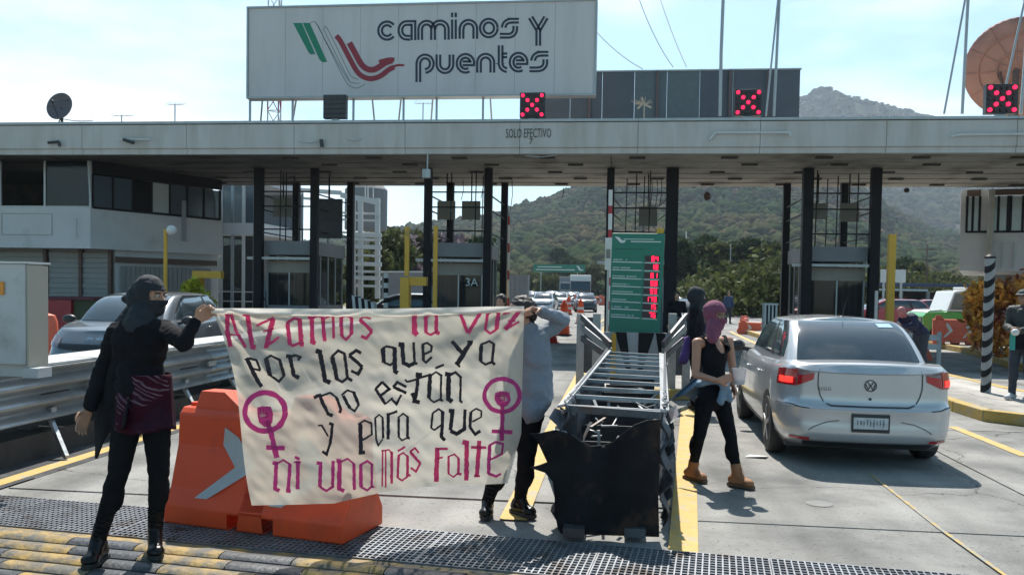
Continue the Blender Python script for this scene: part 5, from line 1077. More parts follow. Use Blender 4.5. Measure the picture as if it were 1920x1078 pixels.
def make_car(label, paint, D=None, lit=False, plate=None, name='parked_car', cat='car', emblem=None, front=False, det=1.0):
    d = dict(L=4.23, W=1.66, H=1.42, yr=-2.1, yf=2.13, wr=-1.22, wf=1.25, rr=.30, gr0=-1.66, gr1=-.92, gf0=1.18, gf1=.28, zt=[(-2.1, .93), (-1.98, .985), (-1.6, .985), (-1, .95), (0, .92), (.9, .95), (1.25, .92), (1.7, .83), (2.0, .72), (2.13, .62)])
    if D: d.update(D)
    t = thing(name, label, cat, (0, 0, 0)); zy = [a for a, _ in d['zt']]; zz = [b for _, b in d['zt']]; W = d['W']/2; H = d['H']
    def zt(y): return float(np.interp(y, zy, zz))
    def B(s, k):
        w_ = W*float(np.interp(k, [0, .12, .35, .52, .60, .8, .93, 1], [.90, .965, 1.0, .995, .99, .985, .965, .915]))
        yr = d['yr']+float(np.interp(k, [0, .10, .20, .30, .40, .50, .52, .56, .78, .93, .955, 1], [.16, .03, 0, .02, .018, .0, .03, .058, .055, .05, .035, .075])); yf = d['yf']-float(np.interp(k, [0, .15, .5, .75, 1], [.10, 0, .02, .10, .28]))
        x, y = OUT(s, yr, yf, w_); return Vector((x, y, .2+(zt(y)-.2)*k))
    def G(s, k):
        kk = k; w_ = W*float(np.interp(k, [0, .15, .85, 1], [.86, .835, .705, .65])); e = 1-(1-k)
        yr = d['gr0']+(d['gr1']-d['gr0'])*e-.03*math.sin(math.pi*k); yf = d['gf0']+(d['gf1']-d['gf0'])*e+.05*math.sin(math.pi*k)
        x, y = OUT(s, yr, yf, w_, .55, .45); z = .93+(H-.045-.93)*(math.sin(k*1.45)/math.sin(1.45))**1.0; return Vector((x, y, z))
    ns = int(56*det)
    ss = [i/ns for i in range(ns+1)]; sym = [-s for s in ss[::-1]][:-1]+ss      # -1..1 ; closes at front
    def skin(fn, ks, top, crown, bottom=False):
        vs = []; fs = []; n = 2*ns
        ring = [s for s in sym[:-1]]
        for k in ks:
            for s in ring: vs.append(fn(s, k))
        for j in range(len(ks)-1):
            for i in range(n): fs.append((j*n+i, j*n+(i+1) % n, (j+1)*n+(i+1) % n, (j+1)*n+i))
        def cap(base, cz, nx=8):
            # ring index of s and -s : s=sym[i]; mirrored index
            o = len(vs); rows = []
            for a in range(1, ns):
                s = ss[a]; pl = vs[base+ring.index(-s)]; pr = vs[base+ring.index(s)]; row = [base+ring.index(-s)]
                for c in range(1, nx):
                    u = c/nx; p = pl.lerp(pr, u); p = Vector((p.x, p.y, p.z+cz*(1-(2*u-1)**2)*min(1, a/4, (ns-a)/4))); vs.append(p); row.append(len(vs)-1)
                row.append(base+ring.index(s)); rows.append(row)
            for r0, r1 in zip(rows[:-1], rows[1:]):
                for c in range(len(r0)-1): fs.append((r0[c], r0[c+1], r1[c+1], r1[c]))
            i0 = base+ring.index(0.0); i1 = base+ring.index(-1.0)
            for c in range(len(rows[0])-1): fs.append((rows[0][c], rows[0][c+1], i0)); fs.append((rows[-1][c], rows[-1][c+1], i1))
        cap((len(ks)-1)*n, crown)
        if bottom: cap(0, 0, 4)
        return vs, fs
    ring0 = None
    vs, fs = skin(B, [0, .05, .12, .22, .30, .40, .47, .50, .52, .545, .60, .68, .78, .87, .93, .955, .98, 1], True, .025, True)
    b = MB(); b.add(vs, fs); body = b.build('body', paint, t, smooth=True)
    vs, fs = skin(G, [0, .1, .25, .4, .55, .7, .82, .9, .96, 1], True, .035)
    b = MB(); b.add(vs, fs); b.build('cabin', paint, t, smooth=True)
    # wheel arches
    cu = MB()
    for y in (d['wr'], d['wf']):
        for sx in (-1, 1): cu.cyl((sx*(W-.22), y, d['rr']+.01), (sx*(W+.2), y, d['rr']+.01), d['rr']+.045, n=36)
    c = cu.build('cut', plastic_k); bo = body.modifiers.new('arches', 'BOOLEAN'); bo.object = c; bo.operation = 'DIFFERENCE'; bo.solver = 'EXACT'
    dg = bpy.context.evaluated_depsgraph_get(); me = bpy.data.meshes.new_from_object(body.evaluated_get(dg)); body.modifiers.clear(); body.data = me; bpy.data.objects.remove(c)
    if len(me.materials) == 0: me.materials.append(paint)
    me.set_sharp_from_angle(angle=R(40))
    def patch(fn, s0, s1, k0, k1, name_, m, off=.004, n=(14, 8)):
        def f(u, v):
            s = s0+(s1-s0)*u; a = k0(s) if callable(k0) else k0; c_ = k1(s) if callable(k1) else k1; k = a+(c_-a)*v
            p = fn(s, k); e = .004; ds = fn(min(s+e, 1), k)-fn(max(s-e, -1), k); dk = fn(s, min(k+.01, 1))-fn(s, max(0, k-.01)); nn = ds.cross(dk)
            if nn.length > 1e-9:
                nn.normalize(); cdir = Vector((p.x, p.y-.0, 0)); 
                if nn.dot(Vector((p.x/W, p.y/2, .25))) < 0: nn = -nn
            return p+nn*off
        return MB().grid(f, *n).build(name_, m, t, smooth='all', recalc=False)
    patch(G, -.228, .228, .10, .90, 'rear_window', tint, .006, (24, 10))
    def fw(s, k): return G(1-s if s >= 0 else -1-s, k)
    patch(fw, -.20, .20, .08, .90, 'windscreen', tint, .006, (24, 10))
    for sg in (-1, 1):
        patch(G, sg*.30, sg*.445, lambda s: .12+.25*max(0, (.34-abs(s))/.04), .88, 'side_window', tint, .005); patch(G, sg*.462, sg*.66, .12, .88, 'side_window', tint, .005)
        patch(G, sg*.445, sg*.462, .10, .90, 'door_pillar', plastic_k, .006, (2, 8))
        # tail lamps: outer red, inner wedge with smoked upper part
        patch(B, sg*.215, sg*.315, lambda s: .735-.25*max(0, abs(s)-.28), lambda s: .935-.35*max(0, abs(s)-.27), 'tail_lamp', lamp_red, .012, (12, 6))
        patch(B, sg*.162, sg*.212, lambda s: .735+(.212-abs(s))*2.0, .93, 'tail_lamp', lamp_red, .010, (8, 6))
        patch(B, sg*.160, sg*.208, lambda s: .872+(.208-abs(s))*.9, .925, 'reversing_lamp', lamp_clear, .015, (6, 4))
        if lit: patch(B, sg*.228, sg*.295, .765, .835, 'lit_bulb', lamp_lit, .017, (8, 4))
        patch(B, sg*.175, sg*.25, .095, .125, 'reflector', lamp_red, .006, (6, 2))
        patch(B, sg*.785, sg*.865, lambda s: .68, lambda s: .88, 'headlamp', lamp_clear, .010, (8, 6))
        # mirror and handles
        mx = sg*(W+.07); MB().ball((mx+sg*.02, d['gf0']-.42, .99), (.11, .065, .075), 14, 8).build('mirror', plastic_k, t, smooth='all'); MB().bar((mx-sg*.06, d['gf0']-.40, .95), (sg*(W-.10), d['gf0']-.36, .93), .05).build('mirror_arm', plastic_k, t)
        for y in (-.55, .35): 
            k = .80; p = B(sg*(.44 if y < 0 else .53), k); MB().ball((p.x+sg*.012, y, p.z), (.018, .095, .018), 10, 6).build('door_handle', paint, t, smooth='all')
    def bfn(u, v): 
        s = u/3.5; k = v; p = B(s, k); return p+Vector((0 if abs(s) < .26 else (.004 if s > 0 else -.004), -.0045 if abs(s) < .3 else 0, 0))
    def line(pts, wd, nm='panel_gap', m=seam_m, step=.03):
        b = MB(); P = [(a, c) for a, c in pts]
        ribbon(b, [(a, c*.78) for a, c in P], wd, lambda x, y: bfn(x, y/.78), step=step); return b.build(nm, m, t, recalc=False)
    line([(-.53, .97), (-.515, .74), (-.49, .64), (-.45, .565), (-.38, .535), (.38, .535), (.45, .565), (.49, .64), (.515, .74), (.53, .97)], .012)
    line([(-1.15, .50), (-.9, .515), (-.6, .50)], .008); line([(1.15, .50), (.9, .515), (.6, .50)], .008)
    for sg in (-1, 1): line([(sg*.62, .22), (sg*.55, .27), (sg*.42, .335), (sg*.30, .36)], .010, 'bumper_crease', mat('crease', (.18, .17, .15), .5))
    for y in (-.98, .12, 1.02):     # door gaps
        for sg in (-1, 1):
            b = MB()
            for k0_ in np.linspace(.12, .96, 13)[:-1]:
                k1_ = k0_+.07
                def fnd(kq):
                    lo, hi = .3, .72
                    for _ in range(22):
                        m_ = (lo+hi)/2
                        if B(sg*m_, kq).y < y: lo = m_
                        else: hi = m_
                    return B(sg*lo, kq)+Vector((sg*.003, 0, 0))
                a = fnd(k0_); c_ = fnd(min(k1_, .97)); b.add([a+Vector((0, -.005, 0)), a+Vector((0, .005, 0)), c_+Vector((0, .005, 0)), c_+Vector((0, -.005, 0))], [(0, 1, 2, 3)])
            b.build('door_gap', seam_m, t, recalc=False)
    for sg in (-1, 1): patch(B, sg*.33, sg*.68, .02, .085, 'sill', plastic_k, .004, (10, 2))
    patch(B, -.20, .20, .0, .075, 'lower_valance', plastic_k, .006, (16, 2))
    # wheels
    for y in (d['wr'], d['wf']):
        for sg in (-1, 1):
            x0 = sg*(W-.19); x1 = sg*(W-.012); r_ = d['rr']
            wq = MB().lathe([(r_*.60, 0), (r_*.93, 0), (r_, abs(x1-x0)*.16), (r_, abs(x1-x0)*.84), (r_*.93, abs(x1-x0)), (r_*.66, abs(x1-x0))], (min(x0, x1), y, r_), 28, axis='x').build('tyre', rubber, t, smooth=True)
            rm = MB(); rm.lathe([(r_*.66, 0), (r_*.66, .03)], (x1-(.035 if sg > 0 else -.005), y, r_), 24, axis='x'); rm.build('rim', plastic_k, t)
            sp = MB()
            for q in range(5):
                a = 6.283*q/5+.3; sp.bar((x1+sg*.004, y+.03*math.cos(a), r_+.03*math.sin(a)), (x1+sg*.001, y+r_*.63*math.cos(a), r_+r_*.63*math.sin(a)), .045, .014, up=(1, 0, 0))
            sp.cyl((x1-.01, y, r_), (x1+sg*.008, y, r_), .045, n=12); sp.build('spokes', rim_m, t)
    MB().bx(-W+.12, W-.12, d['yr']+.35, d['yf']-.3, .16, .22).build('underbody', plastic_k, t)
    if plate:
        p = B(0, .30); y = p.y-.022; MB().bx(-.17, .17, y, y+.02, .365, .535).build('plate_frame', plastic_k, t); MB().bx(-.155, .155, y-.004, y-.0005, .398, .505).build('number_plate', mat('plate_white', (.50, .53, .54), .4, var=.2, sc=25), t)
        b = MB(); rr_ = random.Random(5)
        for k in range(9):
            x = -.125+.029*k; w_ = .008+.006*rr_.random(); b.bx(x, x+w_, y-.006, y-.0045, .42+.02*rr_.random(), .49-.015*rr_.random()); b.bx(x, x+.018, y-.006, y-.0045, .45, .457) if k % 3 else None
        b.build('plate_marks', mat('plate_ink', (.16, .19, .22), .5), t)
    if emblem:
        zc = .80; p = B(0, (zc-.2)/(zt(-2.05)-.2)); yy = p.y-.010; b = MB(); f = lambda x, y: (x, yy, zc+y); ribbon(b, arc(0, 0, .052, .052, 0, 360, 28), .009, f, step=.05)
        ribbon(b, [(-.030, .038), (0, -.002), (.030, .038)], .009, f, step=.05); ribbon(b, [(-.044, .018), (-.022, -.040), (0, .004), (.022, -.040), (.044, .018)], .009, f, step=.05); b.build('emblem', mat('emblem', (.06, .065, .08), .3, .6), t, recalc=False)
        MB().cyl((0, yy, zc-.125), (0, yy-.004, zc-.125), .013, n=12).build('boot_lock', seam_m, t)
        b = MB()
        for k in range(3): x = -.46+.04*k; b.bx(x, x+.026, yy+.012, yy+.016, .745, .752); b.bx(x, x+.007, yy+.012, yy+.016, .745, .775); b.bx(x+.02, x+.026, yy+.012, yy+.016, .745, .775)
        b.build('badge', mat('badge', (.3, .31, .32), .3, .7), t)
        patch(G, .12, .185, .70, .82, 'window_sticker', mat('sticker', (.32, .5, .68), .4, var=.2, sc=30), .010, (4, 2))
        MB().cyl((.0, d['gr1']+.12, H-.03), (.01, d['gr1']-.06, H+.20), .004, .0025, 6).build('antenna', plastic_k, t); MB().ball((0, d['gr1']+.12, H-.015), (.03, .04, .02)).build('antenna_base', plastic_k, t)
        for k in range(0): 
            zf = .2+.09*k; patch(G, -.185, .185, zf, zf+.006, 'heater_line', mat('heater', (.05, .06, .065), .2), .008, (20, 1)) if k % 2 == 0 else None
    if front:
        patch(lambda s, k: B(1-s if s >= 0 else -1-s, k), -.13, .13, .66, .78, 'grille', plastic_k, .012, (14, 4)); patch(lambda s, k: B(1-s if s >= 0 else -1-s, k), -.12, .12, .15, .36, 'air_intake', plastic_k, .010, (14, 4))
        for u0 in (-.05, -.015, .02): patch(lambda s, k: B(1-s if s >= 0 else -1-s, k), u0, u0+.025, .86, .90, 'badge', chrome, .012, (3, 2))
        for sg in (-1, 1): patch(lambda s, k: B(1-s if s >= 0 else -1-s, k), sg*.14, sg*.20, .69, .78, 'headlamp_inner', lamp_clear, .014, (5, 3))
    return t
car = make_car('silver sedan braking in the right lane, seen from behind', paint_silver, lit=True, plate=True, emblem=True, name='silver_sedan')
pa, pb = gp(1470, 848), gp(1742, 866)
car.location = ((pa.x+pb.x)/2-.02, (pa.y+pb.y)/2+1.22+.15, 0); car.rotation_euler = (0, 0, R(-1.0))
car2 = make_car('grey hatchback behind the masked woman, bonnet towards the left', paint_grey, D=dict(H=1.45, gf1=.35, gf0=1.3, gr0=-1.9, gr1=-1.25, zt=[(-2.1, .93), (-1.9, 1.0), (-1, .98), (0, .96), (.9, .98), (1.25, .95), (1.7, .88), (2.0, .78), (2.13, .68)]), front=True, name='grey_car')
p = atd(282, 560, 15.9); car2.location = (p.x, p.y, 0); car2.scale = (1.08, 1.1, 1.03); car2.rotation_euler = (0, 0, R(180+9))
def far_car(px, dep, rz, paint, label, sc=1.0, src=None):
    p = atd(px, 545, dep); sl_ = {'paint_grey': paint, 'paint_silver': paint}
    return dup(src or car2, (p.x, p.y, 0), R(rz), label, sc, sl_, None)
cars_g = 'vehicles queueing beyond the toll plaza'
for px, dep, rz, pt, lb, s_ in ((994, 70, 172, paint_silver, 'pale car at the left end of the distant queue'), (1022, 62, 178, paint_silver, 'silver car facing the camera in the distant queue'), (1050, 74, 182, paint_white, 'white car in the middle of the distant queue'),
        (1075, 80, 180, paint_silver, 'silver car behind the cone row in the distant queue'), (1098, 66, 184, paint_dark, 'dark car at the right end of the distant queue'), (1284, 30, 176, paint_navy, 'dark blue car beyond the black hooded person'),
        (1035, 105, 180, paint_white, 'small white car furthest back in the queue')) and [(a, b, c, d, e, 1.0) for a, b, c, d, e in ((994, 70, 172, paint_silver, 'pale car at the left end of the distant queue'), (1022, 62, 178, paint_silver, 'silver car facing the camera in the distant queue'), (1050, 74, 182, paint_white, 'white car in the middle of the distant queue'),
        (1075, 80, 180, paint_silver, 'silver car behind the cone row in the distant queue'), (1098, 66, 184, paint_dark, 'dark car at the right end of the distant queue'), (1284, 30, 176, paint_navy, 'dark blue car beyond the black hooded person'), (1035, 105, 180, paint_white, 'small white car furthest back in the queue'))]:
    o = far_car(px, dep, rz, pt, lb, s_); o['group'] = cars_g
far_car(1668, 44, 95, paint_red, 'dark red car right of the yellow post'); far_car(1742, 46, 88, paint_red, 'dark red car behind the green truck bonnet')
far_car(545, 44, 100, paint_dark, 'dark car in the shade behind the leftmost booth'); far_car(1245, 44, 178, paint_red, 'dark red car half hidden by the tariff sign post'); far_car(770, 31, 100, paint_dark, 'dark car behind the yellow barrier machine')
far_car(450, 40, 95, paint_dark, 'dark car between the yellow shrub and the leftmost booth')
# box lorry in the queue
def lorry(px, dep, label, s_, body, cabm):
    p = atd(px, 545, dep); t = thing('box_truck', label, 'truck', (p.x, p.y, 0))
    MB().bx(-1.2*s_, 1.2*s_, 1.6, 7.5, 1.0, 3.4*s_).build('cargo_box', body, t, bevel=.03); MB().prism([(-1.1, -.1, .5), (-1.1, 1.4, .5), (-1.1, 1.4, 2.6), (-1.1, .35, 2.6), (-1.1, -.05, 1.6)], (2.2, 0, 0)).build('cab', cabm, t, bevel=.05)
    MB().prism([(-.98, -.07, 1.62), (.98, -.07, 1.62), (.94, .30, 2.45), (-.94, .30, 2.45)], (0, -.03, 0)).build('windscreen', tint, t); MB().bx(-1.1, 1.1, -.2, -.11, .35, .8).build('bumper', plastic_k, t); MB().bx(-.8, .8, -.14, -.11, .9, 1.3).build('grille', plastic_k, t)
    for x in (-1.15, .85):
        for y in (.7, 5.8): MB().cyl((x, y, .48), (x+.3, y, .48), .48, n=20).build('wheel', rubber, t)
    for x in (-.9, .9): MB().bx(x-.15, x+.15, -.15, -.115, .85, 1.05).build('headlamp', lamp_clear, t)
    t.rotation_euler = (0, 0, R(2)); return t
lorry(1064, 120, 'grey box truck in the distant queue below the green road sign', 1.0, booth_grey, booth_grey); lorry(1088, 95, 'dark truck with bright white top in the distant queue', .95, paint_white, paint_dark)
# green and white tow truck on the right
tt = thing('green_truck', 'small green and white tow truck facing left beyond the orange barrier', 'truck', tuple(atd(1800, 600, 30)[:2])+(0,), R(183)); tt.scale = (.95, .95, 1.0); lime = mat('paint_lime', (.05, .36, .03), .35, var=.05, coat=1)
# local: +X forward, camera sees the long side
def ttp(pts, name, m, y0=-.85, y1=.85): MB().prism([(x, y0, z) for x, z in pts], (0, y1-y0, 0)).build(name, m, tt, bevel=.03)
ttp([(.15, .45), (1.55, .45), (1.62, .95), (1.50, 1.08), (.75, 1.12), (.15, 1.12)], 'lower_body', lime); ttp([(.15, 1.125), (.80, 1.125), (.55, 1.80), (.15, 1.85), (-.05, 1.85), (-.05, 1.125)], 'cab', paint_white, -.80, .80)
ttp([(.90, 1.09), (1.50, 1.085), (1.35, 1.16), (.9, 1.2)], 'bonnet_top', paint_white, -.7, .7)
for y in (-.86, .84): ttp([(.22, 1.2), (.70, 1.2), (.52, 1.72), (.22, 1.74)], 'side_window', tint, y if y < 0 else y-.03, (y+.055) if y < 0 else y+.0)
ttp([(-.06, .5), (-.2, .5), (-.2, 1.95), (-.06, 1.95)], 'head_board', paint_white, -.85, .85); ttp([(-2.6, .62), (-.22, .62), (-.22, .80), (-2.6, .80)], 'deck', plastic_k)
MB().bar((-.5, 0, .8), (-1.9, 0, 1.6), .18).build('tow_boom', yellow_steel, tt); MB().bx(-.9, -.3, -.6, .6, .8, 1.2).build('winch_box', plastic_k, tt)
for x in (1.05, -1.6):
    for y in (-.88, .66): MB().cyl((x, y, .34), (x, y+.22, .34), .34, n=24).build('wheel', rubber, tt); MB().cyl((x, y-.012 if y < 0 else y+.2, .34), (x, y+.01 if y < 0 else y+.232, .34), .18, n=16).build('rim', alu, tt)
MB().bx(1.56, 1.66, -.8, .8, .35, .6).build('bumper', plastic_k, tt)
for y in (-.7, .5): MB().bx(1.56, 1.625, y, y+.2, .75, .92).build('headlamp', lamp_clear, tt)
# ============================================================ PEOPLE
def soft(prims, vox, name, m, parent, it=6, fac=.6, cut=None, wrinkle=0, wsc=9, iters=2):
    b = MB()
    for p in prims:
        if p[0] == 'c':
            _, a, c_, r0, r1 = p; a = V3(a); c_ = V3(c_); d = (c_-a); L_ = d.length
            if L_ < 1e-5: b.ball(a, r0); continue
            z = d/L_; x = z.orthogonal().normalized(); y = z.cross(x); rot = Matrix((x, y, z)).transposed(); n = 14; vs = []; fs = []
            rows = [(r0*math.cos(t), -r0*math.sin(t)) for t in np.linspace(1.5, 0, 5)]+[(r1*math.cos(t), L_+r1*math.sin(t)) for t in np.linspace(0, 1.5, 5)]
            for rr_, h in rows:
                for k in range(n): t_ = 6.28318*k/n; vs.append(a+rot @ Vector((rr_*math.cos(t_), rr_*math.sin(t_), h)))
            for i in range(len(rows)-1):
                for k in range(n): fs.append((i*n+k, i*n+(k+1) % n, (i+1)*n+(k+1) % n, (i+1)*n+k))
            fs.append(tuple(range(n))[::-1]); fs.append(tuple((len(rows)-1)*n+k for k in range(n))); b.add(vs, fs)
        else: b.ball(p[1], p[2], 20, 12, rot=p[3] if len(p) > 3 else None)
    o = b.build('tmp', m); r_ = o.modifiers.new('r', 'REMESH'); r_.mode = 'VOXEL'; r_.voxel_size = vox; r_.use_smooth_shade = True
    s_ = o.modifiers.new('s', 'SMOOTH'); s_.factor = fac; s_.iterations = it
    dg = bpy.context.evaluated_depsgraph_get(); me = bpy.data.meshes.new_from_object(o.evaluated_get(dg)); bpy.data.objects.remove(o)
    off = WO[parent.name] if parent.name in WO else Vector((0, 0, 0))
    if wrinkle:
        n = len(me.vertices); cov = np.zeros(n*3); me.vertices.foreach_get('co', cov); nv_ = np.zeros(n*3); me.vertices.foreach_get('normal', nv_); cov = cov.reshape(-1, 3); nv_ = nv_.reshape(-1, 3)
        dsp = np.array([mnoise.noise(Vector((p[0]*wsc*1.2, p[1]*wsc*1.2, p[2]*wsc*2.2)))+.5*mnoise.noise(Vector((p[0]*wsc*3, p[1]*wsc*3, p[2]*wsc*5))) for p in cov]); cov += nv_*(dsp*wrinkle)[:, None]; me.vertices.foreach_set('co', cov.ravel())
    if cut:
        bm = bmesh.new(); bm.from_mesh(me); dead = [v for v in bm.verts if cut(v.co)]; bmesh.ops.delete(bm, geom=dead, context='VERTS'); bm.to_mesh(me); bm.free()
    me.transform(Matrix.Translation(-off)); me.materials.clear(); me.materials.append(m); me.polygons.foreach_set('use_smooth', [True]*len(me.polygons))
    ob = bpy.data.objects.new(name, me); C.objects.link(ob); ob.parent = parent
    if parent.name in WO: WO[ob.name] = WO[parent.name]
    return ob
def rotm(f, u=(0, 0, 1)):
    f = V3(f).normalized(); u = V3(u); x = f.cross(u).normalized(); u = x.cross(f).normalized(); return Matrix((x, f, u)).transposed()   # local x = right, y = forward, z = up
def head_prims(c, M, s=1, g=0):
    def q(x, y, z): return c+M @ Vector((x*s, y*s, z*s))
    P = [('e', q(0, -.012, .028), ((.073+g)*s, (.092+g)*s, (.088+g)*s), M), ('e', q(0, .022, -.028), ((.058+g)*s, (.066+g)*s, (.078+g)*s), M), ('e', q(0, .055, -.078), ((.030+g)*s, (.028+g)*s, (.026+g)*s), M),
         ('c', q(0, .082, .012), q(0, .104, -.022), (.010+g)*s, (.013+g)*s), ]
    if g == 0: P += [('e', q(0, .070, .030), (.045*s, .022*s, .014*s), M)]
    if g == 0: P += [('e', q(.068, -.005, -.005), (.008*s, .016*s, .026*s), M), ('e', q(-.068, -.005, -.005), (.008*s, .016*s, .026*s), M), ('e', q(0, .083, -.050), (.022*s, .010*s, .007*s), M), ('e', q(0, .081, -.061), (.020*s, .010*s, .007*s), M),
                     ('e', q(.040, .055, -.02), (.02*s, .02*s, .022*s), M), ('e', q(-.040, .055, -.02), (.02*s, .02*s, .022*s), M)]
    return P
def hand_prims(w_, d, n, curl=.3, s=1.0, thumb=1, spread=1.0):
    """wrist w_, pointing direction d, palm normal n (the side the fingers curl to); thumb on side 'thumb'"""
    d = V3(d).normalized(); n = V3(n); n = (n-d*n.dot(d)).normalized(); x = d.cross(n)*thumb; P = []
    for k, off in enumerate((-.030, -.010, .010, .030)):
        kn = w_+d*(.085*s)+x*(off*s*spread); P.append(('c', w_+x*(off*.6*s)+d*.012*s, kn, .0135*s, .0115*s))
        L_ = (.066, .078, .083, .072)[k]*s; a = curl*.8; p = kn; dd = d
        for j, fr in enumerate((.45, .31, .24)):
            a2 = curl*(j+.6)+.06*k*curl; dd = d*math.cos(a2)+n*math.sin(a2)+x*(off*1.6*(1-min(1, curl*.7))); dd.normalize(); q = p+dd*L_*fr; P.append(('c', p, q, (.0088-.0008*j)*s, (.0080-.0008*j)*s)); p = q
    b0 = w_+d*.022*s+x*.026*s; b1 = b0+(d*.55+x*.75+n*.35).normalized()*.036*s; b2 = b1+(d*.85+x*.25+n*(.3+.4*curl)).normalized()*.030*s; b3 = b2+(d*.85+x*.0+n*(.35+.5*curl)).normalized()*.022*s
    P += [('c', b0, b1, .0135*s, .0105*s), ('c', b1, b2, .010*s, .009*s), ('c', b2, b3, .009*s, .0075*s)]
    return P
def limbs(J, g=0, s=1.0, which='all'):
    P = []
    def c(a, b, r0, r1): P.append(('c', J[a], J[b], (r0+g)*s, (r1+g)*s))
    if which in ('all', 'torso', 'top'):
        M = rotm(J['F']); 
        P.append(('e', J['chest'], ((.142+g)*s, (.098+g)*s, (.165+g)*s), M)); P.append(('e', J['waist'], ((.122+g)*s, (.088+g)*s, (.13+g)*s), M)); P.append(('e', J['pelvis'], ((.155+g)*s, (.108+g)*s, (.12+g)*s), M))
        P.append(('c', J['neck'], J['head'], (.047+g)*s, (.047+g)*s)); sm_ = (J['shL']+J['shR'])/2; P.append(('c', J['shL'], J['shR'], (.050+g)*s, (.050+g)*s)); P.append(('c', sm_, J['neck'], (.08+g)*s, (.05+g)*s)); P.append(('c', J['chest'], J['waist'], (.10+g)*s, (.095+g)*s)); P.append(('c', J['waist'], J['pelvis'], (.095+g)*s, (.10+g)*s))
    if which in ('all', 'arms', 'top'):
        for q in 'LR': c('sh'+q, 'el'+q, .046, .037); c('el'+q, 'wr'+q, .037, .024)
    if which in ('all', 'legs'):
        for q in 'LR':
            c('hip'+q, 'kn'+q, .082, .052); c('kn'+q, 'an'+q, .050, .034); mid = J['kn'+q].lerp(J['an'+q], .3)-V3(J['F'])*.018; P.append(('e', mid, ((.052+g)*s, (.054+g)*s, (.11+g)*s)))
        P.append(('c', J['hipL'], J['hipR'], (.09+g)*s, (.09+g)*s))
    return P
def foot_prims(J, q, g=0):
    an = J['an'+q]; toe = J['toe'+q]; d = toe-an; d.z = 0; d.normalize(); z = toe.z; h = Vector((an.x, an.y, z+.012))-d*.045
    g = g-.003; return [('c', an, h, .034+g, .034+g), ('c', h, toe-d*.03+Vector((0, 0, .0)), .034+g, .030+g), ('c', an, toe-d*.06+Vector((0, 0, .01)), .034+g, .028+g), ('e', toe-d*.02+Vector((0, 0, -.002)), (.042+g, .042+g, .028+g))]
def boots(J, t, m, h=.20, sole_m=None, lace=True):
    for q in 'LR':
        an = J['an'+q]; kn = J['kn'+q]; up = an+(kn-an).normalized()*h; P = foot_prims(J, q, .013)+[('c', up, an, .047, .044)]
        bo = soft(P, .008, 'boot', m, t, 4, wrinkle=.0025, wsc=14); toe = J['toe'+q]; d = toe-an; d.z = 0; d.normalize(); x = Vector((d.y, -d.x, 0)); z0 = toe.z-.045; hl = Vector((an.x, an.y, z0))-d*.085; tp = Vector((toe.x, toe.y, z0))+d*.045; b = MB()
        ring = [hl+x*.036, hl-x*.036, hl-x*.042+d*.05, hl.lerp(tp, .55)-x*.040, tp-x*.046-d*.07, tp-x*.030-d*.015, tp, tp+x*.030-d*.015, tp+x*.046-d*.07, hl.lerp(tp, .55)+x*.040, hl+x*.042+d*.05]
        b.prism(ring, (0, 0, .030)); b.build('sole', sole_m or rubber, t, bevel=.006)
        if lace:
            lb = MB()
            for k in range(5): p = an.lerp(up, .1+.18*k)+d*(.050); lb.cyl(p-x*.022, p+x*.022+Vector((0, 0, .012)), .0035, n=5)
            lb.build('laces', m, t)
def eyes(c, M, t, s=1):
    for sx in (-1, 1):
        p = c+M @ Vector((sx*.031*s, .083*s, .008*s)); MB().ball(p, .0115*s, 12, 8).build('eye', mat('eye_white', (.34, .31, .28), .3), t, smooth='all'); MB().ball(p+M @ Vector((0, .0065*s, 0)), .0062*s, 10, 6).build('iris', mat('iris', (.03, .015, .01), .2), t, smooth='all')
        b = MB(); a = c+M @ Vector((sx*.014*s, .090*s, .026*s)); e = c+M @ Vector((sx*.050*s, .078*s, .027*s)); b.bar(a, e, .006*s, .007*s); b.build('eyebrow', mat('brow', (.02, .012, .01), .8), t)
def balaclava(c, M, neck, t, m, s=1, slot=(.058, -.008, .036), g=.013, extra=(), vox=.006, wr=.002):
    P = head_prims(c, M, s, g)+[('c', c-M @ Vector((0, .01, .05)), neck, .062, .068)]+list(extra); Mi = M.transposed()
    def cut(v):
        q = Mi @ (v-c); return q.y > .035*s and abs(q.x) < slot[0]*s and slot[1]*s < q.z < slot[2]*s
    return soft(P, vox, 'balaclava', m, t, 4, cut=cut, wrinkle=wr, wsc=18)
FW = Vector((-math.sin(YAW), math.cos(YAW), 0)); RT = Vector((math.cos(YAW), math.sin(YAW), 0))
def A(px, py, d): return atd(px, py, d)
# ---- masked woman in black holding the left corner of the banner
J = dict(F=-FW, head=A(281, 556, 5.2), neck=A(268, 597, 5.2), chest=A(263, 650, 5.2), waist=A(265, 705, 5.2), pelvis=A(268, 752, 5.2), shL=A(218, 622, 5.18), elL=A(193, 700, 5.25), wrL=A(166, 768, 5.2), shR=A(306, 618, 5.22), elR=A(345, 644, 5.03), wrR=A(368, 601, 5.06),
         hipL=A(241, 775, 5.2), knL=A(222, 888, 5.13), anL=A(184, 1012, 5.09), toeL=A(166, 1052, 4.97), hipR=A(292, 775, 5.24), knR=A(298, 885, 5.2), anR=A(291, 992, 5.28), toeR=A(292, 1030, 5.15))
J['toeL'].z = .085; J['toeR'].z = .085
W1 = thing('person', 'woman in black headscarf and patterned skirt holding up the left corner of the banner', 'person', (J['pelvis'].x, J['pelvis'].y, .04), world=True)
Mh = rotm(RT*.93-FW*.32+Vector((0, 0, -.05)))
hd = hand_prims(J['wrR'], A(392, 583, 5.10)-J['wrR'], -FW+Vector((0, 0, -.6)), 1.0, 1.0, -1)
hl = hand_prims(J['wrL'], A(140, 828, 5.14)-J['wrL'], RT*.6-FW*.5, .38, 1.0, 1)
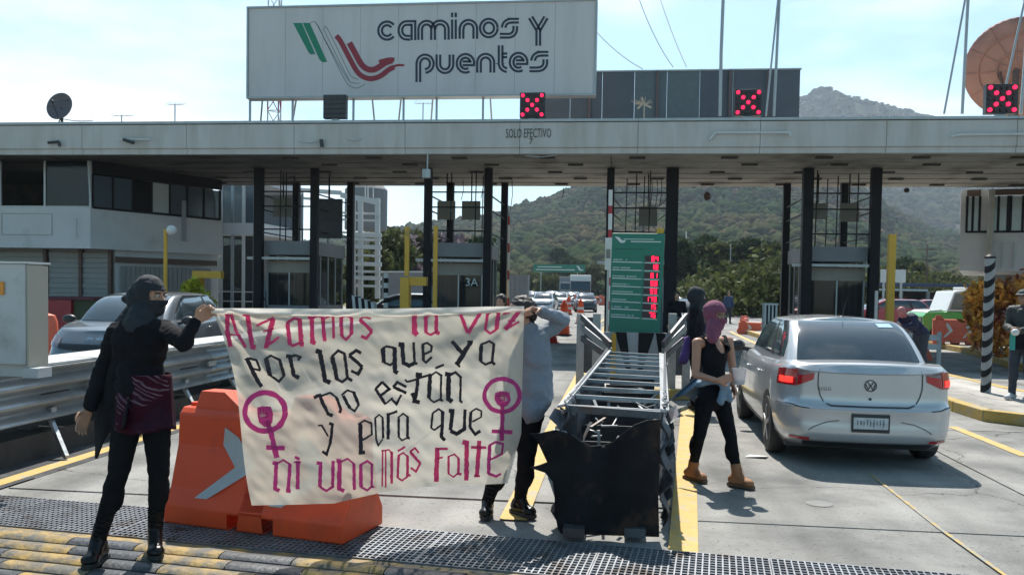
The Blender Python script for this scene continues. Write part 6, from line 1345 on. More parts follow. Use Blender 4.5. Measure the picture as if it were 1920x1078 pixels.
soft(limbs(J)+head_prims(J['head'], Mh)+hd+hl+foot_prims(J, 'L')+foot_prims(J, 'R'), .0062, 'body', skin, W1, 3)
eyes(J['head'], Mh, W1)
balaclava(J['head'], Mh, J['neck'], W1, mat('headscarf_black', (.014, .018, .024), .85, var=.3, sc=14, bump=.6, bs=18), extra=[('c', A(268, 590, 5.18), A(262, 612, 5.15), .085, .10), ('e', A(262, 560, 5.22), (.075, .085, .10)), ('c', A(252, 580, 5.25), A(238, 600, 5.22), .05, .055)], slot=(.062, -.012, .034), wr=.004)
soft([('c', A(245, 575, 5.3), A(222, 606, 5.32), .022, .026), ('c', A(222, 606, 5.32), A(207, 640, 5.34), .026, .012), ('c', A(250, 572, 5.3), A(236, 560, 5.31), .02, .028)], .006, 'scarf_tail', MC['headscarf_black'], W1, 3, wrinkle=.006, wsc=20)
tp = limbs(J, .014, which='top'); tp = [p for p in tp if not (p[0] == 'c' and (p[1] == J['neck']))]
tp = [p if not (p[0] == 'c' and (p[2]-J['wrL']).length < 1e-4) else ('c', p[1], J['elL'].lerp(J['wrL'], .85), p[3]+.006, .046) for p in tp]
tp = [p if not (p[0] == 'c' and (p[2]-J['wrR']).length < 1e-4) else ('c', p[1], J['elR'].lerp(J['wrR'], .86), p[3], .036) for p in tp]
tp += [('e', A(262, 640, 5.17), (.165, .125, .17)), ('c', A(262, 700, 5.2), A(264, 722, 5.2), .135, .15)]
soft(tp, .009, 'long_sleeved_top', black_cloth, W1, 4, wrinkle=.012, wsc=7)
def skirt(c0, c1, r0, r1, m, t, name='skirt', F_=None, nw=9, seed=0):
    M = rotm(F_ or -FW)
    def fn_(u, v):
        a = 6.28318*u; rr_ = [r0[i]+(r1[i]-r0[i])*v for i in (0, 1)]; k = 1+(.035*math.sin(nw*a+seed)+.02*math.sin(5*a+3*v))*v; return c0.lerp(c1, v)+M @ Vector((rr_[0]*k*math.cos(a), rr_[1]*k*math.sin(a), .01*math.sin(3*a)*v))
    return MB().grid(fn_, 64, 14).build(name, m, t, smooth='all', solid=.004, recalc=False)
sk = mat('skirt_print', (.034, .003, .010), .8, spec=.15, var=.4, sc=5)
def wavy(m):
    t = m.node_tree; L = t.links.new; b = t.nodes['Principled BSDF']; tc = N(t, 'ShaderNodeTexCoord'); mp = N(t, 'ShaderNodeMapping'); mp.inputs['Rotation'].default_value = (0, R(62), 0); L(tc.outputs['Object'], mp.inputs[0])
    wv = N(t, 'ShaderNodeTexWave'); wv.inputs['Scale'].default_value = 11; wv.inputs['Distortion'].default_value = 11; wv.inputs['Detail'].default_value = 1.5; wv.inputs['Detail Scale'].default_value = .8; L(mp.outputs[0], wv.inputs['Vector'])
    r = N(t, 'ShaderNodeValToRGB'); e = r.color_ramp.elements; e[0].position = .74; e[0].color = (0, 0, 0, 1); e[1].position = .82; e[1].color = (1, 1, 1, 1); L(wv.outputs[0], r.inputs[0])
    n = N(t, 'ShaderNodeTexNoise'); n.inputs['Scale'].default_value = 5; L(tc.outputs['Object'], n.inputs['Vector']); r2 = N(t, 'ShaderNodeMapRange'); r2.inputs[1].default_value = .50; r2.inputs[2].default_value = .58; L(n.outputs[0], r2.inputs[0]); mu = N(t, 'ShaderNodeMath', operation='MULTIPLY'); L(r.outputs[0], mu.inputs[0]); L(r2.outputs[0], mu.inputs[1])
    x = N(t, 'ShaderNodeMix', data_type='RGBA'); src = b.inputs['Base Color'].links[0].from_socket; L(mu.outputs[0], x.inputs[0]); L(src, x.inputs[6]); x.inputs[7].default_value = (.17, .11, .14, 1)
    n3 = N(t, 'ShaderNodeTexNoise'); n3.inputs['Scale'].default_value = 7; L(tc.outputs['Object'], n3.inputs['Vector']); r3 = N(t, 'ShaderNodeMapRange'); r3.inputs[1].default_value = .45; r3.inputs[2].default_value = .6; L(n3.outputs[0], r3.inputs[0]); y = N(t, 'ShaderNodeMix', data_type='RGBA'); L(r3.outputs[0], y.inputs[0]); L(x.outputs[2], y.inputs[6]); y.inputs[7].default_value = (.02, .012, .03, 1)
    mm = N(t, 'ShaderNodeMix', data_type='RGBA'); mm.inputs[0].default_value = .5; L(x.outputs[2], mm.inputs[6]); L(y.outputs[2], mm.inputs[7]); L(mm.outputs[2], b.inputs['Base Color'])
wavy(sk)
skirt(A(272, 700, 5.19), A(270, 804, 5.19), (.150, .125), (.176, .145), sk, W1)
soft(limbs(J, .009, which='legs'), .008, 'leggings', legging_cloth, W1, 4, wrinkle=.004, wsc=12)
boots(J, W1, leather, .15)
def coat_tail(u, v):
    a = A(206+40*u, 615, 5.24-.10*u); b = A(174+62*u, 858-70*u+10*math.sin(u*9), 5.30-.30*u); p = a.lerp(b, v); return p+FW*(.03*math.sin(u*7+v*3))+RT*(.012*math.sin(v*8+u*5)-.06*math.sin(v*3.14)*(.5-u))
MB().grid(coat_tail, 12, 26).build('open_vest', black_cloth, W1, smooth='all', solid=.006, recalc=False)
# ---- person in grey shirt at the right end of the banner
J = dict(F=-FW*.7-RT*.7, head=A(975, 588, 6.36), neck=A(988, 618, 6.38), chest=A(992, 668, 6.4), waist=A(990, 720, 6.4), pelvis=A(985, 762, 6.4), shL=A(962, 634, 6.38), elL=A(945, 690, 6.35), wrL=A(960, 645, 6.28), shR=A(1010, 630, 6.42), elR=A(1056, 600, 6.45), wrR=A(1012, 582, 6.25),
         hipL=A(968, 778, 6.38), knL=A(938, 868, 6.42), anL=A(914, 940, 6.42), toeL=A(910, 968, 6.3), hipR=A(996, 778, 6.42), knR=A(986, 865, 6.36), anR=A(975, 934, 6.46), toeR=A(996, 955, 6.36))
J['toeL'].z = .05; J['toeR'].z = .05
W2 = thing('person', 'person in grey shirt and black trousers holding the right corner of the banner', 'person', (J['pelvis'].x, J['pelvis'].y, 0), world=True)
Mh = rotm(-RT*.8-FW*.5+Vector((0, 0, -.3)))
soft(limbs(J)+head_prims(J['head'], Mh, .97)+hand_prims(J['wrR'], A(985, 577, 6.18)-J['wrR'], -FW*.3+Vector((0, 0, -1)), 1.15, 1.05, 1)+hand_prims(J['wrL'], A(968, 618, 6.2)-J['wrL'], -FW, .9, 1, -1)+foot_prims(J, 'L')+foot_prims(J, 'R'), .0075, 'body', skin, W2, 3)
eyes(J['head'], Mh, W2, .97)
soft([('e', J['head']+Mh @ Vector((0, -.03, .035)), (.088, .095, .092), Mh), ('e', J['head']+Mh @ Vector((0, -.085, .0)), (.07, .06, .09), Mh)], .008, 'hair', mat('hair_dark', (.02, .014, .012), .6, var=.4, sc=20, bump=.8, bs=40, stretch=(1, 1, .2)), W2, 2, wrinkle=.008, wsc=22)
shirt = mat('grey_shirt', (.19, .215, .26), .85, var=.08, sc=12, bump=.4, bs=18)
tp = [p for p in limbs(J, .018, which='top') if not (p[0] == 'c' and p[1] == J['neck'])]; tp = [p if not (p[0] == 'c' and (p[2]-J['wrR']).length < 1e-4) else ('c', p[1], J['elR'].lerp(J['wrR'], .88), .058, .045) for p in tp]
tp += [('c', A(998, 640, 6.42), A(1000, 740, 6.42), .13, .15), ('c', A(1005, 700, 6.42), A(1012, 738, 6.42), .11, .09)]
soft(tp, .010, 'shirt', shirt, W2, 4, wrinkle=.014, wsc=7)
soft(limbs(J, .012, which='legs'), .009, 'trousers', legging_cloth, W2, 4, wrinkle=.005, wsc=10)
boots(J, W2, leather, .17)
# ---- woman with the purple head covering, walking with a cup
J = dict(F=(-FW*.75+RT*.65), head=A(1341, 592, 7.62), neck=A(1338, 632, 7.65), chest=A(1338, 668, 7.65), waist=A(1338, 704, 7.66), pelvis=A(1338, 735, 7.66), shL=A(1307, 643, 7.58), elL=A(1304, 702, 7.55), wrL=A(1347, 714, 7.36), shR=A(1366, 640, 7.76), elR=A(1374, 692, 7.76), wrR=A(1374, 722, 7.62),
         hipL=A(1322, 752, 7.62), knL=A(1311, 818, 7.58), anL=A(1298, 880, 7.74), toeL=A(1318, 898, 7.64), hipR=A(1352, 752, 7.7), knR=A(1370, 820, 7.55), anR=A(1383, 892, 7.50), toeR=A(1407, 908, 7.42))
J['toeL'].z = .05; J['toeR'].z = .05
W3 = thing('person', 'woman in purple head covering, black vest top and tan boots walking with a cup', 'person', (J['pelvis'].x, J['pelvis'].y, 0), world=True)
Mh = rotm(-FW*.8+RT*.55+Vector((0, 0, -.12)))
hd = hand_prims(J['wrL'], A(1376, 706, 7.36)-J['wrL'], RT*.2+FW*.9, .55, .95, -1); hd2 = hand_prims(J['wrR'], A(1380, 742, 7.55)-J['wrR'], -RT, .4, .95, 1)
soft(limbs(J, 0, .93)+head_prims(J['head'], Mh, 1.0)+hd+hd2+foot_prims(J, 'L')+foot_prims(J, 'R'), .0075, 'body', mat('skin_tan', (.40, .20, .13), .5, var=.08, sc=20), W3, 3)
eyes(J['head'], Mh, W3)
purple = mat('purple_knit', (.19, .058, .105), .9, var=.15, sc=20, bump=.5, bs=60, col2=(.11, .035, .07), sc2=7, thr=.6)
balaclava(J['head'], Mh, A(1338, 622, 7.62), W3, purple, s=1.04, extra=[('e', J['head']+Mh @ Vector((0, -.02, .045)), (.092, .10, .082), Mh), ('c', A(1340, 612, 7.58), A(1336, 634, 7.55), .072, .05)], slot=(.055, -.004, .042), g=.014)
vest = [p for p in limbs(J, .010, .95, which='torso') if not (p[0] == 'c' and (p[1] == J['neck'] or p[2] == J['neck'] or p[1] == J['shL']))]
for q in ('L', 'R'):
    sh = J['sh'+q].lerp(J['neck'], .30)+Vector((0, 0, .018)); Fv = J['F'].normalized(); vest += [('c', sh, J['chest']+(J['sh'+q]-J['chest'])*.42+Fv*.07+Vector((0, 0, .02)), .028, .034), ('c', sh, J['chest']+(J['sh'+q]-J['chest'])*.4-Fv*.07, .028, .05)]
Fv = J['F'].normalized(); nk = J['neck']+Fv*.10-Vector((0, 0, .07))
soft(vest, .008, 'vest_top', black_cloth, W3, 3, wrinkle=.005, wsc=10, cut=lambda v: ((v-nk)-Fv*(v-nk).dot(Fv)).length < .062 and (v-nk).dot(Fv) > -.08)
denim = mat('denim', (.13, .20, .28), .85, var=.15, sc=9, col2=(.22, .30, .38), sc2=6, thr=.55, bump=.4, bs=30)
bt = [('c', J['waist']+Vector((0, 0, -.03)), J['waist']+Vector((0, 0, -.05)), .135, .14)]
M_ = rotm(J['F']); pc = A(1338, 716, 7.66); ringp = [pc+M_ @ Vector((.145*math.cos(a), .112*math.sin(a), .02*math.sin(a*2))) for a in np.linspace(0, 6.283, 17)]
bt = [('c', a, b, .030, .030) for a, b in zip(ringp[:-1], ringp[1:])]+[('e', A(1358, 722, 7.50), (.045, .045, .045)), ('c', A(1358, 722, 7.50), A(1352, 752, 7.49), .03, .035), ('c', A(1362, 722, 7.50), A(1368, 748, 7.5), .028, .033)]
soft(bt, .008, 'tied_denim_jacket', denim, W3, 3, wrinkle=.008, wsc=14)
def flare(u, v):
    top = A(1306+22*u, 706+6*u, 7.72); bot = A(1256+52*u, 752+8*u-14*math.sin(u*3.1), 7.82+.05*math.sin(u*8)); return top.lerp(bot, v)+FW*(.035*math.sin(u*9+v*2))
MB().grid(flare, 18, 14).build('jacket_flare', denim, W3, smooth='all', solid=.008, recalc=False)
soft(limbs(J, .007, .93, which='legs'), .008, 'leggings', legging_cloth, W3, 4, wrinkle=.003, wsc=12)
boots(J, W3, tan_leather, .085, mat('sole_tan', (.12, .07, .04), .7))
cc_ = A(1386, 706, 7.40); cup = thing('plastic_cup', 'white translucent plastic cup held by the purple masked woman', 'cup', tuple(cc_), world=True)
MB().lathe([(.044, -.065), (.058, .062), (.062, .068), (.058, .068), (.054, .058), (.041, -.058)], cc_, 28, cap=False).build('cup_wall', mat('cup_plastic', (.62, .60, .63), .3, var=.05, trans=.35), cup, smooth=True); MB().cyl(cc_+Vector((0, 0, -.064)), cc_+Vector((0, 0, -.058)), .043, n=24).build('cup_base', MC['cup_plastic'], cup)
MB().cyl(cc_+Vector((0, 0, -.03)), cc_+Vector((0, 0, -.028)), .047, n=20).build('coins', alu, cup)
# ---- everybody else, standing figures
def stand(base, F_, h, top, legs, label, skinm=skin, hair=None, arms='down', lean=0, vox=.014, shoe=None, cap=None, hood=None, sub=0):
    F_ = V3(F_).normalized(); X = Vector((F_.y, -F_.x, 0)); k = h/1.66; B_ = V3(base)
    def q(x, f, z): return B_+X*(x*k)+F_*(f*k)+Vector((0, 0, z*k))
    J = dict(F=F_, head=q(0, .03+lean*.55, 1.56-lean*.25), neck=q(0, lean*.42, 1.40-lean*.18), chest=q(0, lean*.3, 1.24-lean*.10), waist=q(0, lean*.12, 1.06-lean*.03), pelvis=q(0, 0, .94), shL=q(-.17, lean*.4, 1.37-lean*.15), shR=q(.17, lean*.4, 1.37-lean*.15),
             hipL=q(-.085, 0, .88), hipR=q(.085, 0, .88), knL=q(-.10, .03, .49), knR=q(.10, .05, .49), anL=q(-.11, -.01, .09), anR=q(.12, .02, .09), toeL=q(-.12, .14, .04), toeR=q(.14, .16, .04))
    if arms == 'front': J.update(elL=q(-.22, .03+lean*.4, 1.10), elR=q(.22, .03+lean*.4, 1.10), wrL=q(-.07, .26+lean*.3, 1.06), wrR=q(.06, .27+lean*.3, 1.08))
    else: J.update(elL=q(-.23, lean*.3-.02, 1.10), elR=q(.23, lean*.3-.02, 1.10), wrL=q(-.23, .06+lean*.3, .86), wrR=q(.23, .08+lean*.3, .86))
    t = thing('person', label, 'person', tuple(B_), world=True); M = rotm(F_+Vector((0, 0, -.1-lean)))
    hd = []
    for s_, w_ in ((-1, 'wrL'), (1, 'wrR')): hd += hand_prims(J[w_], (F_*.5-X*s_*.7) if arms == 'front' else (F_*.2+Vector((0, 0, -1))), (-X*s_ if arms != 'front' else -F_), .5, 1, -s_)
    soft(limbs(J, 0, k)+head_prims(J['head'], M, k)+hd+foot_prims(J, 'L')+foot_prims(J, 'R'), vox if vox < .012 else .010, 'body', skinm, t, 2)
    if vox < .012: eyes(J['head'], M, t, k)
    tp = [p for p in limbs(J, .022, k, which='top') if not (p[0] == 'c' and p[1] == J['neck'])]; soft(tp, vox, 'jacket', top, t, 3, wrinkle=.012, wsc=7); soft(limbs(J, .018, k, which='legs'), vox, 'trousers', legs, t, 3, wrinkle=.006, wsc=9)
    for q_ in 'LR': soft(foot_prims(J, q_, .012), .01, 'shoe', shoe or rubber, t, 2)
    if hair: soft([('e', J['head']+M @ Vector((0, -.025, .035)), (.09*k, .10*k, .095*k), M), ('e', J['head']+M @ Vector((0, -.075, -.02)), (.075*k, .05*k, .09*k), M)], .011, 'hair', hair, t, 2, wrinkle=.006, wsc=20)
    if hood: 
        Mi = M.transposed(); hc = J['head']; soft(head_prims(hc, M, k, .022)+[('c', hc, J['neck'], .085, .10), ('e', hc+M @ Vector((0, -.05, .02)), (.11, .11, .13), M)], .011, 'hood', hood, t, 3, cut=lambda v: (Mi @ (v-hc)).y > .05 and abs((Mi @ (v-hc)).x) < .055 and -.01 < (Mi @ (v-hc)).z < .04, wrinkle=.005, wsc=14)
    if cap: b = MB(); hc = J['head']; b.ball(hc+M @ Vector((0, -.008, .055)), (.088*k, .10*k, .065*k), 16, 10, rot=M); b.prism([hc+M @ Vector(p) for p in ((-.07, .07, .055), (.07, .07, .055), (.05, .16, .045), (-.05, .16, .045))], M @ Vector((0, 0, .008))); b.build('cap', cap, t, smooth=True)
    return t, J
hairm = MC['hair_dark']; jn = mat('dark_jeans', (.03, .035, .05), .85, var=.2, sc=10, bump=.3)
p = gp(1300, 768); p.z = 0; t, J = stand(p, -FW*.3+RT, 1.68, black_cloth, legging_cloth, 'person in black hood standing behind the purple masked woman', hood=MC['headscarf_black'], vox=.011)
w_c = J['waist']+Vector((0, 0, -.08)); soft([('c', w_c+Vector((.14*math.cos(a), .11*math.sin(a), 0)), w_c+Vector((.14*math.cos(a+.6), .11*math.sin(a+.6), -.01)), .03, .03) for a in np.arange(0, 6.2, .6)]+[('c', w_c+Vector((-.10, -.12, 0)), w_c+Vector((-.16, -.16, -.28)), .05, .07)], .012, 'tied_purple_cloth', mat('purple_cloth', (.07, .03, .14), .85, var=.2, sc=9), t, 2, wrinkle=.008)
p = gp(1914, 750, .15); p.z = .15; t, J = stand(p, -RT*.75-FW*.6, 1.60, mat('dark_jacket', (.03, .035, .035), .7, var=.3, sc=8, bump=.4), jn, 'man in dark jacket and cap standing at the right edge with hands together', skinm=skin_dark, arms='front', shoe=mat('grey_shoe', (.4, .42, .45), .6), cap=mat('cap_dark', (.03, .05, .055), .8), vox=.011)
ph = J['wrL'].lerp(J['wrR'], .5)-RT*.06-FW*.08; o = MB().ball(ph+Vector((0, 0, -.03)), (.055, .05, .05), 14, 10).build('white_bundle', white_paint, loc=tuple(ph), smooth='all'); tag(o, 'round white bundle in the hands of the man at the right edge', 'bundle')
bg_ = thing('teal_bag', 'teal and black bag hanging on the man at the right edge', 'bag', tuple(J['pelvis']), world=True); pp = J['pelvis']-RT*.18-FW*.12; MB().prism([pp+Vector((0, 0, -.16)), pp+RT*.24+Vector((0, 0, -.16)), pp+RT*.22+Vector((0, 0, .14)), pp+RT*.02+Vector((0, 0, .14))], FW*.09).build('pouch', black_cloth, bg_, bevel=.02); MB().prism([pp-RT*.03+Vector((0, 0, -.17)), pp+Vector((0, 0, -.17)), pp+Vector((0, 0, .1)), pp-RT*.03+Vector((0, 0, .1))], FW*.09).build('teal_trim', mat('teal', (.02, .28, .24), .6), bg_); MB().cyl(pp+RT*.1+FW*.05+Vector((0, 0, .14)), J['shR'], .012, n=6).build('strap', black_cloth, bg_)
p = atd(1728, 600, 17.5); p.z = 0; stand(p, -RT*.95-FW*.3, 1.62, mat('navy_cloth', (.012, .014, .045), .85, var=.2, sc=8), jn, 'person in dark navy bending forward beyond the silver sedan', skinm=mat('skin_flushed', (.40, .14, .14), .6), lean=.85, arms='front', hair=None)
p = atd(1268, 600, 22); p.z = 0; stand(p, -FW, 1.63, black_cloth, legging_cloth, 'distant person in black between the tariff sign post and the blue car', hair=hairm)
p = atd(1366, 560, 46); p.z = 0; stand(p, -FW, 1.65, mat('blue_cloth', (.03, .06, .13), .8), jn, 'far off person in blue by the roadside shrubs', hair=hairm, vox=.02)
p = atd(940, 600, 13); p.z = 0; stand(p, -FW-RT*.4, 1.545, mat('brown_cloth', (.06, .04, .04), .8, var=.3), jn, 'dark haired person behind the banner, left of the two heads', hair=hairm)
p = atd(971, 600, 12); p.z = 0; stand(p, -FW, 1.53, black_cloth, jn, 'dark haired person behind the banner, right of the two heads', hair=hairm)
# ============================================================ BANNER
TL, TR_, BR_, BL_ = (396, 578), (983, 574), (948, 906), (472, 947)
def edge(u, v):
    top = Vector((TL[0]+(TR_[0]-TL[0])*u, TL[1]+(TR_[1]-TL[1])*u+3.5*math.sin(math.pi*min(1, u*1.02))**1.0*math.sin(u*3)*.8))
    left = Vector((396+76*v+26*math.sin(math.pi*v)*(.9-v)*1.3, 578+369*v)); right = Vector((983-8*v-26*max(0, v-.72)/.28*.9, 574+332*v))
    bx_ = [0, .13, .32, .52, .7, 1]; by = [947, 946, 943, 921, 911, 905]; bot = Vector((472+(948-472)*u, float(np.interp(u, bx_, by))))
    bl = Vector((472, 947)); br = Vector((948, 905)); tl = Vector(TL); tr = Vector(TR_)
    return top*(1-v)+bot*v+left*(1-u)+right*u-(tl*(1-u)*(1-v)+tr*u*(1-v)+bl*(1-u)*v+br*u*v)
def BD(px, py):      # distance of the cloth from the camera, with its folds
    t = (px-396)/587.; tt_ = max(0, t); d = 5.09+1.06*tt_**1.35; dy = (py-576)/350.
    # diagonal crease from the top left corner
    cr = (px-405)*.66-(py-590); w_ = max(0, min(1, 1-abs(t-.2)/.55))
    d += .055*(1/(1+math.exp(-cr/9.))-.5)*w_*(1 if py > 600 else .4)
    ang = math.atan2(py-570, px-392); rad = math.hypot(px-392, py-570)
    d += .016*min(1, rad/70)*math.sin(ang*20)*math.exp(-((rad-130)/130.)**2); ang2 = math.atan2(py-570, 985-px); rad2 = math.hypot(985-px, py-570)
    d += .014*min(1, rad2/70)*math.sin(ang2*17+1)*math.exp(-((rad2-120)/150.)**2)
    d += .015*math.sin(px*.045+py*.012)+.026*mnoise.noise(Vector((px*.012+py*.006, py*.013-px*.004, 1)))+.014*mnoise.noise(Vector((px*.012+py*.03, py*.03-px*.02, 4)))+.007*mnoise.noise(Vector((px*.05-py*.05, py*.02+px*.02, 8)))+.004*math.sin(py*.35+px*.05)*math.exp(-((py-585)/18.)**2)
    d -= .05*math.sin(math.pi*max(0, min(1, dy)))*.8
    return d
ban = thing('protest_banner', 'cream cloth protest banner with hand painted black and pink Spanish lettering', 'banner', tuple(atd(690, 900, 5.7)), world=True)
cloth = mat('banner_cloth', (.60, .555, .47), .9, var=.05, sc=3, col2=(.54, .50, .42), sc2=2, thr=.6, bump=.15, bs=160, trans=.42)
def sheer(m, k):
    t = m.node_tree; o = t.nodes['Material Output']; s_ = o.inputs[0].links[0].from_socket; tr = N(t, 'ShaderNodeBsdfTransparent'); ms = N(t, 'ShaderNodeMixShader'); ms.inputs[0].default_value = k; t.links.new(s_, ms.inputs[1]); t.links.new(tr.outputs[0], ms.inputs[2]); t.links.new(ms.outputs[0], o.inputs[0])
sheer(cloth, .21)
def bp(px, py, o=0): return atd(px, py, BD(px, py)-o)
NU, NV_ = 170, 110
b = MB(); 
def bfn_(u, v): e = edge(u, v); return bp(e.x, e.y)
b.grid(bfn_, NU, NV_); b.build('cloth', cloth, ban, smooth='all', recalc=False)
# folded hem along the top edge
def hem(u, v):
    e = edge(u, 0); a = 3.0*v; return bp(e.x, e.y+ (10+5*math.sin(u*3))*math.sin(a*.5), .010+.018*math.sin(a))
MB().grid(hem, 120, 6).build('folded_hem', mat('hem_cloth', (.74, .70, .63), .9, var=.04, trans=.4), ban, smooth='all', recalc=False)
pink = mat('pink_paint', (.62, .05, .17), .8, var=.12, sc=14, trans=.35); pink2 = mat('magenta_paint', (.50, .045, .22), .8, var=.12, sc=14, trans=.35); ink = mat('black_ink', (.022, .015, .022), .8, var=.2, sc=12)
LO_ = .007; WOB = .32
fA = lambda x, y: bp(380+x/5.39, 560+y/5.39, LO_); fB = lambda x, y: bp(680+x/5.39, 560+y/5.39, LO_); fC = lambda x, y: bp(440+x/5.39, 760+y/5.39, .004); fD = lambda x, y: bp(700+x/5.39, 750+y/5.39, .004); fO = lambda x, y: bp(380+x/2.508, 550+y/2.508, .004)
def L_(f, m, *st, k=1.12):
    b = MB()
    for i, (w_, pts) in enumerate(st):
        base = f
        ribbon(b, pts, w_*k, (lambda x, y, i=i: base(x, y)-ray(0, 0)*0-FW*(.0004*i)), step=12 if f is not fO else 5)
    b.build('letter', m, ban, recalc=False)
L_(fA, pink, (40, [(250, 150), (250, 330), (282, 485)]), (28, [(288, 155), (340, 330), (435, 492)]), (16, [(240, 362), (385, 366)]), (20, [(222, 155), (300, 155)]))
L_(fA, pink, (42, [(405, 152), (455, 165), (500, 485), (535, 492)]))
L_(fA, pink, (22, [(545, 270), (722, 192)]), (45, [(712, 200), (640, 495)]), (16, [(612, 330), (722, 300)]), (24, [(622, 495), (775, 388)]))
L_(fA, pink, (22, [(850, 245), (925, 195), (985, 212)]), (38, [(858, 240), (882, 455)]), (42, [(978, 200), (1000, 460), (1025, 462)]), (24, [(868, 452), (915, 475), (990, 440)]))
L_(fA, pink, (40, [(1065, 185), (1102, 190), (1110, 435), (1142, 450)]), (20, [(1110, 200), (1160, 168), (1220, 190)]), (34, [(1212, 185), (1235, 430)]), (18, [(1232, 200), (1290, 170), (1330, 190)]), (25, [(1320, 185), (1325, 402)]))
L_(fA, pink, (34, [(1400, 190), (1405, 375)]), (22, [(1398, 192), (1460, 165), (1512, 200)]), (34, [(1508, 195), (1502, 360)]), (22, [(1402, 372), (1450, 412), (1508, 352)]))
L_(fA, pink, (18, [(1700, 205), (1640, 182), (1585, 208)]), (34, [(1588, 208), (1712, 330)]), (26, [(1712, 330), (1655, 400), (1600, 378)]))
L_(fB, pink, (46, [(522, 128), (525, 340), (552, 368)])); L_(fB, pink, (34, [(640, 175), (640, 345)]), (22, [(640, 180), (700, 150), (755, 170)]), (34, [(745, 160), (745, 340), (778, 352)]), (22, [(638, 342), (690, 365), (748, 328)]))
L_(fB, pink, (32, [(975, 122), (1062, 345)]), (34, [(1202, 120), (1066, 348)])); L_(fB, pink, (28, [(1262, 150), (1240, 312)]), (24, [(1262, 152), (1330, 118), (1388, 150)]), (42, [(1372, 140), (1352, 310)]), (22, [(1238, 310), (1290, 350), (1356, 308)]))
L_(fB, pink, (14, [(1415, 158), (1600, 100)]), (38, [(1602, 96), (1442, 312)]), (14, [(1468, 222), (1545, 226)]), (18, [(1440, 312), (1582, 232)]))
L_(fA, ink, (36, [(442, 598), (530, 780), (595, 890)]), (22, [(468, 600), (545, 622), (582, 722)]), (20, [(585, 725), (520, 708)]))
L_(fA, ink, (42, [(640, 600), (682, 775)]), (22, [(635, 605), (690, 575), (782, 620)]), (30, [(775, 612), (825, 775)]), (24, [(680, 772), (772, 835), (828, 772)]))
L_(fA, ink, (36, [(842, 578), (880, 582), (920, 770), (975, 800)]), (24, [(882, 592), (930, 570), (990, 590), (962, 622)])); L_(fA, ink, (42, [(1142, 525), (1185, 540), (1240, 825), (1290, 850)]))
L_(fA, ink, (42, [(1310, 590), (1360, 815)]), (22, [(1298, 592), (1370, 522), (1445, 560)]), (28, [(1432, 550), (1465, 800), (1512, 828)]), (24, [(1352, 812), (1412, 840), (1472, 788)]))
L_(fA, ink, (28, [(1602, 548), (1550, 522), (1480, 572)]), (34, [(1482, 572), (1615, 690)]), (28, [(1612, 690), (1570, 760), (1500, 728)]))
L_(fB, ink, (40, [(205, 500), (215, 645)]), (20, [(198, 502), (240, 480), (335, 500)]), (40, [(322, 490), (326, 735), (355, 752)]), (20, [(213, 642), (280, 668), (322, 640)]))
L_(fB, ink, (38, [(362, 460), (400, 462), (415, 645)]), (34, [(398, 640), (470, 678), (530, 642)]), (24, [(515, 438), (526, 650), (555, 656)]))
L_(fB, ink, (28, [(608, 458), (615, 622)]), (20, [(598, 465), (650, 445), (698, 480), (690, 530), (618, 562)]), (22, [(610, 620), (640, 645), (702, 588)]))
L_(fB, ink, (36, [(900, 428), (1002, 545)]), (42, [(1098, 428), (950, 672)]), (14, [(1055, 430), (1115, 430)]), (20, [(935, 640), (985, 688)]))
L_(fB, ink, (36, [(1200, 470), (1190, 625)]), (20, [(1188, 468), (1280, 427), (1335, 462)]), (26, [(1325, 458), (1310, 640), (1335, 668)]), (22, [(1183, 622), (1240, 665), (1312, 638)]))
L_(fO, ink, (14, [(522, 490), (552, 478), (562, 510), (590, 565), (612, 575)]), (9, [(556, 482), (600, 466), (632, 492)]), (12, [(630, 488), (650, 545), (644, 562)])); L_(fO, ink, (14, [(660, 480), (692, 538)]), (9, [(652, 478), (680, 455), (712, 465)]), (13, [(710, 462), (733, 522)]), (9, [(688, 535), (715, 553), (736, 520)]))
L_(fB, ink, (24, [(202, 838), (130, 912)]), (24, [(198, 838), (268, 912), (180, 978)]), (28, [(128, 908), (232, 1065)]), (16, [(230, 1062), (305, 998)]))
L_(fB, ink, (24, [(442, 890), (350, 842), (308, 892)]), (28, [(308, 890), (442, 952)]), (22, [(392, 968), (342, 1062), (288, 1008)]))
L_(fB, ink, (34, [(562, 755), (545, 950), (520, 1035), (578, 1046)]), (20, [(428, 815), (450, 838), (510, 825), (690, 760)]), (44, [(535, 770), (600, 775)]), (38, [(500, 950), (530, 1030)]))
L_(fB, ink, (40, [(680, 780), (670, 1005)]), (18, [(672, 788), (740, 740), (805, 780)]), (20, [(792, 775), (790, 1020), (812, 1028)]), (18, [(668, 1002), (720, 1045), (792, 1008)]), (20, [(735, 702), (822, 665)]))
L_(fB, ink, (40, [(832, 758), (870, 762), (865, 1012), (905, 1042)]), (24, [(872, 772), (940, 742), (1000, 802)]), (22, [(992, 790), (985, 1030), (1008, 1048)]))
L_(fC, ink, (18, [(842, 202), (880, 200), (945, 312)]), (26, [(955, 178), (990, 190), (966, 380), (930, 492), (885, 462)]))
L_(fC, ink, (36, [(1270, 185), (1276, 472), (1318, 472)]), (18, [(1248, 190), (1312, 150), (1382, 180), (1386, 292), (1292, 350)]))
L_(fC, ink, (18, [(1420, 130), (1430, 335), (1450, 402)]), (14, [(1415, 132), (1460, 90), (1505, 130)]), (22, [(1496, 120), (1500, 332)]), (14, [(1432, 340), (1452, 402), (1498, 338)]))
L_(fD, ink, (30, [(150, 130), (150, 395)]), (22, [(148, 145), (230, 115), (232, 130)])); L_(fD, ink, (24, [(256, 180), (256, 372)]), (16, [(248, 178), (300, 135), (352, 172)]), (24, [(346, 165), (346, 380), (370, 382)]), (16, [(255, 370), (290, 405), (348, 378)]))
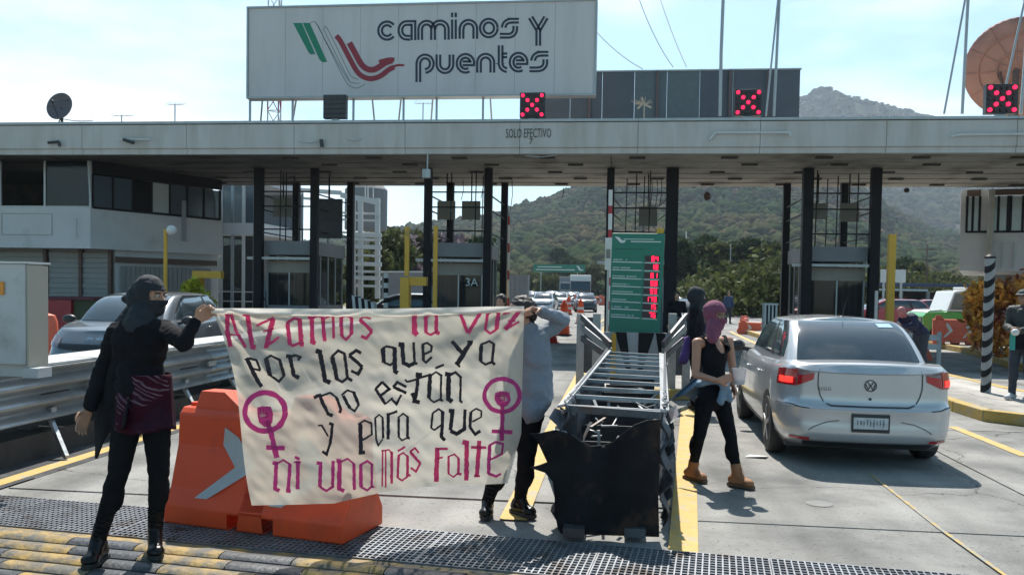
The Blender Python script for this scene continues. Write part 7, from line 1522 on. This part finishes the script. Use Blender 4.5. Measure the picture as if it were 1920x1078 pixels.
L_(fD, ink, (20, [(600, 130), (585, 285)]), (18, [(598, 132), (660, 90), (718, 130)]), (32, [(702, 120), (690, 372), (725, 405)]), (18, [(585, 282), (620, 300), (688, 250)]))
L_(fD, ink, (36, [(762, 105), (800, 108), (780, 305)]), (34, [(778, 308), (840, 340), (925, 288)]), (30, [(926, 92), (920, 300)])); L_(fD, ink, (28, [(985, 120), (975, 272)]), (16, [(983, 122), (1040, 85), (1092, 110), (1090, 170), (1000, 218)]), (26, [(974, 270), (1030, 345), (1082, 308)]))
L_(fC, pink2, (36, [(382, 578), (420, 582), (410, 840), (452, 862)]), (18, [(420, 592), (490, 550), (562, 592)]), (32, [(560, 588), (540, 860), (568, 868)])); L_(fC, pink2, (36, [(642, 558), (635, 845)]), (18, [(598, 572), (672, 572)]), (26, [(608, 518), (658, 542)]))
L_(fC, pink2, (34, [(828, 580), (870, 582), (860, 822)]), (22, [(858, 820), (930, 860), (990, 818)]), (30, [(996, 558), (990, 832)])); L_(fC, pink2, (38, [(1028, 555), (1062, 558), (1055, 842), (1108, 862)]), (18, [(1070, 572), (1140, 535), (1212, 592)]), (28, [(1206, 588), (1210, 852)]))
L_(fC, pink2, (34, [(1275, 600), (1275, 822)]), (20, [(1268, 602), (1340, 560), (1398, 602)]), (22, [(1386, 590), (1386, 820), (1414, 822)]), (20, [(1274, 820), (1340, 855), (1392, 812)]))
L_(fD, pink, (14, [(95, 500), (90, 872)]), (14, [(125, 500), (125, 882)]), (14, [(82, 512), (160, 500), (192, 542)]), (26, [(186, 520), (186, 842)])); L_(fD, pink, (24, [(256, 560), (245, 782)]), (16, [(248, 562), (300, 530), (352, 572)]), (24, [(346, 560), (346, 760), (378, 756)]), (16, [(244, 780), (290, 810), (348, 768)]), (20, [(248, 512), (322, 470)]))
L_(fD, pink, (18, [(462, 532), (420, 482), (368, 522)]), (26, [(372, 522), (478, 642)]), (20, [(476, 640), (430, 720), (378, 680)])); L_(fD, pink, (42, [(645, 478), (637, 800), (662, 802)]), (22, [(640, 490), (752, 490)]), (18, [(645, 592), (702, 575)]))
L_(fD, pink, (20, [(760, 570), (760, 742)]), (16, [(752, 572), (820, 545), (868, 592)]), (24, [(861, 588), (861, 740), (892, 746)]), (16, [(758, 740), (810, 775), (862, 732)])); L_(fD, pink, (42, [(902, 418), (945, 432), (940, 790), (962, 792)]))
L_(fD, pink, (38, [(1072, 408), (1046, 772)]), (26, [(988, 474), (1142, 480)]), (20, [(1018, 766), (1078, 766)])); L_(fD, pink2, (32, [(1176, 450), (1165, 742)]), (20, [(1174, 452), (1240, 422), (1312, 440), (1300, 542), (1180, 602)]), (24, [(1158, 740), (1240, 770), (1290, 740)]))
WOB = .30
ident = lambda x, y: bp(x, y, .004)
def symbol(c_, r_, wd, stem, bar_, fist):
    b = MB(); ribbon(b, arc(c_[0], c_[1], r_[0], r_[1], 0, 360, 48), wd, ident, step=4); ribbon(b, stem, wd*1.0, lambda x, y: bp(x, y, .0048), step=3); ribbon(b, bar_, wd*.9, lambda x, y: bp(x, y, .0052), step=3); b.poly([bp(x, y, .0056) for x, y in fist]); b.build('painted_symbol', pink2, ban, recalc=False)
    b = MB(); cx_ = sum(p[0] for p in fist)/len(fist); cy_ = sum(p[1] for p in fist)/len(fist)
    for k in range(4): ribbon(b, [(cx_-9+5.2*k, cy_-16), (cx_-8.5+5.2*k, cy_-6)], 1.1, lambda x, y: bp(x, y, .0065), step=3)
    ribbon(b, [(cx_-11, cy_-5), (cx_+4, cy_-6), (cx_+5, cy_+1), (cx_-7, cy_+2)], 1.1, lambda x, y: bp(x, y, .0065), step=3); b.build('fist_lines', mat('dark_pink', (.22, .02, .09), .8), ban, recalc=False)
symbol((497, 772), (38, 36), 10, [(500, 788), (508, 812), (519, 858)], [(499, 839), (534, 840)], [(482, 764), (492, 761), (508, 762), (512, 775), (511, 790), (506, 800), (496, 800), (486, 792), (483, 780)])
symbol((941.5, 741), (33, 31), 8, [(942, 757), (942, 785), (941, 826)], [(922, 808), (961, 810)], [(928, 737), (938, 733), (955, 735), (958, 750), (952, 760), (942, 764), (932, 758), (927, 748)])
# ============================================================ AIR
hz = MB().bx(-1700, 1900, -40, 2900, -1.1, 900).build('haze', mat('haze_dummy', (.5, .5, .5)), recalc=True)
hm = bpy.data.materials.new('haze_air'); hm.use_nodes = True; t = hm.node_tree; t.nodes.clear(); pv = N(t, 'ShaderNodeVolumePrincipled'); oo = N(t, 'ShaderNodeOutputMaterial'); pv.inputs['Density'].default_value = .00020; pv.inputs['Color'].default_value = (.70, .84, 1, 1); pv.inputs['Anisotropy'].default_value = .25
t.links.new(pv.outputs[0], oo.inputs['Volume']); hz.data.materials.clear(); hz.data.materials.append(hm); tag(hz, 'thin pale haze in the air over the road and hills', 'haze', kind='stuff')
S.cycles.volume_bounces = 0
